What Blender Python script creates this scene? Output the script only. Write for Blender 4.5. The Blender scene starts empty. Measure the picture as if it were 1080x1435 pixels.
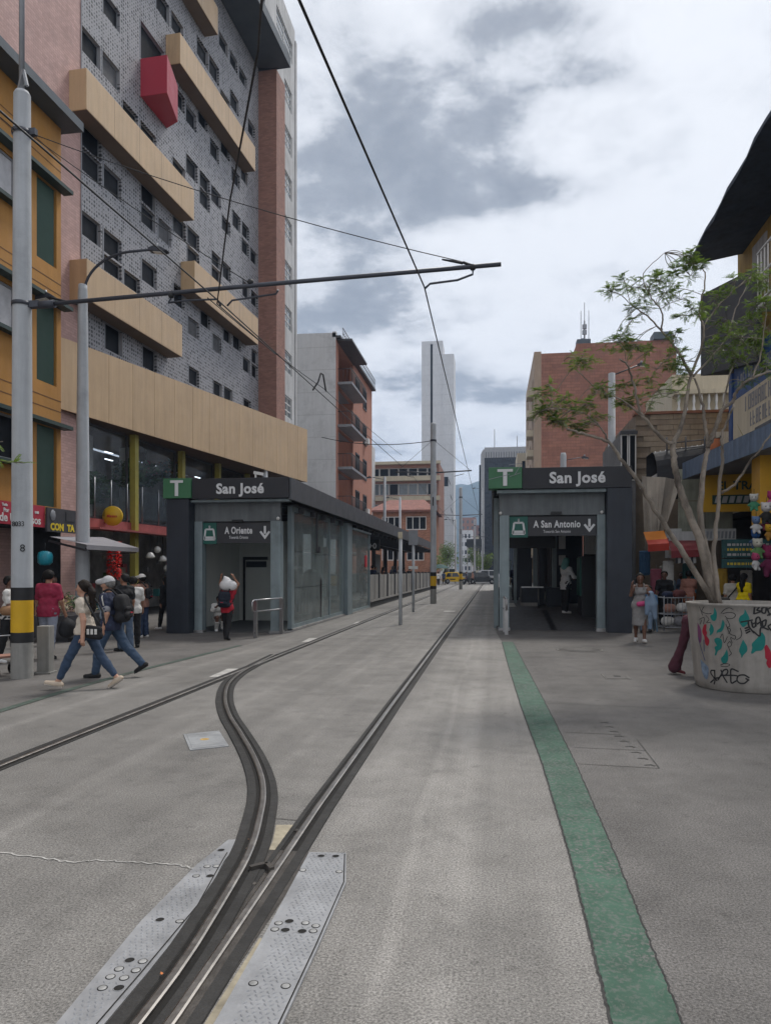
import bpy, bmesh, math, random
import numpy as np
from mathutils import Vector, Matrix, Euler
R = math.radians
random.seed(7)
SC = bpy.context.scene
COL = SC.collection

# ---------------------------------------------------------------- camera
cam = bpy.data.cameras.new('camera')
cam.lens = 34.0; cam.sensor_width = 36.0; cam.sensor_fit = 'HORIZONTAL'
cam.shift_y = 0.0764
cam.clip_start = 0.05; cam.clip_end = 9000
camo = bpy.data.objects.new('camera', cam); COL.objects.link(camo)
camo.location = (0, 0, 1.68); camo.rotation_euler = (R(90), 0, math.atan(150 / 1020))
SC.camera = camo

# ---------------------------------------------------------------- sky: broken overcast
SUN_EL, SUN_AZ = R(58), R(28)          # azimuth measured clockwise from +Y (towards +X)
W = bpy.data.worlds.new('World'); SC.world = W; W.use_nodes = True
nt = W.node_tree; nt.nodes.clear()
def WN(t, **k):
    n = nt.nodes.new(t)
    for a, b in k.items(): setattr(n, a, b)
    return n
def WM(op, a, b=None, c=None):
    n = WN('ShaderNodeMath', operation=op)
    for i, v in enumerate((a, b, c)):
        if v is None: continue
        if isinstance(v, (int, float)): n.inputs[i].default_value = v
        else: nt.links.new(v, n.inputs[i])
    return n.outputs[0]
tc = WN('ShaderNodeTexCoord'); sep = WN('ShaderNodeSeparateXYZ')
nt.links.new(tc.outputs['Generated'], sep.inputs[0])
zc = WM('ADD', WM('MAXIMUM', sep.outputs[2], 0.0), 0.16)
comb = WN('ShaderNodeCombineXYZ')
nt.links.new(WM('DIVIDE', sep.outputs[0], zc), comb.inputs[0])
nt.links.new(WM('DIVIDE', sep.outputs[1], zc), comb.inputs[1])
def wnoise(scale, detail, rough, dist=0.0, off=(0, 0, 0), sc=(1, 1, 1)):
    mp = WN('ShaderNodeMapping'); mp.inputs['Location'].default_value = off; mp.inputs['Scale'].default_value = sc
    nt.links.new(comb.outputs[0], mp.inputs[0])
    n = WN('ShaderNodeTexNoise'); n.inputs['Scale'].default_value = scale
    n.inputs['Detail'].default_value = detail; n.inputs['Roughness'].default_value = rough
    n.inputs['Distortion'].default_value = dist
    nt.links.new(mp.outputs[0], n.inputs['Vector']); return n.outputs['Fac']
def wramp(v, a, b):
    n = WN('ShaderNodeMapRange', interpolation_type='SMOOTHSTEP')
    nt.links.new(v, n.inputs[0]); n.inputs[1].default_value = a; n.inputs[2].default_value = b
    return n.outputs[0]
def blob(cx, cy, rx, ry):              # one big cloud bank at a place on the cloud layer
    x, y = WM('DIVIDE', WM('SUBTRACT', sx, cx), rx), WM('DIVIDE', WM('SUBTRACT', sy, cy), ry)
    return WM('EXPONENT', WM('MULTIPLY', WM('ADD', WM('MULTIPLY', x, x), WM('MULTIPLY', y, y)), -1.0))
s2 = WN('ShaderNodeSeparateXYZ'); nt.links.new(comb.outputs[0], s2.inputs[0]); sx, sy = s2.outputs[0], s2.outputs[1]
SKY_BANKS = [(-.31, 1.34, .14, .27), (-.26, 1.66, .13, .20), (-.16, 1.17, .10, .11), (-.01, 1.21, .12, .13), (.06, 1.06, .12, .09), (.15, 1.17, .09, .04), (-.14, 1.42, .14, .12), (.02, 1.45, .19, .075), (-.40, 1.88, .25, .13), (-.27, 2.33, .26, .16), (0, 2.46, .22, .14), (-.9, 1.5, .4, .6), (-.7, 2.9, .5, .3), (.5, 3.0, .4, .25), (1.2, 1.4, .5, .3), (.9, -.6, .7, .5), (-1.1, -.9, .6, .6), (0, -2.2, .9, .5)]
bank = None
for b in SKY_BANKS:
    v = blob(*b); bank = v if bank is None else WM('ADD', bank, v)
n1 = wnoise(2.6, 11, .60, .15, (3.1, 1.7, 0))
n2 = wnoise(6.0, 10, .62, .15, (0.4, 7.2, 0), (1, .9, 1))
dens = WM('ADD', WM('ADD', WM('MULTIPLY', n1, .50), WM('MULTIPLY', n2, .52)), WM('MULTIPLY', WM('MINIMUM', bank, 1.15), .205))
grey = wramp(dens, .505, .86)
ramp = WN('ShaderNodeValToRGB'); nt.links.new(grey, ramp.inputs[0])
e = ramp.color_ramp.elements
e[0].position = 0; e[0].color = (.545, .553, .572, 1)
e[1].position = 1; e[1].color = (.165, .178, .20, 1)
m = ramp.color_ramp.elements.new(.35); m.color = (.425, .436, .458, 1)
m = ramp.color_ramp.elements.new(.7); m.color = (.222, .235, .258, 1)
sky = WN('ShaderNodeTexSky', sky_type='NISHITA'); sky.sun_disc = False
sky.sun_elevation = SUN_EL; sky.sun_rotation = SUN_AZ; sky.air_density = 1.0; sky.dust_density = 2.0
bgs = WN('ShaderNodeBackground'); bgs.inputs[1].default_value = .06; nt.links.new(sky.outputs[0], bgs.inputs[0])
bgc = WN('ShaderNodeBackground'); bgc.inputs[1].default_value = 1.0; nt.links.new(ramp.outputs[0], bgc.inputs[0])
mx = WN('ShaderNodeMixShader'); mx.inputs[0].default_value = .95
nt.links.new(bgs.outputs[0], mx.inputs[1]); nt.links.new(bgc.outputs[0], mx.inputs[2])
wo = WN('ShaderNodeOutputWorld'); nt.links.new(mx.outputs[0], wo.inputs[0])

sl = bpy.data.lights.new('sun', 'SUN'); sl.energy = 1.5; sl.angle = R(14); sl.color = (1, .955, .89)
so = bpy.data.objects.new('sun', sl); COL.objects.link(so)
sd = Vector((math.sin(SUN_AZ) * math.cos(SUN_EL), math.cos(SUN_AZ) * math.cos(SUN_EL), math.sin(SUN_EL)))
so.rotation_euler = sd.to_track_quat('Z', 'Y').to_euler(); so.location = (0, 0, 60)

SC.view_settings.view_transform = 'Standard'; SC.view_settings.look = 'None'
SC.view_settings.exposure = 0.90; SC.view_settings.gamma = 1.0; SC.view_settings.use_curve_mapping = False
SC.cycles.max_bounces = 8; SC.cycles.diffuse_bounces = 4; SC.cycles.transparent_max_bounces = 12
SC.cycles.volume_bounces = 0
# ---------------------------------------------------------------- materials
MATS = {}
def mat(name, col, rough=.75, metal=0.0, amt=.18, scale=3.0, bump=0.0, bscale=None, streak=0.0, spec=.4, dirt=0.0, speck=0.0, emit=0.0, alpha=1.0, trans=0.0, extra=None):
    """one procedural material: base colour varied by two noises, rain streaks, fine speckle, a little relief"""
    if name in MATS: return MATS[name]
    m = bpy.data.materials.new(name); m.use_nodes = True; t = m.node_tree; N = t.nodes; L = t.links
    b = N['Principled BSDF']; b.inputs['Roughness'].default_value = rough; b.inputs['Metallic'].default_value = metal
    b.inputs['Specular IOR Level'].default_value = spec
    g = N.new('ShaderNodeNewGeometry'); pos = g.outputs['Position']
    def noise(s, d=5, r=.6, sc=None):
        n = N.new('ShaderNodeTexNoise'); n.inputs['Scale'].default_value = s; n.inputs['Detail'].default_value = d; n.inputs['Roughness'].default_value = r
        if sc:
            mp = N.new('ShaderNodeMapping'); mp.inputs['Scale'].default_value = sc; L.new(pos, mp.inputs[0]); L.new(mp.outputs[0], n.inputs['Vector'])
        else: L.new(pos, n.inputs['Vector'])
        return n.outputs['Fac']
    def mr(v, a, b_, c, d):
        n = N.new('ShaderNodeMapRange'); L.new(v, n.inputs[0])
        for i, q in enumerate((a, b_, c, d)): n.inputs[i + 1].default_value = q
        return n.outputs[0]
    def mul(a, b_):
        n = N.new('ShaderNodeMath'); n.operation = 'MULTIPLY'; L.new(a, n.inputs[0])
        if isinstance(b_, float): n.inputs[1].default_value = b_
        else: L.new(b_, n.inputs[1])
        return n.outputs[0]
    f = mr(noise(scale), .25, .75, 1 - amt, 1 + amt)
    f = mul(f, mr(noise(scale * .17, 3), .3, .7, 1 - amt * .7, 1 + amt * .7))
    if streak: f = mul(f, mr(noise(1.0, 4, .7, (5, 5, .35)), .35, .68, 1 - streak, 1 + streak * .3))
    if speck: f = mul(f, mr(noise(110, 2, .5), .3, .7, 1 - speck, 1 + speck))
    if dirt: f = mul(f, mr(noise(.9, 7, .7), .5, .7, 1.0, 1 - dirt))
    hs = N.new('ShaderNodeMix'); hs.data_type = 'RGBA'; hs.blend_type = 'MULTIPLY'; hs.inputs[0].default_value = 1
    hs.inputs[6].default_value = (*col, 1)
    cc = N.new('ShaderNodeCombineXYZ')
    for i in range(3): L.new(f, cc.inputs[i])
    L.new(cc.outputs[0], hs.inputs[7])
    out = hs.outputs[2]
    if extra: out = extra(m, t, out, pos, noise, mr, mul) or out
    L.new(out, b.inputs['Base Color'])
    L.new(mr(noise(scale * 2.3), .3, .7, max(.02, rough - .08), min(1, rough + .08)), b.inputs['Roughness'])
    if bump:
        bp = N.new('ShaderNodeBump'); bp.inputs['Strength'].default_value = bump; bp.inputs['Distance'].default_value = .02
        L.new(noise(bscale or scale * 6, 6), bp.inputs['Height']); L.new(bp.outputs[0], b.inputs['Normal'])
    if emit:
        b.inputs['Emission Color'].default_value = (*col, 1); b.inputs['Emission Strength'].default_value = emit
    if trans:
        b.inputs['Transmission Weight'].default_value = trans; b.inputs['IOR'].default_value = 1.02
    if alpha < 1: b.inputs['Alpha'].default_value = alpha
    MATS[name] = m; return m

def brick_extra(bw, bh, mortar, jc, axis='XZ', var=.25, msize=.03):
    """fine brickwork or small tile on walls too far off to tell the bricks apart"""
    def ex(m, t, out, pos, noise, mr, mul):
        N, L = t.nodes, t.links
        s = N.new('ShaderNodeSeparateXYZ'); L.new(pos, s.inputs[0])
        c = N.new('ShaderNodeCombineXYZ'); ad = N.new('ShaderNodeMath'); ad.operation = 'ADD'
        L.new(s.outputs[0], ad.inputs[0]); L.new(s.outputs[1], ad.inputs[1]); L.new(ad.outputs[0], c.inputs[0]); L.new(s.outputs[2], c.inputs[1])
        b = N.new('ShaderNodeTexBrick'); L.new(c.outputs[0], b.inputs['Vector']); b.inputs['Scale'].default_value = 1
        b.inputs['Brick Width'].default_value = bw; b.inputs['Row Height'].default_value = bh; b.inputs['Mortar Size'].default_value = mortar
        b.inputs['Mortar Smooth'].default_value = .3; b.inputs['Color1'].default_value = (1 - var, 1 - var, 1 - var, 1); b.inputs['Color2'].default_value = (1 + var, 1 + var, 1 + var, 1)
        b.inputs['Mortar'].default_value = (*jc, 1)
        x = N.new('ShaderNodeMix'); x.data_type = 'RGBA'; x.blend_type = 'MULTIPLY'; x.inputs[0].default_value = 1
        L.new(out, x.inputs[6]); L.new(b.outputs[0], x.inputs[7])
        bp = N.new('ShaderNodeBump'); bp.inputs['Strength'].default_value = .5; bp.inputs['Distance'].default_value = .008; bp.invert = True
        L.new(b.outputs['Fac'], bp.inputs['Height']); L.new(bp.outputs[0], N['Principled BSDF'].inputs['Normal'])
        return x.outputs[2]
    return ex

def glassmat(name, tint, mixfac, rough=.03, dust=.25, spec=.5):
    """thin pane: partly see-through, partly reflecting"""
    if name in MATS: return MATS[name]
    m = bpy.data.materials.new(name); m.use_nodes = True; t = m.node_tree; N, L = t.nodes, t.links
    N.clear(); o = N.new('ShaderNodeOutputMaterial'); mix = N.new('ShaderNodeMixShader'); tr = N.new('ShaderNodeBsdfTransparent')
    p = N.new('ShaderNodeBsdfPrincipled'); tr.inputs[0].default_value = (*tint, 1)
    p.inputs['Base Color'].default_value = (tint[0] * dust * .6, tint[1] * dust * .6, tint[2] * dust * .6, 1); p.inputs['Roughness'].default_value = rough; p.inputs['Specular IOR Level'].default_value = spec
    g = N.new('ShaderNodeNewGeometry'); n = N.new('ShaderNodeTexNoise'); n.inputs['Scale'].default_value = 2.2; n.inputs['Detail'].default_value = 6
    L.new(g.outputs['Position'], n.inputs['Vector'])
    r = N.new('ShaderNodeMapRange'); L.new(n.outputs[0], r.inputs[0]); r.inputs[1].default_value = .3; r.inputs[2].default_value = .7
    r.inputs[3].default_value = mixfac - .06; r.inputs[4].default_value = mixfac + .06
    L.new(r.outputs[0], mix.inputs[0]); L.new(tr.outputs[0], mix.inputs[1]); L.new(p.outputs[0], mix.inputs[2]); L.new(mix.outputs[0], o.inputs[0])
    MATS[name] = m; return m

# ---------------------------------------------------------------- geometry
class MB:
    def __init__(s): s.v = []; s.f = []; s.m = []; s.sm = []
    def add(s, vs, fs, mi=0, smooth=False):
        o = len(s.v); s.v += [tuple(q) for q in vs]
        for f in fs: s.f.append(tuple(i + o for i in f)); s.m.append(mi); s.sm.append(smooth)
        return s
    def box(s, x0, x1, y0, y1, z0, z1, mi=0):
        v = [(x0, y0, z0), (x1, y0, z0), (x1, y1, z0), (x0, y1, z0), (x0, y0, z1), (x1, y0, z1), (x1, y1, z1), (x0, y1, z1)]
        return s.add(v, [(0, 3, 2, 1), (4, 5, 6, 7), (0, 1, 5, 4), (1, 2, 6, 5), (2, 3, 7, 6), (3, 0, 4, 7)], mi)
    def bar(s, a, b, w, h, mi=0, up=(0, 0, 1)):
        a, b = Vector(a), Vector(b); d = (b - a).normalized(); u = Vector(up)
        if abs(d.dot(u)) > .98: u = Vector((0, 1, 0))
        r = d.cross(u).normalized() * w / 2; u = r.cross(d).normalized() * h / 2
        v = [p + i * r + j * u for p in (a, b) for i, j in ((-1, -1), (1, -1), (1, 1), (-1, 1))]
        return s.add(v, [(0, 1, 2, 3), (7, 6, 5, 4), (0, 4, 5, 1), (1, 5, 6, 2), (2, 6, 7, 3), (3, 7, 4, 0)], mi)
    def quad(s, *p, mi=0): return s.add(p, [tuple(range(len(p)))], mi)
    def prism(s, pts, y0, y1, mi=0, ax='Y'):
        n = len(pts)
        def P(a, b, d): return {'Y': (a, d, b), 'Z': (a, b, d), 'X': (d, a, b)}[ax]
        v = [P(a, b, y0) for a, b in pts] + [P(a, b, y1) for a, b in pts]
        f = [tuple(range(n)), tuple(range(2 * n - 1, n - 1, -1))] + [(i, n + i, n + (i + 1) % n, (i + 1) % n) for i in range(n)]
        return s.add(v, f, mi)
    def tube(s, pts, rad, n=8, mi=0, caps=True, smooth=True):
        pts = [Vector(p) for p in pts]; k = len(pts)
        if isinstance(rad, (int, float)): rad = [rad] * k
        d0 = (pts[1] - pts[0]).normalized(); u = d0.orthogonal().normalized(); vs = []
        for i, p in enumerate(pts):
            d = (pts[min(i + 1, k - 1)] - pts[max(i - 1, 0)]).normalized()
            u = (u - d * u.dot(d)); u = u.normalized() if u.length > 1e-6 else d.orthogonal().normalized(); w = d.cross(u)
            for j in range(n):
                a = 2 * math.pi * j / n; vs.append(p + (u * math.cos(a) + w * math.sin(a)) * rad[i])
        fs = [(i * n + j, i * n + (j + 1) % n, (i + 1) * n + (j + 1) % n, (i + 1) * n + j) for i in range(k - 1) for j in range(n)]
        s.add(vs, fs, mi, smooth)
        if caps:
            o = len(s.v) - n * k
            s.f.append(tuple(o + j for j in range(n - 1, -1, -1))); s.m.append(mi); s.sm.append(False)
            s.f.append(tuple(o + (k - 1) * n + j for j in range(n))); s.m.append(mi); s.sm.append(False)
        return s
    def lathe(s, prof, n=24, c=(0, 0, 0), mi=0, smooth=True, a0=0, a1=2 * math.pi):
        k = len(prof); vs = []
        for r, z in prof:
            for j in range(n):
                a = a0 + (a1 - a0) * j / n; vs.append((c[0] + r * math.cos(a), c[1] + r * math.sin(a), c[2] + z))
        return s.add(vs, [(i * n + j, i * n + (j + 1) % n, (i + 1) * n + (j + 1) % n, (i + 1) * n + j) for i in range(k - 1) for j in range(n)], mi, smooth)
    def ball(s, c, r, n=10, mi=0, sc=(1, 1, 1)):
        k = max(4, n // 2); vs = []
        for i in range(k + 1):
            t = math.pi * i / k
            for j in range(n):
                a = 2 * math.pi * j / n
                vs.append((c[0] + r * sc[0] * math.sin(t) * math.cos(a), c[1] + r * sc[1] * math.sin(t) * math.sin(a), c[2] - r * sc[2] * math.cos(t)))
        return s.add(vs, [(i * n + j, i * n + (j + 1) % n, (i + 1) * n + (j + 1) % n, (i + 1) * n + j) for i in range(k) for j in range(n)], mi, True)
    def wall(s, u0, u1, z0, z1, ops, depth=.2, y=0.0, mi=0, rmi=None):
        """front face in the plane y with real openings and reveals going in to y + depth"""
        us = sorted({u0, u1, *[o[0] for o in ops], *[o[1] for o in ops]}); zs = sorted({z0, z1, *[o[2] for o in ops], *[o[3] for o in ops]})
        us = [u for u in us if u0 <= u <= u1]; zs = [z for z in zs if z0 <= z <= z1]
        for i in range(len(us) - 1):
            for j in range(len(zs) - 1):
                a, b = (us[i] + us[i + 1]) / 2, (zs[j] + zs[j + 1]) / 2
                if any(o[0] < a < o[1] and o[2] < b < o[3] for o in ops): continue
                s.quad((us[i], y, zs[j]), (us[i + 1], y, zs[j]), (us[i + 1], y, zs[j + 1]), (us[i], y, zs[j + 1]), mi=mi)
        r = mi if rmi is None else rmi
        for a, b, c, d in ops:
            e = y + depth
            s.quad((a, y, c), (a, e, c), (b, e, c), (b, y, c), mi=r); s.quad((a, y, d), (b, y, d), (b, e, d), (a, e, d), mi=r)
            s.quad((a, y, c), (a, y, d), (a, e, d), (a, e, c), mi=r); s.quad((b, y, c), (b, e, c), (b, e, d), (b, y, d), mi=r)
        return s
    def frame(s, a, b, c, d, w, y0, y1, mi=0, nu=0, nz=0):
        s.box(a, a + w, y0, y1, c, d, mi); s.box(b - w, b, y0, y1, c, d, mi); s.box(a + w, b - w, y0, y1, c, c + w, mi); s.box(a + w, b - w, y0, y1, d - w, d, mi)
        for i in range(nu):
            u = a + (b - a) * (i + 1) / (nu + 1); s.box(u - w / 2, u + w / 2, y0 + .004, y1 - .004, c + w, d - w, mi)
        for i in range(nz):
            z = c + (d - c) * (i + 1) / (nz + 1); s.box(a + w, b - w, y0 + .008, y1 - .008, z - w / 2, z + w / 2, mi)
        return s
    def mesh(s, name, mats):
        me = bpy.data.meshes.new(name); me.from_pydata(s.v, [], s.f)
        for q in (mats if isinstance(mats, (list, tuple)) else [mats]): me.materials.append(q)
        me.polygons.foreach_set('material_index', s.m); me.polygons.foreach_set('use_smooth', s.sm); me.update(); return me
    def build(s, name, mats, parent=None, bevel=0, fix=True, **k):
        me = s.mesh(name, mats)
        if fix:
            bm = bmesh.new(); bm.from_mesh(me); bmesh.ops.recalc_face_normals(bm, faces=bm.faces); bm.to_mesh(me); bm.free()
        o = link(name, me, parent, **k)
        if bevel:
            b = o.modifiers.new('bevel', 'BEVEL'); b.width = bevel; b.segments = 2; b.limit_method = 'ANGLE'; b.angle_limit = R(40)
        return o

def link(name, data, parent=None, loc=(0, 0, 0), rz=0, label=None, kind=None):
    o = bpy.data.objects.new(name, data); COL.objects.link(o); o.location = loc; o.rotation_euler = (0, 0, rz)
    if parent: o.parent = parent
    if label: o['label'] = label
    if kind: o['kind'] = kind
    return o
def tag(o, label, cat, group=None):
    o['label'] = label; o['category'] = cat
    if group: o['group'] = group
    return o
def thing(name, label, cat, loc=(0, 0, 0), rz=0, group=None):
    return tag(link(name, None, None, loc, rz), label, cat, group)
def struct(name, mb, m, **k): return mb.build(name, m, None, kind='structure', **k)
def copy_tree(o, parent=None):
    c = o.copy(); COL.objects.link(c)
    if parent: c.parent = parent
    for ch in o.children: copy_tree(ch, c)
    return c
def text_mesh(txt, size, m, depth=.004, bold=.0, align='CENTER', name='lettering', space=1.0):
    cu = bpy.data.curves.new('t', 'FONT'); cu.body = txt; cu.size = size; cu.extrude = depth; cu.offset = bold; cu.align_x = align; cu.space_character = space
    cu.resolution_u = 3
    ob = bpy.data.objects.new('t', cu); me = bpy.data.meshes.new_from_object(ob); me.name = name
    bpy.data.objects.remove(ob); bpy.data.curves.remove(cu)
    me.materials.clear(); me.materials.append(m); return me
def lettering(txt, size, m, parent, loc, rot=(R(90), 0, 0), name='lettering', **k):
    o = link(name, text_mesh(txt, size, m, name=name, **k), parent, loc); o.rotation_euler = rot; return o
# ================================================================ THE GROUND
def street_extra(dark, streaks, tyre=0.0):
    def ex(m, t, out, pos, noise, mr, mul):
        N, L = t.nodes, t.links
        f = mr(noise(1.0, 5, .6, (2.6, .045, 1)), .32, .7, 1 - streaks, 1 + streaks)      # wheel-polished lanes along the track
        f = mul(f, mr(noise(.55, 8, .65), .3, .72, 1 + dark, 1 - dark))                     # big stains
        f = mul(f, mr(noise(85, 3, .6), .33, .67, .48, 1.52))                              # aggregate
        f = mul(f, mr(noise(240, 2, .5), .3, .7, .6, 1.4))
        f = mul(f, mr(noise(5, 6, .7), .60, .72, 1.0, .62)); f = mul(f, mr(noise(14, 5, .7), .62, .72, 1.0, .7)); f = mul(f, mr(noise(1.7, 8, .75), .36, .5, .82, 1.0))                                # spots
        vo = N.new('ShaderNodeTexVoronoi'); vo.inputs['Scale'].default_value = 3.1; L.new(pos, vo.inputs['Vector'])     # trodden gum and drips
        sc_ = N.new('ShaderNodeSeparateColor'); L.new(vo.outputs['Color'], sc_.inputs[0])
        g1 = N.new('ShaderNodeMath'); g1.operation = 'LESS_THAN'; L.new(vo.outputs['Distance'], g1.inputs[0]); L.new(mr(sc_.outputs[0], .55, 1.0, 0.0, .085), g1.inputs[1])
        f = mul(f, mr(mul(g1.outputs[0], mr(sc_.outputs[1], 0, 1, .3, 1)), 0, 1, 1.0, .62))
        if tyre:
            s = N.new('ShaderNodeSeparateXYZ'); L.new(pos, s.inputs[0])
            def M(op, a, b=None):
                n = N.new('ShaderNodeMath'); n.operation = op
                for i, v in enumerate((a, b)):
                    if v is None: continue
                    if isinstance(v, (int, float)): n.inputs[i].default_value = v
                    else: L.new(v, n.inputs[i])
                return n.outputs[0]
            wob = M('ADD', s.outputs[0], mr(noise(.35, 2), .3, .7, -.06, .06)); tot = None
            for cx, wd in ((-.22, .14), (-2.20, .13), (-3.15, .13), (-5.15, .14), (-.48, .05)):     # strips polished by the trams' rubber tyres
                d = mr(M('ABSOLUTE', M('SUBTRACT', wob, cx)), wd, wd * .35, 0.0, 1.0); tot = d if tot is None else M('MAXIMUM', tot, d)
            f = mul(f, M('ADD', M('MULTIPLY', mul(tot, mr(noise(1.0, 6, .7, (7, .5, 1)), .3, .7, .2, 1.3)), tyre), 1.0))
            f = mul(f, mr(M('ADD', s.outputs[0], mr(noise(.8, 5, .65), .3, .7, -.7, .7)), -2.0, -.6, .80, 1.0))   # the slab is darker toward the far track, with a noisy edge
        x = N.new('ShaderNodeMix'); x.data_type = 'RGBA'; x.blend_type = 'MULTIPLY'; x.inputs[0].default_value = 1
        c = N.new('ShaderNodeCombineXYZ')
        for i in range(3): L.new(f, c.inputs[i])
        L.new(out, x.inputs[6]); L.new(c.outputs[0], x.inputs[7])
        bp = N.new('ShaderNodeBump'); bp.inputs['Strength'].default_value = .35; bp.inputs['Distance'].default_value = .004
        L.new(noise(90, 4, .6), bp.inputs['Height']); L.new(bp.outputs[0], N['Principled BSDF'].inputs['Normal'])
        return x.outputs[2]
    return ex
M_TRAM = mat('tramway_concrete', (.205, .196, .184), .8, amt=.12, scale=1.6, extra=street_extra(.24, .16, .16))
M_PAVE = mat('pavement_asphalt', (.118, .112, .107), .85, amt=.12, scale=1.3, extra=street_extra(.26, .08))
M_ROAD = mat('cross_street_asphalt', (.16, .16, .16), .85, amt=.2, scale=.6, speck=.2)
def green_extra(m, t, out, pos, noise, mr, mul):
    N, L = t.nodes, t.links
    x = N.new('ShaderNodeMix'); x.data_type = 'RGBA'; x.inputs[7].default_value = (.15, .145, .14, 1)
    w = mul(mr(noise(42, 6, .75), .49, .59, 0.0, 1.0), mr(noise(1.3, 4, .6), .35, .65, .35, 1.0))
    L.new(w, x.inputs[0]); L.new(out, x.inputs[6])
    bp = N.new('ShaderNodeBump'); bp.inputs['Strength'].default_value = .5; bp.inputs['Distance'].default_value = .006
    L.new(noise(55, 5, .7), bp.inputs['Height']); L.new(bp.outputs[0], N['Principled BSDF'].inputs['Normal'])
    return x.outputs[2]
M_GREEN = mat('worn_green_paint', (.042, .098, .068), .8, amt=.35, scale=4, extra=green_extra)
M_DARKLINE = mat('joint_filler', (.045, .044, .043), .9, amt=.3, scale=12)
M_PALE = mat('pale_paint_remains', (.40, .39, .37), .8, amt=.35, scale=20); M_RING = mat('worn_concrete_ring', (.155, .148, .138), .85, amt=.35, scale=9, speck=.3)

g = MB(); g.quad((-1980, -50, -.03), (1980, -50, -.03), (1980, 2280, -.03), (-1980, 2280, -.03)); struct('ground', g, M_ROAD)
gl = [(-5.73, -4), (-5.75, 7.8), (-5.84, 9.5), (-5.82, 11.5), (-5.54, 15.7), (-5.45, 19), (-5.45, 92)]
gr_in = [(.44, -4), (.44, 2.8), (.455, 4.4), (.43, 6.5), (.35, 9.2), (.28, 13), (.22, 17.4)]
gr_out = [(.69, -4), (.69, 2.8), (.71, 4.4), (.71, 6.5), (.66, 9.2), (.57, 13), (.47, 17.4)]
def poly_sheet(name, pts, z, m, **k):
    me = MB(); me.quad(*[(x, y, z) for x, y in pts]); return struct(name, me, m, **k)
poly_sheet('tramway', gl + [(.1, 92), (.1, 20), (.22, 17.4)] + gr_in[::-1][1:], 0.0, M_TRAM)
poly_sheet('pavement', gl[::-1] + [(-60, -4), (-60, 92)], 0.0, M_PAVE)
poly_sheet('pavement', gr_in + [(.1, 20), (.1, 92), (60, 92), (60, -4)], 0.0, M_PAVE)

def ragged(a, b, n, jit, seed):
    rnd = random.Random(seed); out = []
    for i in range(len(a) - 1):
        for j in range(n):
            t = j / n; out.append((a[i][0] + (a[i + 1][0] - a[i][0]) * t + rnd.uniform(-jit, jit), a[i][1] + (a[i + 1][1] - a[i][1]) * t))
    out.append(a[-1]); return out
def strip_sheet(name, A, B, z, m, parent=None, **k):
    mb = MB()
    for i in range(len(A) - 1): mb.quad((*A[i], z), (*B[i], z), (*B[i + 1], z), (*A[i + 1], z))
    return mb.build(name, m, parent, **k)
A = ragged(gr_in, None, 70, .0035, 3); B = ragged(gr_out, None, 70, .0045, 4)
strip_sheet('green_line', A, B, .006, M_GREEN, kind='structure')
strip_sheet('line_edge_joint', [(x + .004, y) for x, y in B], [(x + .011, y) for x, y in B], .004, M_DARKLINE, kind='structure')
strip_sheet('line_edge_joint', [(x - .012, y) for x, y in A], [(x - .002, y) for x, y in A], .004, M_DARKLINE, kind='structure')
AL = ragged(gl[:5], None, 10, .008, 5); BL = [(x - .13, y) for x, y in AL]
strip_sheet('green_line', AL, BL, .006, mat('dirty_green_paint', (.045, .075, .058), .8, amt=.3, scale=6, dirt=.4, extra=green_extra), kind='structure')

def polyline_strip(mb, pts, w, z, mi=0):
    for i in range(len(pts) - 1):
        a, b = Vector(pts[i]), Vector(pts[i + 1]); d = (b - a)
        if d.length < 1e-5: continue
        n = Vector((-d.y, d.x)).normalized() * w / 2
        mb.quad((*(a + n), z), (*(b + n), z), (*(b - n), z), (*(a - n), z), mi=mi)
# old crack, patched joints and scars in the concrete
c = MB(); rnd = random.Random(5)
pts = [(-4.4, 4.05), (-3.6, 3.99), (-2.85, 3.94), (-2.6, 3.92), (-2.39, 3.87), (-2.25, 3.93), (-1.99, 3.93), (-1.77, 3.93), (-1.65, 3.89)]
fine = []
for i in range(len(pts) - 1):
    for j in range(9): fine.append((pts[i][0] + (pts[i + 1][0] - pts[i][0]) * j / 9 + rnd.uniform(-.005, .005), pts[i][1] + (pts[i + 1][1] - pts[i][1]) * j / 9 + rnd.uniform(-.012, .012)))
polyline_strip(c, fine, .011, .004)
c.build('pavement_crack', M_PALE, kind='structure')
j = MB()
for y, x0, x1 in ((4.75, -1.5, -1.3), (13.3, -4.0, -1.4), (19.8, -4.0, .3), (28, -4, .1), (38, -4, .1)):
    polyline_strip(j, [(x0, y), (x0 + (x1 - x0) * .4, y + .015), (x1, y)], .008, .004)
for q in ([(.76, 7.1), (1.42, 7.07)], [(.74, 6.5), (1.4, 6.45)], [(1.42, 7.5), (1.40, 6.45)], [(.72, 7.75), (1.3, 7.72)], [(.68, 9.4), (2.3, 9.3)], [(3.4, 9.0), (3.2, 4.0)]):
    polyline_strip(j, q, .010, .004)
for k in range(9):                                            # row of chipped holes left by an old fixing
    x, y = 1.22 + .012 * k * 1.2, 8.3 - .22 * k
    polyline_strip(j, [(x - .04, y), (x + .02, y + .02), (x + .045, y - .02)], .022, .004)
struct('slab_joints', j, mat('faint_joint', (.075, .072, .068), .9, amt=.3, scale=12))
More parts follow.
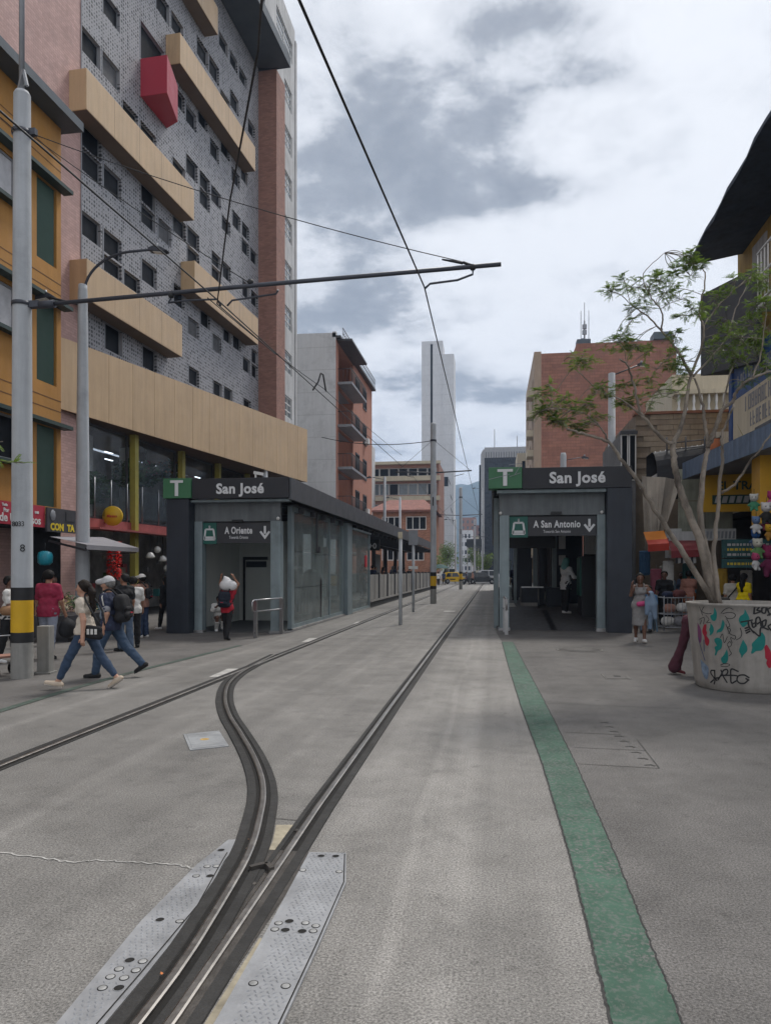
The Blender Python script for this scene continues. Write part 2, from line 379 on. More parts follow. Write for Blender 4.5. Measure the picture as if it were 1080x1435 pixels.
# ================================================================ RAILS, SWITCH, COVERS
M_RAIL = mat('polished_rail_steel', (.29, .275, .26), .40, 1.0, amt=.18, scale=9)
M_RAILD = mat('dull_rail_steel', (.075, .068, .062), .55, .5, amt=.35, scale=14, bump=.3)
M_RESIN = mat('black_rail_resin', (.026, .025, .024), .8, amt=.3, scale=8, speck=.2, bump=.25, bscale=60)
M_GROOVE = mat('rail_groove', (.012, .011, .010), .95, amt=.3, scale=20)
M_PLATE = mat('galvanised_plate', (.315, .32, .332), .5, .3, amt=.18, scale=5, dirt=.4, bump=.15)
M_BOLT = mat('bolt_steel', (.33, .33, .325), .55, .3, amt=.25, scale=30)
M_COVER = mat('manhole_steel', (.32, .33, .34), .6, .15, amt=.18, scale=8, dirt=.35)

def catmull(pts, n=8):
    out = []
    P = [Vector(p) for p in pts]; P = [P[0] * 2 - P[1]] + P + [P[-1] * 2 - P[-2]]
    for i in range(1, len(P) - 2):
        for k in range(n):
            t = k / n; a, b, c, d = P[i - 1:i + 3]
            out.append(.5 * ((2 * b) + (c - a) * t + (2 * a - 5 * b + 4 * c - d) * t * t + (3 * b - a - 3 * c + d) * t ** 3))
    return out + [P[-2]]
def sweep(mb, path, prof, mi=0):
    """sweep an open (offset, z) profile along a ground path"""
    vs, k = [], len(prof)
    for i, p in enumerate(path):
        p = Vector(p); d = (Vector(path[min(i + 1, len(path) - 1)]) - Vector(path[max(i - 1, 0)])).normalized(); n = Vector((d.y, -d.x))
        for o, z in prof: vs.append((p.x + n.x * o, p.y + n.y * o, z))
    mb.add(vs, [(i * k + j, i * k + j + 1, (i + 1) * k + j + 1, (i + 1) * k + j) for i in range(len(path) - 1) for j in range(k - 1)], mi)
def rail(label, path, w0=-.12, w1=.12, z=.0, group=None, head=.022):
    t = thing('tram_rail', label, 'rail', (0, 0, 0), 0, group)
    for a, b, nm in ((w0, -head - .028, 'resin_band'), (head + .028, w1, 'resin_band')):
        m = MB(); sweep(m, path, [(a, z + .003), (a + .004, z + .009), (b - .004, z + .009), (b, z + .0)]); m.build(nm, M_RESIN, t)
    m = MB(); sweep(m, path, [(-head - .030, z + .0035), (head + .030, z + .0035)]); m.build('groove', M_GROOVE, t)
    m = MB(); sweep(m, path, [(-head, z + .002), (-head, z + .018), (-head * .6, z + .022), (head * .6, z + .022), (head, z + .018), (head, z + .002)]); m.build('rail_head', M_RAIL, t, fix=False)
    return t
XL, XR = -4.16, -1.21
rail('straight rail in black resin crossing toward the kiosk marked A Oriente', [(XL, y) for y in (-2, 2, 6, 10, 14, 20, 30, 45, 70, 100)], -.13, .08)
rail('straight rail that the curved turnout branch merges into, running to the taxi', [(XR + .04, -2), (XR + .035, 2.6), (XR + .01, 4), (XR - .01, 5), (XR - .03, 9), (XR - .04, 20), (XR - .04, 45), (XR - .04, 100)], -.088, .115)
sid = catmull([(-4.28, 14.05), (-4.17, 12.41), (-4.06, 11.34), (-3.84, 10.25), (-3.46, 9.11), (-3.02, 8.08), (-2.58, 7.21), (-2.17, 6.39), (-1.86, 5.7), (-1.67, 5.17), (-1.55, 4.72), (-1.46, 4.34), (-1.40, 4.0), (-1.36, 3.65), (-1.325, 3.28), (-1.30, 2.96), (-1.29, 2.54), (-1.29, 1.0)], 6)
rail('S-curved branch rail in a wide black band swinging across the concrete', [tuple(p) for p in sid], -.108, .118, z=.006)

# frame of the switch: dark steel bed between the plates
t = thing('switch_bed', 'dark steel switch bed where the curved rail meets the straight one', 'rail switch')
m = MB(); m.add([(-1.50, 4.22, .006), (-1.05, 4.22, .006), (-1.09, 1.0, .006), (-1.40, 1.0, .006)], [(0, 3, 2, 1)]); m.build('bed_plate', M_RAILD, t, fix=False)
m = MB()
for a, b in (((-1.335, 3.9), (-1.26, 3.97)), ((-1.26, 3.97), (-1.21, 3.9))): m.bar((*a, .02), (*b, .02), .03, .03)
m.build('frog_tip', M_RAILD, t)
for k, (x, y, cc) in enumerate(((-1.262, 3.74, 0), (-1.245, 4.55, 0))):
    m = MB(); m.lathe([(.0, .014), (.016, .014), (.018, .008)], 12, (x, y, 0)); m.build('bolt', M_RAILD, t)
m = MB(); m.add([(-1.41, 4.64, .005), (-1.29, 4.66, .005), (-1.262, 4.33, .005), (-1.275, 4.0, .005), (-1.30, 4.02, .005), (-1.345, 4.35, .005)], [(0, 1, 2, 3, 4, 5)])
tag(m.build('filler_patch', mat('yellowed_filler', (.33, .29, .215), .8, amt=.35, scale=12, dirt=.4)), 'yellowed filler wedge between the curved rail and the straight rail', 'filler patch')

def in_poly(x, y, P):
    c = False
    for i in range(len(P)):
        (x1, y1), (x2, y2) = P[i], P[i - 1]
        if (y1 > y) != (y2 > y) and x < (x2 - x1) * (y - y1) / (y2 - y1) + x1: c = not c
    return c
def checker(label, P, bolts, holes, treadrange, rim):
    t = thing('tread_plate', label, 'steel plate')
    m = MB(); m.prism(P, .001, .013, ax='Z'); m.build('plate', M_PLATE, t)
    m = MB(); s = .0265
    x0, x1 = min(p[0] for p in P), max(p[0] for p in P); y0, y1 = min(p[1] for p in P), max(p[1] for p in P)
    i = 0; y = y0
    while y < y1:
        x = x0 + (i % 2) * s * .5; k = 0
        while x < x1:
            if in_poly(x - .015, y, treadrange) and in_poly(x + .015, y, treadrange) and all((x - a) ** 2 + (y - b) ** 2 > .0011 for a, b in bolts + holes):
                a = R(45 if (i + k) % 2 else -45); ca, sa = math.cos(a) * .0125, math.sin(a) * .0125
                m.add([(x - ca, y - sa, .0132), (x + sa * .42, y - ca * .42, .0132), (x + ca, y + sa, .0132), (x - sa * .42, y + ca * .42, .0132), (x, y, .0185)],
                      [(0, 1, 4), (1, 2, 4), (2, 3, 4), (3, 0, 4)])
            x += s; k += 1
        y += s; i += 1
    m.build('raised_treads', M_PLATE, t, kind='stuff')
    for x, y in bolts:
        m = MB(); m.lathe([(.0205, .0131), (.0205, .0145), (.017, .0145)], 14, (x, y, 0), 1); m.lathe([(.0165, .0132), (.0165, .0150), (.015, .0156), (0, .0156)], 14, (x, y, 0), 0)
        m.build('bolt', [M_BOLT, M_GROOVE], t)
    for x, y in holes:
        m = MB(); m.lathe([(.023, .0134), (.0, .0134)], 14, (x, y, 0), 1); m.lathe([(.024, .0131), (.024, .0150), (.021, .0150), (.021, .0136)], 14, (x, y, 0), 0)
        m.build('bolt_hole', [M_PLATE, M_GROOVE], t)
    m = MB(); polyline_strip(m, rim, .006, .0155); m.build('edge_seam', M_GROOVE, t)
    return t
plR = [(-1.075, 4.2), (-.855, 4.22), (-.775, 3.82), (-.765, 3.15), (-.765, 1.0), (-1.01, 1.0), (-1.015, 2.58), (-1.03, 3.12), (-1.05, 3.61)]
checker('pale tread plate with bolts and clipped far corner, beside the straight rail', plR,
        [(-1.045, 3.94), (-.84, 3.95), (-1.0, 3.33), (-.875, 3.35), (-.82, 3.33), (-1.0, 3.27), (-.82, 3.28), (-.955, 2.83), (-.82, 2.83), (-.95, 2.2), (-.82, 2.2)],
        [(-.99, 4.15), (-.905, 4.16), (-.955, 3.355), (-.95, 3.27), (-.87, 3.27)],
        [(-1.07, 4.2), (-.86, 4.21), (-.79, 3.82), (-.78, 3.15), (-.78, 1.0), (-.965, 1.0), (-.965, 2.58), (-.985, 3.12), (-1.02, 3.61)],
        [(-.86, 4.2), (-.787, 3.82), (-.777, 3.15), (-.777, 1.0)])
m = MB(); m.add([(-1.052, 3.2, .004), (-1.022, 3.2, .004), (-1.018, 1.0, .004), (-1.06, 1.0, .004)], [(0, 1, 2, 3)])
tag(m.build('grout_strip', MATS['yellowed_filler']), 'pale worn grout edge along the tread plate with a clipped corner', 'grout')
plL = [(-1.545, 4.34), (-1.525, 4.0), (-1.435, 3.45), (-1.415, 2.84), (-1.40, 1.0), (-1.56, 1.0), (-1.59, 2.49), (-1.655, 3.26), (-1.66, 3.93), (-1.62, 4.32)]
checker('narrow tapering tread plate along the outside of the curved rail', plL,
        [(-1.59, 3.91), (-1.54, 3.92), (-1.60, 3.78), (-1.47, 3.28), (-1.545, 2.85), (-1.55, 2.79), (-1.475, 2.92), (-1.49, 2.79), (-1.47, 2.85), (-1.54, 2.71)],
        [(-1.525, 3.79), (-1.57, 3.28), (-1.535, 2.92), (-1.475, 2.72), (-1.60, 4.15)],
        [(-1.55, 4.1), (-1.55, 3.95), (-1.465, 3.45), (-1.45, 2.84), (-1.45, 1.0), (-1.55, 1.0), (-1.58, 2.49), (-1.64, 3.26), (-1.645, 3.93), (-1.62, 4.1)],
        [(-1.55, 4.12), (-1.535, 4.0), (-1.452, 3.45), (-1.44, 2.84), (-1.43, 1.0)])
# covers
t = thing('manhole_cover', 'pale rectangular steel cover set in concrete by the S-curve of the rail', 'manhole cover')
m = MB(); m.prism([(-3.13, 7.07), (-2.83, 7.28), (-2.49, 6.66), (-2.79, 6.45)], .001, .008, ax='Z'); m.build('frame', M_COVER, t)
m = MB(); m.prism([(-3.09, 7.06), (-2.835, 7.235), (-2.53, 6.67), (-2.785, 6.495)], .003, .011, ax='Z'); m.build('lid', M_COVER, t)
m = MB(); m.lathe([(0, .0125), (.045, .0125)], 12, (-2.82, 6.87, 0)); m.build('paint_dab', mat('orange_paint_dab', (.42, .27, .08), .8, amt=.5, scale=30), t)
t = thing('manhole_cover', 'square cover with pale rim in the pavement toward the graffiti planter', 'manhole cover')
m = MB(); m.prism([(1.74, 12.2), (2.14, 12.26), (2.13, 11.7), (1.73, 11.65)], .001, .006, ax='Z'); m.build('frame', M_RING, t)
m = MB(); m.prism([(1.77, 12.17), (2.11, 12.22), (2.10, 11.74), (1.76, 11.69)], .002, .009, ax='Z'); m.build('lid', M_PAVE, t)
m = MB(); m.prism([(1.9, 12.0), (2.0, 12.0), (2.0, 11.9), (1.9, 11.9)], .003, .012, ax='Z'); m.build('handle_recess', M_DARKLINE, t)
t = thing('manhole_cover', 'round manhole ring in front of the kiosk marked A San Antonio', 'manhole cover')
m = MB(); m.lathe([(.50, .001), (.50, .007), (.44, .007), (.44, .003)], 32, (1.83, 15.9, 0)); m.build('frame', M_RING, t)
m = MB(); m.lathe([(.43, .001), (.43, .006), (0, .006)], 32, (1.83, 15.9, 0)); m.build('lid', M_PAVE, t)
for y, x, l in ((11.9, -4.48, 'worn pale expansion plate across the rail nearest the merge'), (17.6, -4.5, 'worn pale expansion plate across the rail before the kiosk glass'), (23.5, -4.4, 'worn pale expansion plate across the rail beside the platform')):
    m = MB(); m.prism([(x, y), (x + .2, y + .05), (x + .22, y - .9), (x + .06, y - .95)], .001, .007, ax='Z'); tag(m.build('expansion_plate', M_PALE), l, 'rail plate')
m = MB(); m.prism([(-2.0, 30.6), (-1.55, 30.6), (-1.55, 30.0), (-2.0, 30.0)], .001, .005, ax='Z'); tag(m.build('painted_mark', M_PALE), 'small white painted rectangle between the two rails', 'road marking')
# litter
def scrap(label, x, y, z, s, col, n):
    rnd = random.Random(n); m = MB(); v = [(x + s * rnd.uniform(-1, 1), y + s * rnd.uniform(-1, 1), z + s * rnd.uniform(.05, .6)) for _ in range(7)]
    m.add(v, [(0, 1, 2), (1, 3, 2), (2, 3, 4), (3, 5, 4), (4, 5, 6), (0, 2, 4)]); tag(m.build('litter', mat('scrap_' + 'abcdefghij'[n], col, .6)), label, 'litter')
scrap('orange crumpled wrapper between the merging rails', -1.345, 2.82, .022, .012, (.55, .18, .05), 0)
scrap('blue and white wrapper lying on the switch bed', -1.325, 3.42, .018, .014, (.03, .05, .35), 1)
scrap('white paper scrap on the pavement near the blue seat', 2.40, 6.08, .002, .035, (.8, .8, .8), 2)
scrap('brown dry leaf in the groove of the curved rail', -1.49, 4.33, .014, .012, (.2, .1, .05), 3)
scrap('pale stub in the groove of the curved rail', -1.455, 4.2, .014, .010, (.6, .45, .35), 4)
# ================================================================ MALL BUILDING WITH THE PERFORATED FACADE
M_PINK = mat('pink_brick_tile', (.47, .305, .275), .75, amt=.10, scale=2, streak=.08, extra=brick_extra(.21, .085, .008, (.8, .8, .82), var=.10))
M_BROWN = mat('brown_brick', (.27, .145, .115), .8, amt=.12, scale=2, extra=brick_extra(.22, .075, .008, (.9, .9, .9), var=.15))
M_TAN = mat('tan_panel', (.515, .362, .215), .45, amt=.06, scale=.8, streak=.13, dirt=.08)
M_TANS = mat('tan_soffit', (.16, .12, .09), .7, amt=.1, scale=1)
M_RED = mat('raspberry_panel', (.38, .035, .06), .4, amt=.06, scale=1)
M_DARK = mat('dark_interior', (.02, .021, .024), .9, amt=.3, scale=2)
M_WIN = mat('dark_window_glass', (.008, .009, .012), .5, spec=.10, amt=.3, scale=1.2)
M_ALU = mat('grey_aluminium', (.24, .25, .27), .5, .3, amt=.1, scale=4)
M_ALUD = mat('charcoal_frame', (.06, .06, .066), .5, .2, amt=.1, scale=4)
M_WHITE = mat('white_paint', (.62, .62, .61), .7, amt=.07, scale=1.5, streak=.18)
M_OFFW = mat('stained_white_render', (.50, .50, .50), .8, amt=.08, scale=1.2, streak=.28, dirt=.2)
M_SLATE = mat('slate_roof_edge', (.07, .085, .10), .6, amt=.15, scale=1)
def perf_extra(m, t, out, pos, noise, mr, mul):
    """drilled holes of random size on a regular grid, in facade coordinates"""
    N, L = t.nodes, t.links
    tc = N.new('ShaderNodeTexCoord'); mp = N.new('ShaderNodeMapping'); mp.inputs['Scale'].default_value = (1 / .135, 1, 1 / .135); L.new(tc.outputs['Object'], mp.inputs[0])
    s = N.new('ShaderNodeSeparateXYZ'); L.new(mp.outputs[0], s.inputs[0])
    def M(op, a, b=None):
        n = N.new('ShaderNodeMath'); n.operation = op
        for i, v in enumerate((a, b)):
            if v is None: continue
            if isinstance(v, (int, float)): n.inputs[i].default_value = v
            else: L.new(v, n.inputs[i])
        return n.outputs[0]
    fx, fz = M('SUBTRACT', M('FRACT', s.outputs[0]), .5), M('SUBTRACT', M('FRACT', s.outputs[2]), .5)
    d = M('SQRT', M('ADD', M('MULTIPLY', fx, fx), M('MULTIPLY', fz, fz)))
    c = N.new('ShaderNodeCombineXYZ'); L.new(M('FLOOR', s.outputs[0]), c.inputs[0]); L.new(M('FLOOR', s.outputs[2]), c.inputs[1])
    w = N.new('ShaderNodeTexWhiteNoise'); L.new(c.outputs[0], w.inputs[0])
    rad = M('ADD', M('MULTIPLY', M('POWER', w.outputs[0], 1.4), .27), .12)
    hole = M('LESS_THAN', d, rad)
    x = N.new('ShaderNodeMix'); x.data_type = 'RGBA'; x.inputs[7].default_value = (.05, .052, .06, 1); L.new(hole, x.inputs[0]); L.new(out, x.inputs[6])
    # joints between the sheets
    jx = M('GREATER_THAN', M('ABSOLUTE', M('SUBTRACT', M('FRACT', M('DIVIDE', s.outputs[0], 8.963)), .5)), .492)
    y = N.new('ShaderNodeMix'); y.data_type = 'RGBA'; y.inputs[7].default_value = (.10, .10, .11, 1); L.new(jx, y.inputs[0]); L.new(x.outputs[2], y.inputs[6])
    bp = N.new('ShaderNodeBump'); bp.invert = True; bp.inputs['Strength'].default_value = 1; bp.inputs['Distance'].default_value = .03
    L.new(hole, bp.inputs['Height']); L.new(bp.outputs[0], N['Principled BSDF'].inputs['Normal'])
    return y.outputs[2]
M_PERF = mat('perforated_grey_sheet', (.285, .285, .302), .55, 0, amt=.05, scale=.8, extra=perf_extra)

FP = (-13.0, 21.566); FR = R(87)
mall = thing('mall_building', 'tall building clad in perforated grey sheets with tan fins and a red box', 'building', (FP[0], FP[1], 0), FR)
WINS = [l.split() for l in '''0.07 1.1 12.47 13.25|1.29 2.37 12.45 13.24|1.29 2.37 11.82 12.37|2.53 3.58 11.81 12.37|3.73 4.81 12.45 13.25|3.68 4.72 15.36 16.1|3.68 4.72 14.57 15.28|4.94 5.96 14.57 15.36|6.12 7.2 15.36 16.1|7.34 8.44 15.43 16.18|7.34 8.44 14.62 15.36|6.17 7.11 12.47 13.28|7.41 8.41 11.65 12.39|1.37 2.4 9.2 10.13|3.78 4.81 9.26 10.11|8.58 9.54 12.43 13.14|7.47 8.44 9.59 10.31|9.88 10.81 9.7 10.33|11.05 12.04 9.75 10.36|13.4 14.37 9.75 10.35|9.81 10.77 11.69 12.43|10.97 11.87 12.49 13.12|12.09 13.07 12.49 13.2|13.31 14.29 11.72 12.41|14.47 15.3 11.72 12.38|14.47 15.3 12.45 13.12|9.7 10.68 15.55 16.15|9.7 10.68 14.85 15.5|10.89 11.82 15.42 16.18|12.02 13.0 18.34 19.1|10.81 11.79 17.6 18.26|13.16 14.12 17.58 18.26|14.31 15.25 17.6 18.26|13.25 14.17 15.42 16.2|14.4 15.3 15.42 16.15|7.24 8.3 18.33 19.12|8.49 9.51 18.44 19.12|8.49 9.51 17.66 18.4|9.64 10.7 18.36 19.08|6.07 7.15 17.6 18.33|0.05 1.08 18.36 19.18|1.2 2.26 18.36 19.17|1.25 2.26 20.47 21.22|2.44 3.46 17.6 18.3|3.63 4.77 17.6 18.3|0.05 1.14 15.34 16.12|0.05 1.14 14.54 15.3|1.28 2.35 14.6 15.41|3.63 5.4 20.6 22.0|4.77 5.81 23.3 24.1|5.96 6.99 23.4 24.14|8.24 9.34 23.95 24.76|9.44 10.49 23.95 24.8|11.76 12.79 23.96 24.75|10.63 11.71 23.4 24.04|7.22 8.2 20.46 21.2|8.36 9.29 21.1 21.76|9.54 10.49 20.38 21.13|10.7 11.68 21.15 21.8|11.91 12.92 20.45 21.12|13.08 13.93 21.15 21.8|10.49 11.46 25.95 26.6|11.71 12.65 25.95 26.6|12.83 13.8 25.95 26.6|13.98 14.89 24.02 24.71|2.5 3.5 23.3 24.1|0.1 1.1 23.3 24.1|0.1 1.1 26.0 26.8|3.6 4.6 26.0 26.8|6.1 7.1 26.0 26.8|8.4 9.4 26.0 26.8|13.2 14.1 18.4 19.1|6.1 7.1 20.6 21.3'''.split('|')]
WINS = [tuple(float(q) for q in w) for w in WINS]
m = MB(); m.wall(0, 15.41, 8.2, 28.2, WINS, .16); m.build('perforated_wall', M_PERF, mall)
m = MB(); m.box(-9.0, 0, -.02, 6, 0, 34); m.box(-.03, .0, -.05, .1, 8.8, 27.5, 1); m.build('brick_wall', [M_PINK, M_ALU], mall)
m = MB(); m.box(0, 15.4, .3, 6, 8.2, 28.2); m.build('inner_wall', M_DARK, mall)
for a, b, c, d in WINS:
    m = MB(); m.frame(a + .002, b - .002, c + .002, d - .002, .035, .10, .14); m.box(a - .06, a - .015, -.012, .0, c - .02, d + .02); f = m.build('window', M_ALU, mall)
    m = MB(); m.box(a + .03, b - .03, .125, .135, c + .03, d - .03); m.build('pane', mat('dim_blind', (.085, .085, .09), .7, amt=.3, scale=4) if (int(a * 37) + int(c * 53)) % 9 == 0 else M_WIN, f)
for a, b, c, d in ((-.62, 6.7, 15.97, 17.25), (5.5, 13.4, 21.58, 22.78), (-.6, 5.67, 10.1, 11.36), (6.75, 13.78, 13.05, 14.37), (4.3, 9.0, 25.2, 26.4)):
    m = MB(); m.box(a, b, -.62, 0.0, c, d); fin = m.build('sunshade_fin', M_TAN, mall, bevel=.015)
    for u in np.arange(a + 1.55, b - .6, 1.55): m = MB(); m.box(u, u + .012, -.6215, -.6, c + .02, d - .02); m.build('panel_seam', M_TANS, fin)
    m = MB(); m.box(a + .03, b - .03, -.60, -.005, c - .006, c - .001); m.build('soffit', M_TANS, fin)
m = MB()
v = [(3.63, 0, 19.2), (3.63, 0, 20.62), (3.63, -1.12, 19.2), (3.63, -1.12, 20.58), (5.7, -.05, 19.15), (5.7, -.05, 20.6), (4.95, -.92, 18.55 + .6), (4.95, -.92, 20.5)]
v = [(3.63, .0, 19.15), (3.63, -1.06, 19.15), (3.63, -1.06, 20.55), (3.63, .0, 20.55), (5.6, .0, 19.15), (5.3, -.62, 19.15), (5.3, -.62, 20.55), (5.6, .0, 20.55)]
m.add(v, [(0, 1, 2, 3), (1, 5, 6, 2), (5, 4, 7, 6), (0, 4, 5, 1), (3, 2, 6, 7)]); m.build('red_box', M_RED, mall, bevel=.012)
# projecting roof soffit and brown corner pier
m = MB(); m.add([(-2, -.02, 28.1), (15.3, -.02, 28.1), (15.6, -1.7, 28.1), (-2, -1.7, 28.1)], [(0, 1, 2, 3)]); m.add([(-2, -1.7, 28.1), (15.6, -1.7, 28.1), (15.6, -1.7, 28.6), (-2, -1.7, 28.6), (15.6, 3, 28.6), (-2, 3, 28.6), (15.6, 3, 28.1)], [(0, 1, 2, 3), (3, 2, 4, 5), (1, 6, 4, 2)])
m.build('roof_overhang', M_SLATE, mall)
m = MB(); m.box(15.41, 16.75, -1.0, 4, 0, 28.0); m.build('corner_pier', M_BROWN, mall)
# tan band over the shop front: each panel a piece of its own, gently splaying out from the wall
b0, b1 = Vector((-1.55, -.14)), Vector((17.1, -2.15)); NP = 15
def band(i):
    t = i / NP; t = t; p = b0.lerp(b1, t); return p, 6.58 - .08 * t, 8.74 + .62 * t
for i in range(NP):
    (p, z0, z1), (q, y0, y1) = band(i), band(i + 1)
    d = (q - p).normalized() * .008; p, q = p + d, q - d; n = Vector((d.y, -d.x)).normalized() * -.05; n = Vector((0, .05))
    m = MB(); v = [(p.x, p.y, z0), (q.x, q.y, y0), (q.x, q.y, y1), (p.x, p.y, z1)]; v += [(a, b + .05, c) for a, b, c in v]
    m.add(v, [(0, 1, 2, 3), (4, 7, 6, 5), (0, 4, 5, 1), (1, 5, 6, 2), (2, 6, 7, 3), (3, 7, 4, 0)]); m.build('cladding_panel', M_TAN, mall)
m = MB(); e0, e1 = band(0), band(NP)
m.add([(e0[0].x, e0[0].y + .055, e0[1] + .02), (e1[0].x, e1[0].y + .055, e1[1] + .02), (e1[0].x, 3, e1[1] + .02), (e0[0].x, 3, e0[1] + .02)], [(0, 1, 2, 3)])
m.add([(e0[0].x, e0[0].y + .055, e0[2] - .02), (e1[0].x, e1[0].y + .055, e1[2] - .02), (e1[0].x, 0, e1[2] - .02), (e0[0].x, 0, e0[2] - .02)], [(0, 3, 2, 1)])
m.add([(e1[0].x - .02, e1[0].y + .055, e1[1] + .02), (e1[0].x - .02, e1[0].y + .055, e1[2] - .02), (e1[0].x - .02, 3, e1[2] - .02), (e1[0].x - .02, 3, e1[1] + .02)], [(0, 1, 2, 3)])
m.add([(e0[0].x, e0[0].y + .055, e0[1] + .02), (e1[0].x, e1[0].y + .055, e1[1] + .02), (e1[0].x, e1[0].y + .055, e1[2] - .02), (e0[0].x, e0[0].y + .055, e0[2] - .02)], [(0, 3, 2, 1)], 1)
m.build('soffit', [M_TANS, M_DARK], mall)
# shop front: upper showroom glazing, yellow columns, red fascia, ground-floor openings
M_SHOPGLASS = glassmat('shop_glass', (.92, .94, .95), .13, dust=.15, spec=1.0)
M_YEL = mat('yellow_column_paint', (.33, .29, .06), .5, amt=.12, scale=3, dirt=.25)
M_REDF = mat('faded_red_fascia', (.33, .09, .085), .6, amt=.15, scale=3, streak=.15)
m = MB(); m.box(.2, 17, 3.4, 3.6, 0, 6.6); m.box(.2, .3, .3, 3.4, 0, 6.6); m.box(16.9, 17, .3, 3.4, 0, 6.6); m.box(.2, 17, .1, 3.4, 3.35, 3.5, 1); m.build('shop_interior', [mat('shop_back_wall', (.50, .49, .48), .8, amt=.5, scale=1.4), M_DARK], mall)
m = MB(); m.box(.2, 17, -.10, .08, 3.05, 3.40); m.box(.1, 17, -.62, -.10, 3.02, 3.08); m.build('fascia', M_REDF, mall)
for a, b in ((.35, 2.75), (3.25, 6.3), (6.8, 9.8), (10.3, 13.3), (13.8, 16.6)):
    m = MB(); m.frame(a, b, 3.42, 6.5, .06, -.02, .06, nu=0); f = m.build('shop_window', M_ALUD, mall)
    m = MB(); m.box(a + .05, b - .05, .01, .02, 3.47, 6.45); m.build('pane', M_SHOPGLASS, f)
for u in (2.95, 6.55, 10.05, 13.55):
    m = MB(); m.box(u - .12, u + .12, -.25, -.04, 0, 6.55); m.build('column', M_YEL, mall)
for u in (.55, 1.5, 2.5, 3.5, 4.7, 5.9):
    m = MB(); m.tube([(u, -.14, 3.41), (u, -.14, 4.75)], .022, 6); m.build('guard_post', mat('stainless_steel', (.30, .31, .33), .4, .8, amt=.1, scale=6), mall)
for a, b in ((.55, 2.5), (3.5, 5.9)):
    m = MB(); m.box(a, b, -.13, -.12, 3.5, 4.6); m.build('guard_glass', M_SHOPGLASS, mall)
for i, u in enumerate((3.6, 5.2, 7.4, 9.0, 11, 13)):
    m = MB(); m.box(u, u + .5, 1.4 + (i % 2), 1.47 + (i % 2), 6.1, 6.13); m.build('strip_light', mat('lit_tube', (.85, .93, 1), .5, emit=1.6), mall)
for u in (1.5, 4.5): m = MB(); m.box(u, u + .55, .9, 1.4, 3.5, 6.4); m.build('pillar', M_WHITE, mall)
# display goods behind the glass: each clump of artificial plants and goods is a thing
def leafy(mb, c, r, n, rnd, mi=0, s=.10, sc=(1, 1, 1)):
    for _ in range(n):
        d = Vector((rnd.gauss(0, 1), rnd.gauss(0, 1), rnd.gauss(0, 1))).normalized() * (r * rnd.random() ** .45)
        p = Vector(c) + Vector((d.x * sc[0], d.y * sc[1], d.z * sc[2])); a = Vector((rnd.gauss(0, 1), rnd.gauss(0, 1), rnd.gauss(0, .6))).normalized() * s * rnd.uniform(.6, 1.3); b = a.orthogonal().normalized() * a.length * .45
        mb.add([p - a, p + b, p + a, p - b], [(0, 1, 2, 3)], mi)
M_PLANTD = mat('shop_plant_leaf', (.06, .12, .05), .6, amt=.4, scale=5)
rnd = random.Random(3)
def F2W(u, y, z): 
    c, s = math.cos(FR), math.sin(FR); return (FP[0] + c * u - s * y, FP[1] + s * u + c * y, z)
for i, (u, z, r, col, lab) in enumerate(((1.0, 4.2, .55, None, 'leafy artificial plant inside the showroom window nearest the pink wall'), (1.9, 4.6, .6, None, 'tall artificial plant beside the white pillar in the showroom'), (4.2, 5.3, .6, None, 'hanging artificial foliage in the showroom window past the yellow column'), (5.4, 5.5, .55, (.25, .04, .08), 'pink and dark flower display hung high in the showroom'), (7.2, 5.8, .5, (.45, .16, .03), 'orange flower display hung in the showroom above the kiosk roof'))):
    mb = MB(); leafy(mb, (0, 0, 0), r, 420, rnd, 0, .12)
    if col: leafy(mb, (0, 0, .1), r * .9, 60, rnd, 1, .09)
    t = thing('display_plant', lab, 'plant', F2W(u, .8, z)); mb.build('foliage', [M_PLANTD, mat('flower_%s' % 'abcde'[i], col or (.1, .1, .1), .6)], t)
    mb = MB(); mb.tube([(0, 0, -r * .6), (0, 0, -(z - 3.5))] if z < 5 else [(0, 0, r * .6), (0, 0, 6.45 - z)], .02, 6); mb.build('stem', M_DARK, t)
# round yellow blade sign
t = thing('round_sign', 'round yellow disc sign on a bracket under the showroom glass', 'sign', F2W(1.25, -.35, 3.52))
m = MB(); m.lathe([(0, -.05), (.33, -.05), (.33, .05), (0, .05)], 32)
d = m.build('disc', mat('sign_yellow', (.62, .39, .02), .5, amt=.05), t); d.rotation_euler = (R(90), 0, R(10))
m = MB(); m.bar((-.7, 0, 0), (-.32, 0, 0), .05, .05); m.build('bracket', M_ALUD, t)
o = lettering('Miniso', .13, mat('sign_red', (.45, .05, .03), .6), t, (.01, -.07, -.05), (R(90), 0, R(10)), bold=.004)
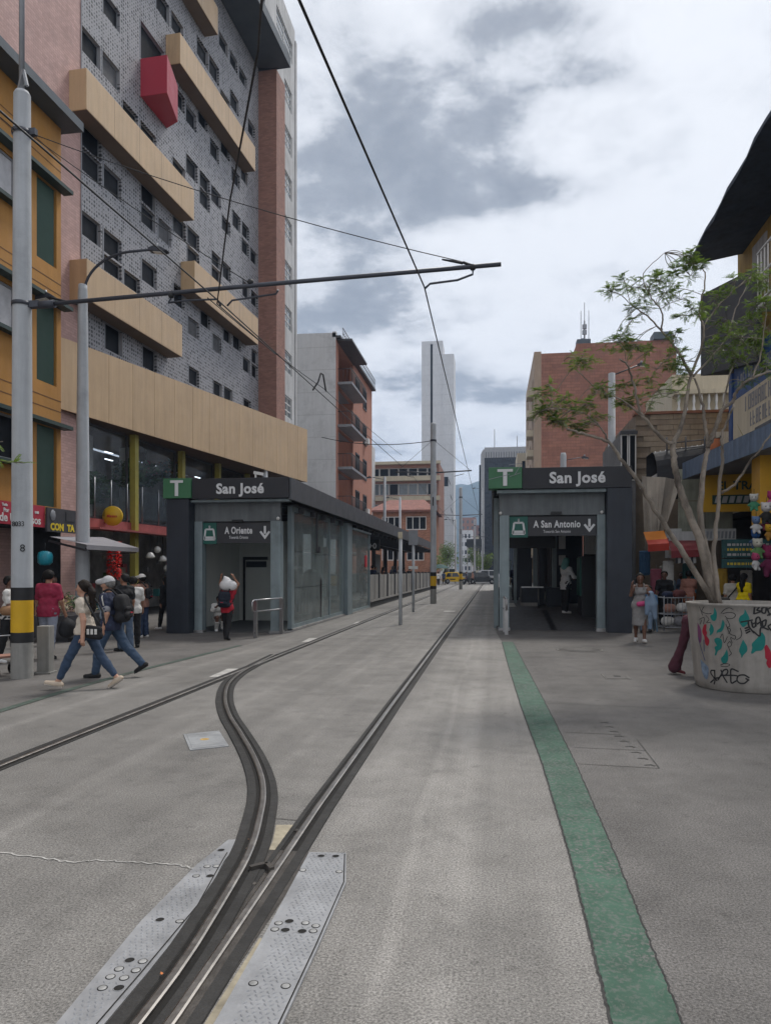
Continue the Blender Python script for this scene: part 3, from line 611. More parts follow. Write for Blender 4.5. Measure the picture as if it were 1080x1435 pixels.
# ground-floor goods under the red fascia
t = thing('garland', 'bright red tinsel garland hanging beside the shop doorway', 'garland', F2W(1.0, -.55, 0))
m = MB(); rr = random.Random(4)
for k in range(420):
    z = rr.uniform(1.45, 2.65); a = rr.uniform(0, 6.28); p = Vector((.17 * math.cos(a), .17 * math.sin(a), z)); q = p * 1; q.x *= 1.55; q.y *= 1.55; q.z += rr.uniform(-.08, .08)
    n = Vector((-math.sin(a), math.cos(a), .3)) * .03; m.add([p - n, q, p + n], [(0, 1, 2)])
m.build('tinsel', mat('red_tinsel', (.62, .02, .015), .35, amt=.3, scale=8), t)
m = MB(); m.tube([(0, 0, 2.6), (0, 0, 3.02)], .012, 5); m.build('cord', M_DARK, t)
M_LAMPW = mat('frosted_lamp_glass', (.75, .75, .72), .3, amt=.05)
def pendant(lab, u, y, z, k):
    t = thing('pendant_lamp', lab, 'lamp', F2W(u, y, z), 0, 'pendant lamps hung in the ground-floor shop window')
    m = MB(); m.tube([(0, 0, .15), (0, 0, 3.0 - z)], .01, 5); m.build('cord', M_DARK, t)
    m = MB(); m.lathe([(.02, .17), (.09, .14), (.17, .0), (.15, -.04), (.05, -.06)], 14) if k else m.ball((0, 0, .03), .13, 12); m.build('lamp_shade', M_LAMPW, t)
for k, (u, z, lab) in enumerate(((3.7, 2.2, 'white shaded pendant lamp hung next to the yellow shop column'), (4.4, 2.45, 'white globe pendant lamp, highest in the shop window'), (5.0, 2.1, 'white shaded pendant lamp in the middle of the shop window'), (5.5, 1.75, 'white globe pendant lamp hung low behind the man in a tan vest'), (6.1, 2.3, 'white shaded pendant lamp hung closest to the kiosk pylon'))):
    pendant(lab, u, -.35 + .1 * k, z, (k + 1) % 2)
m = MB(); rr = random.Random(8)
for k in range(46):
    u = rr.uniform(.3, 8.5); z = rr.uniform(.2, 2.2); s = rr.uniform(.08, .28); m.box(u, u + s, 1.2, 1.2 + s, z, z + s * 1.2, k % 5)
st = m.build('shelf_goods', [mat('goods_%s' % n, c, .6) for n, c in (('cream', (.4, .36, .28)), ('teal', (.05, .22, .22)), ('red', (.3, .05, .05)), ('grey', (.2, .2, .2)), ('green', (.08, .16, .06)))], mall, kind='stuff')
# ================================================================ OTHER BUILDINGS ON THE MALL SIDE
M_ORANGE = mat('ochre_render', (.40, .195, .045), .75, amt=.08, scale=1.2, streak=.10, dirt=.12)
M_GREENM = mat('dark_green_sheet', (.040, .085, .065), .5, amt=.08, scale=2)
M_TRIM = mat('dark_green_trim', (.03, .05, .045), .6, amt=.1)
M_CURTAIN = mat('pale_curtain', (.45, .45, .47), .8, amt=.2, scale=4)
M_GROOVEO = mat('ochre_groove', (.13, .06, .02), .8)
oc = thing('ochre_building', 'ochre building with dark green corrugated shutters beside the pink brick', 'building', (-12.3, 7.0, 0), R(89))
ops = []
for z in (3.45, 6.84, 10.15): ops.append((10.98, 11.86, z, z + 2.22))
for z in (4.5, 7.8, 11.1): ops += [(7.0, 10.15, z, z + 1.15), (2.6, 5.8, z, z + 1.15)]
m = MB(); m.wall(0, 12.06, 2.95, 14.2, ops, .14); m.box(0, 12.06, .4, 8, 2.95, 14.2); m.quad((12.06, 0, 2.95), (12.06, .4, 2.95), (12.06, .4, 14.2), (12.06, 0, 14.2)); m.build('wall', M_ORANGE, oc)
m = MB()
for z in (6.45, 6.15, 9.75, 9.45, 13.3, 12.95, 3.2): m.box(0, 12.061, -.004, 0, z, z + .03)
for u in (10.55, 11.6):
    for a, b in ((5.9, 6.15), (9.2, 9.45), (12.5, 12.95)): pass
m.build('render_groove', M_GROOVEO, oc)
for z in (3.45, 6.84, 10.15):
    m = MB(); n = 12
    for i in range(n): 
        a = 10.99 + .86 * i / n; b = a + .86 / n; m.quad((a, .10, z + .01), ((a + b) / 2, .06, z + .01), ((a + b) / 2, .06, z + 2.2), (a, .10, z + 2.2)); m.quad(((a + b) / 2, .06, z + .01), (b, .10, z + .01), (b, .10, z + 2.2), ((a + b) / 2, .06, z + 2.2))
    m.build('corrugated_shutter', M_GREENM, oc, fix=False)
    m = MB(); m.box(2, 12.2, -.30, 0, z + 2.22, z + 2.32); m.build('ledge', M_TRIM, oc)
for z in (4.5, 7.8, 11.1):
    m = MB(); m.box(2, 10.4, -.22, 0, z - .12, z - .02); m.build('sill', M_TRIM, oc)
    for a in (7.0, 2.6):
        m = MB(); m.frame(a, a + 3.15, z, z + 1.15, .06, .06, .12, nu=3); f = m.build('window', M_ALU, oc)
        m = MB(); m.box(a + .05, a + 3.1, .09, .10, z + .04, z + 1.1); m.build('pane', M_CURTAIN if z != 4.5 else M_WIN, f)
m = MB(); m.box(-1, 12.3, -.55, .5, 14.2, 14.45); m.build('roof_eave', M_SLATE, oc)
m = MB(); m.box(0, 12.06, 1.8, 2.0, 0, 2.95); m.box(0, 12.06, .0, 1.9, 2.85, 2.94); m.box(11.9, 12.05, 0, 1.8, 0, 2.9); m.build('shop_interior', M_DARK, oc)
# shop signs on the ochre building
t = thing('shop_sign', 'red sign board with white letters behind the striped pole', 'sign', (-12.24, 7.0, 0), R(89))
m = MB(); m.box(6.5, 11.1, -.10, -.03, 2.85, 3.42); m.build('board', mat('sign_crimson', (.36, .03, .05), .5, amt=.08), t)
for u, z, s, q in ((9.6, 2.92, .30, 'de U'), (10.72, 2.92, .30, 'sos'), (9.55, 3.15, .14, 'Por'), (9.5, 3.30, .09, 'Todo'), (10.75, 3.2, .12, 'nes')):
    lettering(q, s, M_WHITE, t, (u, -.105, z), bold=.006)
t = thing('shop_sign', 'black sign with yellow letters and a figure, next to the pink wall', 'sign', (-12.24, 7.0, 0), R(89))
m = MB(); m.box(11.12, 12.45, -.16, -.10, 2.75, 3.4); m.build('board', M_ALUD, t)
M_SIGNY = mat('sign_yellow_letters', (.60, .45, .03), .5, amt=.1)
lettering('CON', .26, M_SIGNY, t, (11.55, -.165, 2.80), bold=.012); lettering('TA', .26, M_SIGNY, t, (12.18, -.165, 2.80), bold=.012)
m = MB(); m.ball((11.35, -.17, 3.2), .13, 8, sc=(1, .2, 1.2)); m.build('painted_figure', M_ALU, t)
m = MB(); m.box(11.95, 12.35, -.18, -.16, 3.08, 3.34); m.build('emblem', M_ALUD, t)
# slanted grey canvas awning
t = thing('awning', 'slanted grey canvas awning over the stall beside the pink wall', 'awning', (-12.2, 7.0, 0), R(89))
m = MB(); m.add([(11.3, -.05, 2.62), (14.0, -.05, 2.72), (12.75, -1.9, 2.34), (10.1, -1.9, 2.34), (12.75, -1.9, 2.22), (10.1, -1.9, 2.22)], [(0, 1, 2, 3), (3, 2, 4, 5)]); m.build('canvas', mat('grey_canvas', (.24, .235, .26), .8, amt=.12, scale=2, dirt=.2), t, fix=False)
m = MB(); m.bar((10.15, -1.85, 2.2), (11.3, -.05, 2.5), .05, .05); m.bar((12.7, -1.85, 2.2), (13.9, -.05, 2.2), .03, .03); m.bar((10.1, -1.87, 2.25), (12.75, -1.87, 2.25), .04, .04); m.build('frame', M_ALUD, t)
t = thing('hanging_bag', 'turquoise plastic bundle hanging from the awning by the striped pole', 'bag', (-11.35, 17.2, 2.02))
m = MB(); m.lathe([(0, -.2), (.12, -.19), (.18, -.13), (.19, .03), (.16, .13), (.06, .17), (0, .17)], 14); m.build('bundle', mat('turquoise_plastic', (.02, .25, .33), .35, amt=.2, scale=9), t)
m = MB(); m.tube([(0, 0, .18), (0, 0, .38)], .012, 5); m.build('cord', M_DARK, t)
# market stall of greens
t = thing('market_stall', 'low dark market stall heaped with greens under the grey awning', 'stall', (-10.35, 17.0, 0), R(92))
m = MB(); m.box(-1.2, 1.3, -.5, .5, .1, .62); m.box(-1.1, 1.2, -.4, .4, .0, .1); m.build('counter', M_ALUD, t)
rnd = random.Random(12); mb = MB()
for k in range(26): leafy(mb, (rnd.uniform(-1.1, 1.2), rnd.uniform(-.42, .42), rnd.uniform(.68, 1.0)), .16, 26, rnd, k % 4, .05)
mb.build('produce', [mat('produce_' + n, c, .6) for n, c in (('green', (.07, .13, .035)), ('dark', (.04, .06, .03)), ('pale', (.35, .32, .22)), ('straw', (.25, .18, .08)))], t, kind='stuff')

# ---------------------------------------------------------------- narrow white tower behind the mall
t = thing('white_building', 'narrow stained white building rising behind the brown brick pier', 'building', (-12.5, 41.0, 0), R(90))
ops = [(1.9, 3.5, 30.4 - 2.75 * k, 31.7 - 2.75 * k) for k in range(10)] + [(.2, 3.6, 33.6, 34.9)]
m = MB(); m.wall(-2, 4.2, 0, 36.2, ops, .25); m.box(-2, 4.2, .4, 6, 0, 36.2); m.quad((4.2, 0, 0), (4.2, .4, 0), (4.2, .4, 36.2), (4.2, 0, 36.2)); m.quad((-2, 0, 36.2), (4.2, 0, 36.2), (4.2, .4, 36.2), (-2, .4, 36.2)); m.build('wall', M_OFFW, t)
m = MB(); m.box(4.2, 4.5, -.06, 1.5, 0, 35.6); m.build('corner_strip', M_OFFW, t)
M_PALEGLASS = mat('pale_window_glass', (.13, .15, .165), .15, spec=.4, amt=.2)
for a, b, c, d in ops:
    m = MB(); m.frame(a + .01, b - .01, c + .01, d - .01, .07, .06, .14, nu=1, nz=2); f = m.build('window', M_WHITE, t)
    m = MB(); m.box(a + .06, b - .06, .09, .10, c + .06, d - .06); m.build('pane', M_PALEGLASS, f)

# ---------------------------------------------------------------- apartment block: blank white flank, terracotta street front
M_TERRA = mat('terracotta_render', (.36, .165, .115), .8, amt=.07, scale=1.5, streak=.10)
M_FLANK = mat('blank_white_flank', (.56, .56, .565), .85, amt=.06, scale=.5, streak=.08, dirt=.22, extra=brick_extra(40, 1.6, .03, (.82, .82, .82), var=.02))
t = thing('apartment_block', 'apartment block with terracotta front, balconies and a blank white flank', 'building', (-11.0, 50.6, 0), R(90))
m = MB(); m.quad((0, 0, 0), (0, 9, 0), (0, 9, 18.75), (0, 0, 18.6)); m.box(-.0, .5, 0.0, .25, 18.3, 18.7); m.build('flank_wall', M_FLANK, t)
ops = []
for k in range(5):
    z = 15.2 - 3.05 * k; ops += [(.9, 6.4, z + .1, z + 2.85), (7.5, 8.9, z + .55, z + 2.1), (11.0, 12.4, z + .55, z + 2.1)]
m = MB(); m.wall(.001, 15.6, 0, 18.3, ops, .25, rmi=0); m.quad((15.6, 0, 0), (15.6, 8, 0), (15.6, 8, 18.3), (15.6, 0, 18.3)); m.quad((0.5, 0.25, 18.3), (15.6, 0, 18.3), (15.6, 8, 18.3), (0.5, 8, 18.3)); m.build('front_wall', M_TERRA, t)
m = MB(); m.box(.5, 7, 1.6, 1.8, .3, 18.2); m.build('recess_wall', M_WHITE, t)
m = MB(); m.box(.02, 15.7, -.35, 0, 18.25, 18.42); m.box(.3, 6.6, -1.1, 0, 18.1, 18.24); m.build('cornice', M_ALUD, t)
m = MB()
for u in np.arange(1.0, 15.6, .5): m.tube([(u, -.3, 18.4), (u, -.3, 19.25)], .022, 4)
for z in (18.85, 19.25): m.tube([(1.0, -.3, z), (15.5, -.3, z)], .025, 4)
m.build('roof_railing', M_ALUD, t)
for k in range(5):
    z = 15.2 - 3.05 * k
    m = MB(); m.box(.6, 6.7, -1.05, 1.6, z - .12, z + .06); b = m.build('balcony', M_ALU, t)
    m = MB()
    for u in np.arange(.65, 6.7, .24): m.tube([(u, -1.0, z + .06), (u, -1.0, z + 1.0)], .018, 4)
    m.tube([(.65, -1.0, z + 1.0), (6.65, -1.0, z + 1.0)], .03, 4); m.tube([(.65, -1.0, z + 1.0), (.65, 0, z + 1.0)], .03, 4)
    for v in (-.7, -.4, -.1): m.tube([(.65, v, z + .06), (.65, v, z + 1.0)], .018, 4)
    m.build('railing', M_ALUD, b)
    m = MB(); m.frame(1.6, 3.2, z + .1, z + 2.3, .08, 1.50, 1.58, nu=1); f = m.build('balcony_door', M_ALUD, t); m = MB(); m.box(1.65, 3.15, 1.53, 1.56, z + .15, z + 2.25); m.build('pane', M_WIN, f)
    for a in (7.5, 11.0):
        m = MB(); m.frame(a - .1, a + 1.5, z + .45, z + 2.2, .12, -.07, .05, nu=1); f = m.build('window', M_ALUD, t); m = MB(); m.box(a, a + 1.4, .08, .1, z + .56, z + 2.1); m.build('pane', M_WIN, f)
        if a == 11.0 and k % 2:
            m = MB(); m.box(a + .3, a + 1.1, -.4, -.08, z + .5, z + 1.0); m.build('air_conditioner', M_WHITE, t)
t = thing('barred_fence', 'tall curved white bar fence between the tan band and the blank flank', 'fence', (-11.6, 39.2, 0), R(86))
for i in range(9):
    m = MB(); u = i * .42; m.tube([(u, 0, 5.6), (u, .15, 6.6), (u, -.1, 7.6), (u, .1, 8.8)], .04, 5); m.build('bar', M_WHITE, t)
m = MB(); m.tube([(0, .05, 8.8), (3.4, .05, 8.8)], .04, 5); m.box(0, 3.4, 0, 2, 0, 5.6); m.build('base', M_OFFW, t)

# ================================================================ FAR END OF THE STREET
M_FARBRICK = mat('far_brick', (.30, .155, .115), .85, amt=.1, scale=.7, streak=.1)
M_CREAM = mat('cream_render', (.50, .44, .33), .8, amt=.08, scale=.6, streak=.15)
M_TOWER = mat('tower_white', (.60, .60, .61), .7, amt=.04, scale=.3, streak=.12, dirt=.06, extra=brick_extra(60, 3.4, .09, (.86, .86, .87), var=.015))
M_ROOFT = mat('red_roof_tiles', (.20, .085, .065), .85, amt=.3, scale=3)
def grid_building(name, label, x0, x1, y0, y1, h, m_wall, rows, cols, ww, wh, z0=1.0, faces=('front',), mg=None, margin=.6, sill=False):
    """a far block: wall with real window openings; windows and panes on the faces that show"""
    t = thing(name, label, 'building', (x0, y0, 0))
    w, d = x1 - x0, y1 - y0; fh = (h - z0 - .8) / rows
    def ops(L, n): 
        p = (L - 2 * margin) / n; return [(margin + p * i + (p - ww * p) / 2, margin + p * i + (p + ww * p) / 2, z0 + fh * j + (1 - wh) * fh * .5, z0 + fh * j + (1 + wh) * fh * .5) for i in range(n) for j in range(rows)]
    m = MB(); fo = ops(w, cols) if 'front' in faces else []; m.wall(0, w, 0, h, fo, .25); m.box(0.3, w - .3, .3, d, 0, h - .02)
    n2 = max(2, int(cols * d / w)); so = ops(d, n2)
    k = len(m.v)
    for s in ('left', 'right'):
        q = MB(); q.wall(0, d, 0, h, so if s in faces else [], .25)
        q.v = [(0 + y, x, z) for x, y, z in q.v] if s == 'left' else [(w - y, x, z) for x, y, z in q.v]
        m.add(q.v, q.f)
    m.build('wall', m_wall, t)
    lists = [('front', fo)] + [(s, so) for s in ('left', 'right') if s in faces]
    for s, oo in lists:
        for a, b, c, e in oo:
            q = MB(); q.box(a, b, .12, .16, c, e)
            q.v = q.v if s == 'front' else [(y, x, z) for x, y, z in q.v] if s == 'left' else [(w - y, x, z) for x, y, z in q.v]
            q.build('window', mg or M_WIN, t)
    return t
# striped office block
t = thing('office_block', 'long cream and brick office block with window bands past the terracotta flats', 'building', (-21.6, 126, 0))
bands = [(18.2, 19.6), (14.9, 16.9), (11.4, 13.3), (8.4, 10.3), (5.3, 7.2)]
m = MB(); m.wall(0, 12.4, 0, 20.6, [(.3, 12.1, a, b) for a, b in bands], .5); m.box(0, 12.4, .6, 14, 0, 20.6); m.quad((12.4, 0, 0), (12.4, .6, 0), (12.4, .6, 20.6), (12.4, 0, 20.6)); m.build('wall', M_FARBRICK, t)
m = MB(); m.box(-.3, 12.7, -1.0, 0, 17.3, 18.1); m.box(-.3, 12.7, -.8, 0, 20.2, 20.7); m.box(-.2, 12.6, -.5, 0, 13.9, 14.7); m.build('balcony_slab', M_CREAM, t)
for a, b in bands:
    for i in range(7):
        q = MB(); q.frame(.35 + i * 1.68, 1.95 + i * 1.68, a, b, .08, .2, .3); f = q.build('window', M_WHITE, t)
        q = MB(); q.box(.4 + i * 1.68, 1.9 + i * 1.68, .24, .26, a + .05, b - .05); q.build('pane', (M_PALEGLASS if (i * 3 + int(a)) % 4 else M_WIN) if a < 17 else M_WIN, f)
t = thing('water_tank_house', 'small white rooftop house with mast above the terracotta flats', 'building', (-22.5, 118, 0))
m = MB(); m.box(0, 2.6, 0, 5, 0, 22.6); m.build('wall', M_TOWER, t); m = MB(); m.box(.3, 1.1, 1, 2, 22.6, 24); m.build('roof_tank', M_TOWER, t); m = MB(); m.tube([(.8, 1.5, 24), (.8, 1.5, 27)], .12, 6); m.build('mast', M_ALU, t)
t = thing('brick_house', 'low orange brick house with red tiled roof behind the platform', 'building', (-15.2, 92, 0))
ops = [(1.2, 3.6, 6.9, 8.6), (4.3, 6.9, 6.9, 8.6), (1.2, 3.4, 3.0, 4.8), (4.4, 6.6, 3.0, 4.8)]
m = MB(); m.wall(0, 7.6, 0, 9.4, ops, .25); m.box(.05, 7.55, .3, 12, 0, 9.4); m.quad((7.6, 0, 0), (7.6, 12, 0), (7.6, 12, 9.4), (7.6, 0, 9.4)); m.build('wall', mat('orange_brick', (.31, .15, .095), .85, amt=.1, scale=2, extra=brick_extra(.3, .12, .02, (.8, .8, .8))), t)
m = MB(); m.add([(-.5, -.7, 9.4), (8.1, -.7, 9.4), (8.1, 13, 9.4), (-.5, 13, 9.4), (1.5, 5, 11.2), (6.2, 5, 11.2), (-.5, -.7, 9.15), (8.1, -.7, 9.15)], [(0, 1, 5, 4), (1, 2, 5), (2, 3, 4, 5), (3, 0, 4), (6, 7, 1, 0)]); m.build('roof', M_ROOFT, t)
for a, b, c, d in ops:
    q = MB(); q.frame(a, b, c, d, .1, .08, .16, nu=2); f = q.build('window', M_WHITE, t); q = MB(); q.box(a + .05, b - .05, .11, .13, c + .05, d - .05); q.build('pane', M_WIN, f)
# white tower
t = thing('white_tower', 'slender blank white tower with a black vertical slot', 'building', (-23.8, 246, 0))
m = MB(); m.wall(0, 7.1, 0, 79.5, [(2.95, 3.75, 44, 78.6)], .8); m.box(0.02, 7.1, .85, 11, 0, 79.5); m.quad((0, 0, 0), (0, 0, 79.5), (0, .85, 79.5), (0, .85, 0)); m.quad((0, 0, 79.5), (7.1, 0, 79.5), (7.1, .85, 79.5), (0, .85, 79.5)); m.box(7.1, 10.9, -.25, 11, 0, 74.8); m.build('wall', M_TOWER, t)
m = MB(); m.box(2.95, 3.75, .75, .84, 44, 78.6); m.build('slot_glazing', M_DARK, t)
m = MB()
for x0, x1, z0, z1 in ((5.0, 9.0, 30.2, 33.4),): m.box(x0, x1, -.30, -.26, z0, z1)
m.build('ribbon_window', M_WIN, t)
for k, (x, z) in enumerate(((9.0, 31.6), (9.6, 26.4), (9.7, 22.0), (10.2, 18.5))):
    m = MB(); m.prism([(x, z + 1.3), (x + .45, z + .3), (x + .9, z - 1.3), (x + .4, z - .3)], -.32, -.26); m.build('window', M_WIN, t)
# black tower
t = thing('black_tower', 'dark glass office tower with pale edge column and roof masts', 'building', (-4.0, 220, 0))
m = MB(); m.box(1.6, 20, 0, 16, 0, 35.5); m.build('curtain_wall', mat('black_curtain_wall', (.013, .016, .022), .3, amt=.2, scale=.4, spec=.3, extra=brick_extra(1.1, 1.35, .10, (1.7, 1.7, 1.7), var=.35)), t)
m = MB(); m.box(0, .5, .2, 15, 0, 33.5); m.build('side_glazing', M_WIN, t)
m = MB(); m.prism([(.5, 0), (1.6, 0), (1.6, 38.0), (1.2, 38.0), (.5, 36.6)], -.4, 14); m.build('edge_column', mat('grey_concrete_far', (.34, .34, .345), .85, amt=.06, streak=.12), t)
m = MB(); m.box(1.6, 20, -.3, 14, 35.5, 38.6); m.build('parapet', MATS['grey_concrete_far'], t)
m = MB()
for u in np.arange(2, 20, .75): m.box(u, u + .16, -.36, -.3, 34.6, 37.2)
m.build('parapet_fins', M_ALUD, t)
for x, z in ((4.6, 45), (11.4, 42.8)):
    m = MB(); m.tube([(x, 5, 38.6), (x, 5, z)], .12, 5); m.build('roof_mast', M_ALU, t)
# far brick blocks, shelter, hills
grid_building('brick_tower', 'distant pink brick tower block with a pale window strip in the street gap', -19, -9.8, 430, 445, 33, M_FARBRICK, 9, 3, .42, .5, mg=M_PALEGLASS)
grid_building('brick_tower', 'second distant brick tower block partly behind the dark tower', -9.6, -2.5, 440, 455, 29, M_FARBRICK, 8, 3, .4, .5, mg=M_WIN)
grid_building('pale_building', 'small pale building low at the far end of the street', -7.6, -2.6, 300, 312, 16, M_CREAM, 4, 3, .5, .5)
grid_building('pale_building', 'low white block under the distant brick towers', -15, -9, 330, 340, 20, M_TOWER, 5, 3, .5, .5)
grid_building('pale_building', 'grey block behind the platform roof end at the foot of the white tower', -20, -15.2, 180, 190, 19.5, M_OFFW, 5, 3, .55, .55, faces=('front', 'right'))
grid_building('pale_building', 'long pale block closing the view behind the crossing cars', -4.5, 12, 245, 250, 11, M_CREAM, 3, 8, .5, .5)
grid_building('pale_building', 'beige block beyond the crossing on the platform side', -44, -24, 160, 172, 17, M_CREAM, 5, 7, .5, .5)
t = thing('station_shelter', 'distant dark roofed tram shelter on white posts', 'shelter', (-5.3, 150, 0))
m = MB(); m.box(0, 3.2, 0, 30, 6.6, 8.2); m.build('roof', M_SLATE, t)
for i in range(5):
    m = MB(); m.box(.1 + .7 * i, .3 + .7 * i, .2 + i * 3, .5 + i * 3, 0, 6.6); m.build('post', M_WHITE, t)
M_HILL = mat('forested_hill', (.026, .045, .034), .95, amt=.4, scale=.02)
def hills(name, y, amp, base, seed, x0, x1):
    rnd = random.Random(seed); ph = [rnd.uniform(0, 6.28) for _ in range(9)]; n = 160; m = MB(); rows = 14; vs = []
    for j in range(rows):
        s = j / (rows - 1)
        for i in range(n):
            x = x0 + (x1 - x0) * i / (n - 1)
            h = base + amp * (.5 * math.sin(x / 900 + ph[0]) + .25 * math.sin(x / 370 + ph[1]) + .12 * math.sin(x / 150 + ph[2]) + .05 * math.sin(x / 60 + ph[3]))
            z = h * math.sin(s * math.pi / 2) + (0 if j in (0, rows - 1) else 12 * math.sin(x / 45 + j * 1.7 + ph[4]) + 9 * math.sin(x / 21 + j * 2.9 + ph[5]))
            vs.append((x, y + 550 * s, z - 2))
    m.add(vs, [(j * n + i, j * n + i + 1, (j + 1) * n + i + 1, (j + 1) * n + i) for j in range(rows - 1) for i in range(n - 1)], 0, True)
    struct(name, m, M_HILL, fix=False)
hills('hills', 1450, 55, 252, 2, -1900, 1500)
# ================================================================ RIGHT-HAND BUILDINGS
M_RBRICK = mat('red_brick_gable', (.275, .120, .078), .85, amt=.14, scale=.5, streak=.16, dirt=.15, extra=brick_extra(1.3, .42, .04, (.8, .8, .8), var=.13))
t = thing('brick_block', 'big red brick block with blank gable and rooftop antennas', 'building', (5.87, 106, 0))
so = [(a, a + 2.6, 2.0 + 2.9 * k, 3.8 + 2.9 * k) for a in (2.5, 9.5, 17.5) for k in range(10)]
m = MB(); m.quad((1.0, 0, 0), (19.4, 0, 0), (19.4, 0, 32.7), (1.0, 0, 32.7)); m.quad((19.4, 0, 0), (19.4, 26, 0), (19.4, 26, 32.7), (19.4, 0, 32.7)); m.quad((1, 0, 32.7), (19.4, 0, 32.7), (19.4, 26, 32.7), (1, 26, 32.7)); m.box(6.0, 19.3, 1, 12, 32.7, 34.2); m.build('gable_wall', M_RBRICK, t)
q = MB(); q.wall(0, 26, 0, 33.0, so, .5); q.v = [(y, x, z) for x, y, z in q.v]; q.quad((0, 0, 0), (1.0, 0, 0), (1.0, 0, 33.0), (0, 0, 33.0)); q.build('side_wall', mat('tan_render', (.33, .245, .175), .8, amt=.1, scale=.6, streak=.15), t)
for a, b, c, d in so:
    q = MB(); q.box(.3, .34, a, b, c, d); q.build('window', M_WIN, t)
    if a < 9: q = MB(); q.box(-.9, 0, a - .4, b + .4, c - 1.0, c - .1); q.build('balcony', M_CREAM, t)
m = MB(); m.box(6.1, 8, 1.2, 3, 34.2, 34.9); m.build('roof_hut', M_SLATE, t); m = MB(); m.box(16.5, 19.0, .4, 3, 34.2, 35.2); m.build('roof_hut', M_SLATE, t)
t = thing('antenna_mast', 'thin antenna mast with whips on the red brick block', 'antenna', (13.1, 108, 34.2))
m = MB(); m.tube([(0, 0, 0), (0, 0, 3.6)], .12, 6); m.build('mast', M_ALU, t)
for x, z0, z1 in ((-.5, 1.0, 5.0), (0, 3, 6.2), (.6, .9, 5.0)):
    m = MB(); m.tube([(x, 0, z0), (x, 0, z1)], .05, 4); m.bar((x, 0, z0), (0, 0, z0), .08, .08); m.build('whip', M_ALUD, t)
for z in (1.6, 2.4):
    m = MB(); m.box(-.3, .3, -.2, .2, z, z + .6); m.build('panel_antenna', M_ALU, t)
# grid slab block low left of the gable
grid_building('cream_block', 'cream building with windows just left of the red brick gable', 4.6, 9.5, 140, 150, 24, M_CREAM, 7, 3, .5, .55, faces=('front', 'left'))

# ---- stone-block house: every block its own piece
M_STONE = [mat('stone_block_' + n, c, .85, amt=.15, scale=4, bump=.4, streak=.15) for n, c in (('tan', (.30, .245, .185)), ('brown', (.27, .215, .165)), ('pale', (.30, .245, .185)))]
t = thing('stone_house', 'house wall of coursed brown stone blocks above the shop awnings', 'building', (5.6, 30, 0))
m = MB(); m.box(.02, 9.5, .06, 8, 0, 7.9); m.build('wall', mat('stone_mortar', (.20, .16, .12), .9), t)
rnd = random.Random(11); rows = 12; rh = .214; proto = []
for s in range(6):
    for c in range(3):
        q = MB(); w = .62 + .13 * s; q.box(.008, w - .008, 0, .06 + .01 * (s % 3), .008, rh - .008); proto.append((w, q.mesh('stone_block', M_STONE[c])))
for r in range(rows):
    x = -.02 - (r % 2) * .3; 
    while x < 9.2:
        w, me = rnd.choice(proto)
        if x > -.1: o = link('stone_block', me, t, (max(x, .0), 0 - rnd.uniform(0, .012), 5.3 + r * rh))
        x += w
m = MB(); m.box(-.05, 9.6, -.08, .4, 7.87, 7.97); m.build('coping', mat('terracotta_coping', (.25, .11, .07), .8), t)
m = MB(); m.box(3.0, 3.9, -.08, -.065, 6.55, 7.1); m.build('blank_plaque', M_OFFW, t)
t = thing('grey_annex', 'narrow grey shuttered annex between the lamp post and the stone wall', 'building', (4.9, 29.2, 0))
m = MB(); m.box(.2, .62, .3, 6, 0, 7.2); m.build('wall', mat('dull_grey_wall', (.17, .17, .175), .8, streak=.2), t)
for k in range(2):
    m = MB(); m.frame(.05 + .3 * k, .32 + .3 * k, 5.2, 7.0, .04, .22, .3); f = m.build('window', M_WHITE, t); m = MB(); m.box(.08 + .3 * k, .3 + .3 * k, .25, .27, 5.25, 6.95); m.build('pane', M_WIN, f)
m = MB(); m.box(.0, .66, .1, .35, 7.0, 7.12); m.build('lintel', M_ALUD, t)
# cream balustrade building behind
t = thing('balustrade_house', 'cream building with a row of white balusters above the stone wall', 'building', (10.6, 45, 0))
m = MB(); m.box(0, 9, .5, 8, 0, 13.4); m.box(0, 9, 0, .5, 0, 10.95); m.box(0, 9, -.1, .5, 12.1, 12.35); m.build('wall', M_CREAM, t)
pm = MB(); pm.lathe([(.07, 0), (.10, .25), (.05, .5), (.09, .75), (.07, 1.15)], 6); pm = pm.mesh('baluster', M_WHITE)
for i in range(20): link('baluster', pm, t, (  .3 + i * .42, .12, 10.95))
# ---- iron balcony and dark awning in front of the stone house
t = thing('iron_balcony', 'black iron balcony railing under the stone wall', 'balcony', (4.75, 25.4, .15))
m = MB()
for i in range(5): m.tube([(1.0, 0, 4.9 + .22 * i), (2.7, 0, 5.05 + .22 * i), (2.7, 1.6, 5.05 + .22 * i)], .02, 5)
for u in (1.0, 1.6, 2.2, 2.7): m.tube([(u, 0, 4.8), (u, 0, 6.0)], .03, 5)
m.build('railing', M_ALUD, t)
m = MB(); m.box(.7, 4.2, .1, 3, 4.6, 4.8); m.build('slab', M_OFFW, t)
t = thing('bowed_awning', 'bowed black awning beside the kiosk roof corner', 'awning', (5.35, 25.8, 0))
m = MB(); k = 8
v = [(0 + .0, -.9 * math.sin(i / k * 1.57), 5.7 - 1.3 * (1 - math.cos(i / k * 1.57))) for i in range(k + 1)]; v2 = [(1.75, y, z + .25) for x, y, z in v]
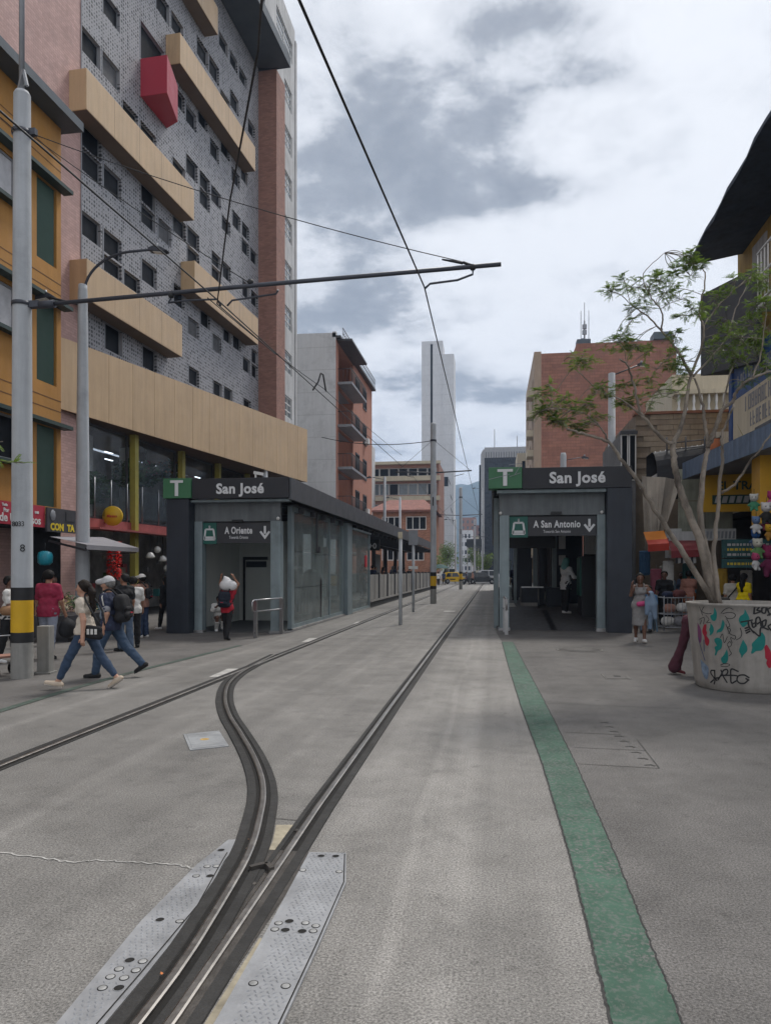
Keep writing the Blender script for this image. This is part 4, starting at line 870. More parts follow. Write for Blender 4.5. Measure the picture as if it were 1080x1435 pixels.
m.add(v + v2, [(i, i + 1, k + 2 + i, k + 1 + i) for i in range(k)]); m.add([(0, .9, 5.7), (1.75, .9, 5.95), (1.75, .9, 4.2), (0, .9, 4.2)], [(0, 1, 2, 3)]); m.add([(0, 0, 5.7), (1.75, 0, 5.95), (1.75, .9, 5.95), (0, .9, 5.7)], [(0, 1, 2, 3)]); m.build('fabric', mat('black_canvas', (.02, .02, .023), .8, amt=.3), t, fix=False)
m = MB()
for i in range(10): m.tube([(.1 + i * .17, -.02, 5.72 + .023 * i), (.1 + i * .17, -.3, 5.6 + .023 * i)], .02, 4)
m.build('ribs', M_ALU, t)
t = thing('hanging_tarp', 'dirty cream tarpaulin hanging next to the kiosk pylon', 'tarpaulin', (4.75, 24.4, 0))
m = MB(); n = 7
for i in range(n):
    a = i / n; b = (i + 1) / n; f = lambda s: (1.25 * s, .12 * math.sin(s * 9), 4.75 - .15 * s); lo = lambda s: (.12 + .62 * s, .12 * math.sin(s * 9 + .6), 2.35 + .75 * s * s)
    m.quad(f(a), f(b), lo(b), lo(a))
m.build('cloth', mat('dirty_cream_cloth', (.44, .39, .33), .85, amt=.2, scale=2, streak=.25), t, fix=False)
t = thing('plastic_screen', 'tall stained translucent plastic screen behind the tree trunks', 'screen', (5.95, 24.8, 0))
for i in range(2):
    for j in range(2):
        m = MB(); x0, z0 = i * .85, j * 1.05; m.box(x0 + .015, x0 + .835, -.012, .012, 2.9 + z0 + .015 + i * .05, 2.9 + z0 + 1.035 + .35 * i * j); m.build('plastic_panel', mat('greenish_plastic', (.30, .31, .25), .5, amt=.2, scale=3, streak=.3, dirt=.3), t)
m = MB(); m.box(-.05, 1.75, -.02, .03, 2.8, 2.9); m.build('rail', M_ALUD, t)
t = thing('wall_panel', 'white board under the hanging tarp near the kiosk pylon', 'board', (5.55, 24.7, 0))
m = MB(); m.box(0, .5, 0, .05, 2.1, 3.05); m.build('board', M_WHITE, t); m = MB(); m.box(.1, .4, -.02, -.004, 2.2, 2.4); m.build('notice', M_CREAM, t)

# ---- long shop row facing the street: open dark fronts, blue canopy, yellow shop, dolls
M_BLUE = mat('faded_blue_sheet', (.105, .155, .24), .6, amt=.12, scale=2.5, streak=.3, dirt=.35)
M_YSHOP = mat('yellow_shop_paint', (.62, .34, .015), .55, amt=.08, scale=1.5, dirt=.15)
row = thing('shop_row', 'row of dark open shop fronts under a blue sheet canopy', 'building', (8.8, 34, 0), R(-90))
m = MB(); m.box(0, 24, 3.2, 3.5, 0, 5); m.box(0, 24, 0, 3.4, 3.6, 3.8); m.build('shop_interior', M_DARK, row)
for u in (4.5, 9.4, 12.6, 16.5):
    m = MB(); m.box(u, u + .3, -.02, 3.2, 0, 3.6); m.build('partition', mat('grubby_partition', (.14, .135, .13), .8, streak=.2), row)
m = MB(); m.box(0, 24, 0, .2, 3.8, 6.0); m.build('wall', M_CREAM, row)
t = thing('blue_canopy', 'faded blue sheet canopy running along the shop row', 'canopy', (6.0, 24.4, 0), R(-90))
m = MB(); NS = 7
for i in range(NS):
    u0, u1 = i * 1.25, (i + 1) * 1.25 - .012; z0, z1 = 5.12 - .035 * i, 5.12 - .035 * (i + 1)
    q = MB(); q.box(u0, u1, 0, .03, 0, .1); q.v = [(u0, 0, z0 - .52), (u1, 0, z1 - .52), (u1, .03, z1 - .52), (u0, .03, z0 - .52), (u0, 0, z0), (u1, 0, z1), (u1, .03, z1), (u0, .03, z0)]; q.build('sheet_panel', M_BLUE, t)
m.add([(0, .03, 4.62), (8.7, .03, 4.36), (8.7, 2.8, 4.4), (0, 2.8, 4.66)], [(0, 1, 2, 3)]); m.add([(0, .0, 5.13), (8.7, .0, 4.88), (8.7, 2.8, 5.2), (0, 2.8, 5.45)], [(0, 1, 2, 3)]); m.add([(0, 0, 4.6), (0, 0, 5.12), (0, 2.8, 5.45), (0, 2.8, 4.66)], [(0, 1, 2, 3)])
m.build('canopy_deck', mat('canopy_underside', (.22, .23, .25), .8, amt=.2, streak=.1), t, fix=False)
# planter pots and grass on the canopy
t = thing('flower_pot', 'orange clay pot standing on the end of the blue canopy', 'pot', (6.9, 24.1, 5.3))
m = MB(); m.lathe([(0, 0), (.16, 0), (.21, .5), (.18, .5), (.15, .44), (0, .44)], 14); m.build('pot', mat('clay_pot', (.42, .14, .06), .8, amt=.12), t)
rnd = random.Random(21)
t = thing('grass_clump', 'yellowing tufts of grass growing on the blue canopy', 'plant', (7.4, 22.6, 5.3))
mb = MB()
for k in range(150):
    a, b = rnd.uniform(-.25, 1.1), rnd.uniform(-1.6, 1.0); h = rnd.uniform(.3, .95); dx, dy = rnd.uniform(-.3, .3), rnd.uniform(-.3, .3)
    mb.add([(a - .015, b, 0), (a + .015, b, 0), (a + dx, b + dy, h)], [(0, 1, 2)])
mb.build('blades', mat('dry_grass', (.24, .20, .06), .8, amt=.3, scale=5), t)
# yellow shop: end wall sign under the canopy
t = thing('shop_sign', 'yellow shop board reading EL TRAN with a toothed white strip', 'sign', (6.42, 23.3, .62), R(-4))
m = MB(); m.box(-.15, 2.2, .05, .12, 2.85, 4.35); m.build('board', M_YSHOP, t)
m = MB(); m.box(.0, 2.2, -.02, .05, 4.0, 4.4); m.build('upper_panel', M_ALUD, t)
M_DGREEN = mat('dark_green_letters', (.02, .06, .045), .5)
lettering('EL TRAN', .36, M_DGREEN, t, (1.02, .045, 3.52), bold=.008, depth=.01)
m = MB(); m.box(.18, 2.1, .035, .048, 3.08, 3.36); m.build('strip', M_DGREEN, t)
m = MB()
for i in range(9): m.prism([(.24 + i * .2, 3.12), (.38 + i * .2, 3.12), (.43 + i * .2, 3.32), (.29 + i * .2, 3.32)], .022, .034)
m.build('strip_emblems', M_OFFW, t)
t = thing('shop_sign', 'big yellow board with a black round letter at the picture edge', 'sign', (6.62, 18.3, .12), R(-8))
m = MB(); m.box(0, 1.9, 0, .12, 3.0, 4.3); m.box(-.32, -.01, .2, 1.2, 2.7, 4.4); m.build('board', M_YSHOP, t)
lettering('C', .75, mat('black_letters', (.02, .02, .02), .5), t, (.42, -.006, 3.3), bold=.0)
t = thing('shop_sign', 'teal and dark price board with pale lettering above the shop counter', 'sign', (6.3, 22.6, .05), R(-6))
m = MB(); m.box(.35, 2.3, 0, .05, 2.02, 2.55); m.box(.35, 2.3, 0, .05, 1.72, 1.98); m.build('board', mat('teal_board', (.02, .085, .09), .5, amt=.4, scale=6), t)
for i, z in enumerate((2.36, 2.22, 2.07, 1.80)):
    m = MB()
    rr = random.Random(i); x = .5
    while x < 2.2: w = rr.uniform(.03, .11); m.box(x, x + w, -.008, -.001, z, z + .07); x += w + .03
    m.build('lettering_row', [M_OFFW, M_SIGNY][i % 2], t)
def small_awning(label, x, y, w, z, cols):
    t = thing('awning', label, 'awning', (x, y, 0))
    for i, c in enumerate(cols):
        m = MB(); a, b = i / len(cols), (i + 1) / len(cols); z0, z1 = z - .42 * a, z - .42 * b; y0, y1 = -.7 * a, -.7 * b
        m.add([(0, y0, z0 - .04), (w, y0, z0), (w, y1, z1), (0, y1, z1 - .04)], [(0, 1, 2, 3)])
        if i == len(cols) - 1: m.add([(0, y1, z1 - .04), (w, y1, z1), (w, y1 - .01, z1 - .22), (0, y1 - .01, z1 - .26)], [(0, 1, 2, 3)])
        m.build('canvas_stripe', c, t, fix=False)
M_AWO = mat('awning_orange', (.62, .20, .02), .7, amt=.1); M_AWR = mat('awning_red', (.45, .04, .02), .7, amt=.1); M_AWD = mat('awning_crimson', (.20, .03, .035), .7, amt=.15, scale=3)
small_awning('small orange and red striped awning beside the kiosk pylon', 4.72, 24.0, .62, 2.95, [M_AWO, M_AWO, M_AWR])
small_awning('dark red awning under the plastic screen', 5.4, 24.0, .85, 2.75, [M_AWD, M_AWD])
t = thing('hanging_banner', 'white banner with grey lettering strung above the dark red awning', 'banner', (5.4, 23.6, 0))
m = MB(); m.box(0, .8, 0, .012, 2.62, 2.9); m.box(.85, 2.0, .1, .112, 2.62, 2.98); m.build('cloth', M_OFFW, t)
m = MB(); rr = random.Random(77)
for x in np.arange(.9, 1.95, .11): m.prism([(x, 2.68), (x + .06, 2.68), (x + .08, 2.9), (x + .02, 2.9)], .09, .099)
m.build('lettering_row', M_ALU, t)
t = thing('striped_towel', 'dark and white striped cloth hanging below the dark red awning', 'cloth', (5.55, 23.4, 0))
for i in range(8):
    m = MB(); x = i * .075; m.quad((x, .02 * (i % 2), 2.2), (x + .075, .02 * ((i + 1) % 2), 2.2), (x + .08, .02 * ((i + 1) % 2), 1.93), (x + .005, .02 * (i % 2), 1.90)); m.build('stripe', M_OFFW if i % 2 else M_ALUD, t, fix=False)
# shelves of goods deep in the shops
rnd = random.Random(31); m = MB()
for k in range(330):
    y = rnd.choice((22.0, 19.0, 24.8, 17.4)) - rnd.uniform(0, 1.4); x = rnd.uniform(8.9, 11.3); z = rnd.choice((.6, 1.0, 1.4, 1.8, 2.2)); s = rnd.uniform(.06, .2)
    m.box(x, x + s, y, y + s, z, z + s * rnd.uniform(.7, 1.8), k % 7)
m.build('shelf_goods', [mat('shop_goods_%s' % n, c, .6) for n, c in (('cream', (.20, .18, .14)), ('teal', (.03, .10, .11)), ('red', (.16, .03, .03)), ('grey', (.10, .10, .11)), ('blue', (.03, .05, .13)), ('pink', (.22, .06, .10)), ('dark', (.03, .03, .03)))], row, kind='stuff')
o = bpy.data.objects['shelf_goods.001']; o.parent = None; o['label'] = 'small goods stacked on shelves inside the dark shop row'
m = MB()
for z in (.55, .95, 1.35, 1.75, 2.15):
    m.box(8.85, 11.4, 17.0, 25, z, z + .03)
o = m.build('shop_shelf', M_ALUD); tag(o, 'dark metal shelving behind the open shop fronts', 'shelf')

# ---- upper house above the canopy
M_YELW = mat('old_yellow_render', (.42, .27, .07), .8, amt=.12, scale=1.2, streak=.25, dirt=.3)
M_NET = mat('dark_grey_net', (.055, .055, .06), .9, amt=.15, scale=6)
up = thing('old_house', 'old yellow house with a deep dark eave over the blue canopy', 'building', (8.8, 28.0, 0), R(-90))
ops = [(3.6, 4.6, 10.9, 12.4), (6.6, 7.6, 10.9, 12.5), (9.6, 10.6, 10.6, 12.2), (5.0, 7.6, 6.8, 8.0)]
m = MB(); m.wall(0, 16, 5.2, 13.2, ops, .25); m.box(0, 16, .4, 8, 5.2, 13.2); m.quad((0, 0, 5.2), (0, .4, 5.2), (0, .4, 13.2), (0, 0, 13.2)); m.build('wall', M_YELW, up)
for a, b, c, d in ops:
    m = MB(); m.frame(a, b, c, d, .07, .08, .16, nu=1); f = m.build('window', M_DARK, up); m = MB(); m.box(a + .05, b - .05, .11, .13, c + .05, d - .05); m.build('pane', M_WIN, f)
m = MB(); v = []
for i in range(25):
    u = .5 + i * .75; s = .06 * math.sin(i * 1.9); v += [(u, -1.87 + s * .6, 12.62 + .07 * u + .03 * math.sin(i * 2.7)), (u, .2, 13.0 + .03 * u), (u, .2, 14.2), (u, -1.83 + s * .6, 12.80 + .07 * u + .03 * math.sin(i * 2.1))]
m.add(v, [(i * 4 + j, i * 4 + (j + 1) % 4, i * 4 + 4 + (j + 1) % 4, i * 4 + 4 + j) for i in range(24) for j in range(4)] + [(0, 1, 2, 3)]); m.build('eave', mat('dark_eave_boards', (.028, .040, .062), .85, amt=.3, scale=3), up)
m = MB(); m.add([(2.4, -1.92, 8.2), (7.6, -1.92, 7.2), (7.6, -1.92, 9.7), (2.4, -1.92, 10.9), (2.4, -1.87, 8.2), (7.6, -1.87, 7.2), (7.6, -1.87, 9.7), (2.4, -1.87, 10.9), (2.4, 0, 8.2), (2.4, 0, 10.9), (7.6, 0, 7.2)], [(0, 1, 2, 3), (4, 7, 6, 5), (3, 2, 6, 7), (1, 5, 6, 2), (4, 8, 9, 7), (4, 5, 10, 8)]); m.build('netting', M_NET, up); m = MB(); m.box(1.6, 2.9, -.04, -.004, 10.9, 12.7); m.build('grey_shutter', M_OFFW, up)
for u0 in (7.65, 10.2, 12.8):
    m = MB()
    for i in range(10): m.tube([(u0 + .05 + i * .24, -1.92, 8.7), (u0 + .05 + i * .24, -1.92, 10.0)], .022, 4)
    for z in (8.7, 9.35, 10.0): m.tube([(u0, -1.92, z), (u0 + 2.3, -1.92, z)], .03, 4)
    m.build('railing', M_WHITE, up)
m = MB(); m.box(7.61, 15, -1.94, 0, 8.5, 8.62); m.build('balcony_slab', M_OFFW, up)
m = MB(); m.box(4.65, 4.92, -1.72, .02, 5.3, 7.6); m.box(4.93, 16, -1.66, -1.6, 6.75, 7.85); m.build('blue_band', mat('cobalt_paint', (.02, .06, .20), .6, amt=.2, dirt=.2), up)
m = MB(); m.box(4.93, 12, -1.68, -1.6, 5.3, 6.74); m.build('sign_panel', M_CREAM, up)
rr = random.Random(5); M_GL = mat('grey_letters', (.2, .2, .22), .6)
for z0, h, u0, u1, mm, yy in ((6.22, .42, 6.0, 11.6, M_GL, -1.69), (5.72, .40, 6.4, 11.6, M_GL, -1.69), (7.0, .4, 5.3, 11, M_ALU, -1.67)):
    m = MB(); u = u0                                # rows of blocky, unreadable characters, as in the photograph
    while u < u1:
        w = h * rr.uniform(.35, .5); b = h * .13
        m.box(u, u + b, yy, yy + .008, z0, z0 + h); 
        if rr.random() < .7: m.box(u + w - b, u + w, yy, yy + .008, z0, z0 + h)
        for q in (z0, z0 + h / 2 - b / 2, z0 + h - b):
            if rr.random() < .7: m.box(u + b, u + w - b, yy, yy + .008, q, q + b)
        u += w + h * .14
    m.build('lettering_row', mm, up)
m = MB(); m.box(6.8, 11.8, -1.70, -1.681, 5.32, 5.6); m.build('dark_strip', M_ALUD, up)
# ================================================================ TRAM STATION: TWO KIOSKS AND THEIR PLATFORMS
M_FASC = mat('charcoal_fascia', (.020, .0205, .026), .45, .1, amt=.06, scale=1.2, dirt=.15)
M_FASC2 = mat('graphite_side_fascia', (.075, .08, .09), .5, .1, amt=.06, scale=1, streak=.08)
M_PYL = mat('blue_black_pylon', (.028, .034, .047), .5, .1, amt=.10, scale=1.5, dirt=.3, streak=.15)
M_POST = mat('steel_blue_post', (.215, .265, .285), .5, .1, amt=.10, scale=2, streak=.2, dirt=.3)
M_LINT = mat('grey_metal_lintel', (.13, .145, .155), .55, .1, amt=.14, scale=1.4, streak=.25, dirt=.25)
M_SIGNB = mat('sign_charcoal', (.024, .025, .031), .4, amt=.05)
M_SGREEN = mat('sign_green', (.045, .155, .075), .5, amt=.06)
M_STEAL = mat('sign_teal', (.008, .095, .075), .45, amt=.05)
M_LET = mat('sign_white', (.62, .63, .65), .6, amt=.05)
M_INOX = mat('brushed_stainless', (.40, .40, .41), .34, .9, amt=.1, scale=10)
M_CONCP = mat('platform_concrete', (.30, .29, .275), .85, amt=.12, scale=2, streak=.3, dirt=.3)
M_FLOORD = mat('dark_platform_floor', (.075, .075, .08), .6, amt=.12, scale=3, speck=.15)
M_INWALL = mat('station_inner_wall', (.55, .56, .54), .55, amt=.06, scale=.8, streak=.06)
M_GLASS = glassmat('kiosk_glass', (.80, .87, .87), .27, .04, dust=.85, spec=1.0)
M_BLACK = mat('black_plastic', (.012, .012, .014), .5, amt=.2)
M_REDS = mat('signal_red', (.45, .02, .04), .5)

def tram_icon(parent, x, y, z, s):
    """white outline of a tram front with its pantograph, lying on a sign"""
    def line(a, b, w=.085): m.bar((x + a[0] * s, y, z + a[1] * s), (x + b[0] * s, y, z + b[1] * s), w * s, .008, up=(0, 1, 0))
    m = MB(); pts = [(-.30, -.34), (-.22, .22), (.22, .22), (.30, -.34), (-.30, -.34)]
    for a, b in zip(pts, pts[1:]): line(a, b, .095)
    line((-.30, -.24), (.30, -.24), .14); line((0, .22), (0, .42), .07); line((-.05, .36), (.05, .36), .07)
    m.build('tram_emblem', M_LET, parent)
def arrow(parent, x, y, z, s):
    m = MB(); m.box(x - .07 * s, x + .07 * s, y - .004, y + .004, z - .05 * s, z + .45 * s)
    m.prism([(x - .36 * s, z + .06 * s), (x - .25 * s, z + .14 * s), (x, z - .16 * s), (x + .25 * s, z + .14 * s), (x + .36 * s, z + .06 * s), (x, z - .40 * s)], y - .005, y + .005)
    m.build('arrow', M_LET, parent)
def big_T(parent, x, y, z, w, h, scratched=False):
    m = MB(); m.box(x - w / 2, x + w / 2, y - .012, y, z + h * .34, z + h * .5); m.box(x - w * .13, x + w * .13, y - .012, y, z - h * .5, z + h * .34); m.build('letter', M_LET, parent)
    if scratched:
        m = MB()
        for a, b in (((-.45, -.05), (.12, .08)), ((.12, .02), (.42, .12)), ((.25, .05), (.45, .38)), ((.10, .34), (.45, .38))): m.bar((x + a[0], y - .016, z + a[1]), (x + b[0], y - .016, z + b[1]), .014, .004, up=(0, 1, 0))
        m.build('scratch', M_ALU, parent)
def downpoints(m, x, y, z): m.ball((x, y, z), .05, 8)

# ---------------------------------------------------------------- kiosk marked "A Oriente"
Y0 = 18.46
k = thing('tram_kiosk', 'charcoal tram kiosk signed San José and A Oriente, with a long glass side', 'tram station', (-7.0, Y0, 0))
X = lambda w: w + 7.0
def KB(nm, m_, *bs, parent=None, bevel=0):
    for b in bs: m = MB(); m.box(X(b[0]), X(b[1]), b[2] - Y0, b[3] - Y0, b[4], b[5]); o = m.build(nm, m_, parent or k, bevel=bevel)
    return o
KB('fascia_front', M_FASC, (-7.93, -5.27, 18.46, 18.52, 3.60, 4.14), bevel=.006)
KB('fascia_side', M_FASC2, (-5.30, -5.22, 18.525, 66, 3.56, 4.13), bevel=.006)
KB('roof_slab', mat('roof_membrane', (.12, .12, .125), .8), (-8.7, -5.305, 18.53, 66, 3.98, 4.10))
KB('roof_underside', M_BLACK, (-8.6, -5.4, 19.6, 66, 3.50, 3.56))
T = KB('emblem_box', M_SGREEN, (-8.72, -7.94, 18.40, 18.9, 3.62, 4.15), bevel=.006); big_T(T, X(-8.33), -.07, 3.885, .36, .42)
KB('pylon', M_PYL, (-8.66, -8.03, 18.48, 19.7, 0.0, 3.615), bevel=.008)
KB('lintel', M_LINT, (-8.02, -5.62, 18.86, 19.0, 3.02, 3.58)); KB('drip_edge', M_POST, (-8.02, -5.30, 18.60, 18.86, 3.52, 3.585))
KB('door_post', M_POST, (-8.02, -7.80, 18.84, 19.10, 0.0, 3.02)); KB('door_post', M_POST, (-5.88, -5.61, 18.84, 19.12, 0.0, 3.02))
KB('post_foot', M_INOX, (-8.06, -7.77, 18.80, 19.12, .0, .07), (-5.91, -5.58, 18.80, 19.15, .0, .07))
S = KB('hanging_sign', M_SIGNB, (-7.42, -5.885, 18.92, 19.0, 2.43, 2.98)); KB('sign_emblem_panel', M_STEAL, (-7.82, -7.425, 18.915, 19.0, 2.41, 2.99), parent=S)
KB('door_header', M_BLACK, (-7.80, -5.88, 18.95, 19.3, 2.985, 3.02)); KB('motion_sensor', M_BLACK, (-6.95, -6.65, 18.80, 18.86, 3.0, 3.06))
tram_icon(S, X(-7.62), 18.908 - Y0, 2.70, .50); arrow(S, X(-6.06), 18.912 - Y0, 2.70, .42)
for o in (lettering('A Oriente', .26, M_LET, S, (X(-6.80), 18.918 - Y0, 2.69), bold=.008, space=1.08), lettering('Towards Oriente', .115, M_LET, S, (X(-6.80), 18.918 - Y0, 2.55), bold=.0, depth=.003)): o.scale.x = .66
lettering('San José', .37, M_LET, k, (X(-6.60), -.004, 3.735), bold=.012, space=1.06)
m = MB(); downpoints(m, X(-5.66), 18.80 - Y0, 3.08); m.build('camera_dome', M_WHITE, k)
# interior
KB('floor', M_FLOORD, (-8.5, -5.45, 19.0, 66, .004, .012)); KB('back_wall', M_INWALL, (-8.55, -8.45, 19.7, 24.5, 0, 3.5), (-8.55, -8.45, 24.51, 66, 0, 1.5)); KB('inner_wall', M_INWALL, (-8.45, -6.75, 23.6, 23.7, 0, 3.5)); KB('inner_wall', M_INWALL, (-6.3, -5.95, 25.2, 25.3, 0, 3.5))
KB('inner_column', M_BLACK, (-6.74, -6.42, 23.5, 24.2, 0, 3.5)); KB('hanging_screen', M_BLACK, (-6.75, -6.55, 22.2, 22.3, 2.4, 3.0), (-6.5, -6.28, 23.0, 23.1, 2.5, 2.85))
KB('door_frame', M_BLACK, (-8.3, -8.24, 23.52, 23.59, 0, 2.15), (-8.24, -7.45, 23.52, 23.59, 2.05, 2.15)); KB('notice', M_PYL, (-8.2, -7.5, 23.55, 23.59, 1.8, 2.0))
KB('gate_rail', M_ALUD, (-6.4, -5.75, 22.5, 22.55, 1.0, 1.05), (-6.4, -5.75, 22.5, 22.55, .3, .34), *[(-6.38 + .1 * i, -6.36 + .1 * i, 22.5, 22.55, .3, 1.0) for i in range(7)])
m = MB(); m.lathe([(.32, 0), (.34, .9), (.34, 1.35), (.28, 1.6), (.15, 1.72), (0, 1.75)], 14, (X(-5.9), 23.4 - Y0, 0)); m.build('ticket_machine', M_BLACK, k)
# glass side: panes between steel posts
for a, b in ((19.78, 20.02), (26.75, 27.05), (24.6, 24.72)): KB('side_post', M_POST, (-5.68, -5.56, a, b, 0, 3.5))
KB('side_post', M_POST, (-5.66, -5.42, 27.06, 27.9, 0, 3.5)); KB('side_rail', M_POST, (-5.62, -5.57, 20.03, 26.74, 3.36, 3.5), (-5.62, -5.57, 20.03, 26.74, 0.05, .16), (-5.50, -5.42, 27.91, 32.0, 0.05, .14), (-5.52, -5.36, 27.91, 32.1, 3.30, 3.36))
for a, b in ((20.04, 22.28), (22.30, 24.58), (24.73, 26.73)): KB('glass_pane', M_GLASS, (-5.60, -5.585, a, b, .165, 1.19), (-5.60, -5.585, a, b, 1.205, 2.23), (-5.60, -5.585, a, b, 2.245, 3.355))
for a, b in ((27.92, 29.9), (29.93, 31.9)): KB('glass_pane', M_GLASS, (-5.47, -5.455, a, b, .145, 3.295))
KB('side_post', M_POST, (-5.5, -5.42, 31.93, 32.1, 0, 3.3)); KB('plinth', M_CONCP, (-5.72, -5.52, 19.78, 27.9, 0, .05), (-5.53, -5.38, 27.9, 32.1, 0, .05))
KB('warning_plate', M_REDS, (-5.45, -5.41, 30.9, 31.25, 1.85, 2.35)); KB('downpipe', M_ALUD, (-5.54, -5.48, 22.5, 22.56, 2.3, 3.5)); KB('alarm_box', M_ALUD, (-5.56, -5.46, 22.7, 22.85, 2.25, 2.45))
for a in np.arange(24.6, 32, 1.9): KB('rear_pane', M_GLASS, (-8.51, -8.495, a, a + 1.86, 1.51, 3.45))
# open platform beyond
KB('platform_slab', M_CONCP, (-8.45, -5.62, 32.2, 66, .02, .36)); KB('platform_edge', mat('platform_edge_dark', (.05, .05, .05), .9), (-5.62, -5.45, 32.2, 66, .02, .26)); KB('platform_nosing', M_CONCP, (-5.66, -5.40, 32.2, 66, .265, .36))
yy = 32.4
while yy < 64:
    w = 2.3
    KB('barrier_panel', M_CONCP, (-5.55, -5.45, yy, yy + w * .46, .37, 1.50), bevel=.01); KB('barrier_panel', M_CONCP, (-5.55, -5.45, yy + w * .54, yy + w, .37, 1.50), bevel=.01)
    KB('barrier_post', M_ALUD, (-5.62, -5.40, yy + w + .05, yy + w + .2, .36, 1.6)); yy += w + .55
for y in np.arange(32.4, 66, 5.6): KB('roof_column', M_ALUD, (-8.2, -7.95, y, y + .25, .36, 3.5))
for y in np.arange(20.5, 66, 1.4): KB('roof_beam', M_ALUD, (-8.4, -5.42, y, y + .12, 3.33, 3.5))
KB('roof_beam', M_ALUD, (-7.2, -7.05, 20, 66, 3.30, 3.33))
KB('clock_board', M_BLACK, (-6.6, -5.6, 36.0, 36.2, 2.7, 3.25))
lettering('+0', .38, M_LET, k, (X(-5.95), 35.98 - Y0, 2.8), bold=.01)
for y in (34, 39.5, 45, 52): KB('wall_poster', M_OFFW, (-8.44, -8.42, y, y + 2.6, 1.2, 2.9))
KB('strip_light', MATS['lit_tube'], (-7.0, -6.9, 33, 34.4, 3.22, 3.28), (-7.0, -6.9, 40, 41.4, 3.22, 3.28))
t = thing('roof_camera', 'small white camera on the kiosk roof under the tan band', 'camera', (-6.55, 19.6, 4.10))
m = MB(); m.tube([(0, 0, 0), (0, 0, .3)], .03, 6); m.build('mount', M_WHITE, t); m = MB(); m.bar((-.05, 0, .33), (.22, .02, .28), .08, .08); m.build('body', M_WHITE, t)

# ---------------------------------------------------------------- kiosk marked "A San Antonio"
Y1 = 20.39
k2 = thing('tram_kiosk', 'charcoal tram kiosk signed San José and A San Antonio, its doorway seen straight on', 'tram station', (1.8, Y1, 0))
X = lambda w: w - 1.8
def KB(nm, m_, *bs, parent=None, bevel=0):
    for b in bs: m = MB(); m.box(X(b[0]), X(b[1]), b[2] - Y1, b[3] - Y1, b[4], b[5]); o = m.build(nm, m_, parent or k2, bevel=bevel)
    return o
KB('fascia_front', M_FASC, (.81, 3.72, 20.39, 20.45, 3.94, 4.52), bevel=.006)
KB('fascia_side', M_FASC2, (-.02, .05, 20.9, 64, 3.9, 4.5), bevel=.006); KB('fascia_side', M_FASC2, (3.66, 3.72, 20.46, 64, 3.9, 4.5))
KB('roof_slab', MATS['roof_membrane'], (.06, 3.65, 20.46, 64, 4.34, 4.48)); KB('roof_underside', M_BLACK, (.1, 3.6, 20.9, 64, 3.82, 3.9))
T = KB('emblem_box', M_SGREEN, (-.11, .80, 20.33, 20.85, 3.955, 4.54), bevel=.006); big_T(T, X(.34), -.07, 4.255, .42, .46, True)
KB('pylon', M_PYL, (3.08, 3.73, 20.41, 21.6, 0, 3.935), bevel=.008)
KB('lintel', M_LINT, (.18, 3.06, 20.78, 20.92, 3.24, 3.92)); KB('drip_edge', M_POST, (.12, 3.06, 20.5, 20.78, 3.84, 3.93))
KB('door_post', M_POST, (.19, .46, 20.76, 21.06, 0, 3.24)); KB('door_post', M_POST, (2.86, 3.075, 20.76, 21.06, 0, 3.24)); KB('side_post', M_POST, (.04, .17, 21.6, 21.9, 0, 3.82), (.04, .17, 26.5, 26.8, 0, 3.82), (.04, .17, 31.5, 31.8, 0, 3.82))
KB('post_foot', M_INOX, (.16, .49, 20.72, 21.1, 0, .07), (2.83, 3.08, 20.72, 21.1, 0, .09))
S = KB('hanging_sign', M_SIGNB, (.985, 2.855, 20.84, 20.92, 2.66, 3.20)); KB('sign_emblem_panel', M_STEAL, (.47, .98, 20.835, 20.92, 2.62, 3.21), parent=S)
KB('door_header', M_BLACK, (.46, 2.86, 20.9, 21.2, 3.205, 3.24)); KB('motion_sensor', M_BLACK, (1.6, 1.9, 20.7, 20.78, 3.26, 3.33))
tram_icon(S, X(.725), 20.828 - Y1, 2.91, .56); arrow(S, X(2.66), 20.832 - Y1, 2.93, .44)
for o in (lettering('A San Antonio', .27, M_LET, S, (X(1.78), 20.838 - Y1, 2.90), bold=.008, space=1.08), lettering('Towards San Antonio', .115, M_LET, S, (X(1.78), 20.838 - Y1, 2.745), bold=0, depth=.003)): o.scale.x = .74
lettering('San José', .42, M_LET, k2, (X(2.28), -.004, 4.09), bold=.013, space=1.06)
m = MB(); downpoints(m, X(.22), 20.72 - Y1, 3.3); m.build('camera_dome', M_WHITE, k2); m = MB(); downpoints(m, X(2.98), 20.72 - Y1, 3.3); m.build('camera_dome', M_WHITE, k2)
m = MB(); m.add([(X(.1), .53, .008), (X(3.6), .53, .008), (X(3.6), 4.6, .36), (X(.1), 4.6, .36)], [(0, 1, 2, 3)]); m.build('entrance_ramp', M_FLOORD, k2); KB('floor', M_FLOORD, (.1, 3.6, 24.98, 34, .3, .361))
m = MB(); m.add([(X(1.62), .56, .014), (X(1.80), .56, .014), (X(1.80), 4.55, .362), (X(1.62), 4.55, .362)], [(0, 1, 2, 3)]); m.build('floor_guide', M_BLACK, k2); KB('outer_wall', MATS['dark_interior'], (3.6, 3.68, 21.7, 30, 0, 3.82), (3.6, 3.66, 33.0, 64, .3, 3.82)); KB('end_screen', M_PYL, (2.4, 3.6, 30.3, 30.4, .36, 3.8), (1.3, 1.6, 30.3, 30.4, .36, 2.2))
KB('low_wall', M_CONCP, (.1, .16, 22, 31.5, 0, .9)); KB('display_board', M_BLACK, (.5, 2.0, 24.0, 24.2, 2.42, 3.0)); KB('poster_case', M_PYL, (.98, 1.55, 30, 30.2, .6, 2.9), (1.8, 2.0, 29.0, 29.2, 0, 3.8))
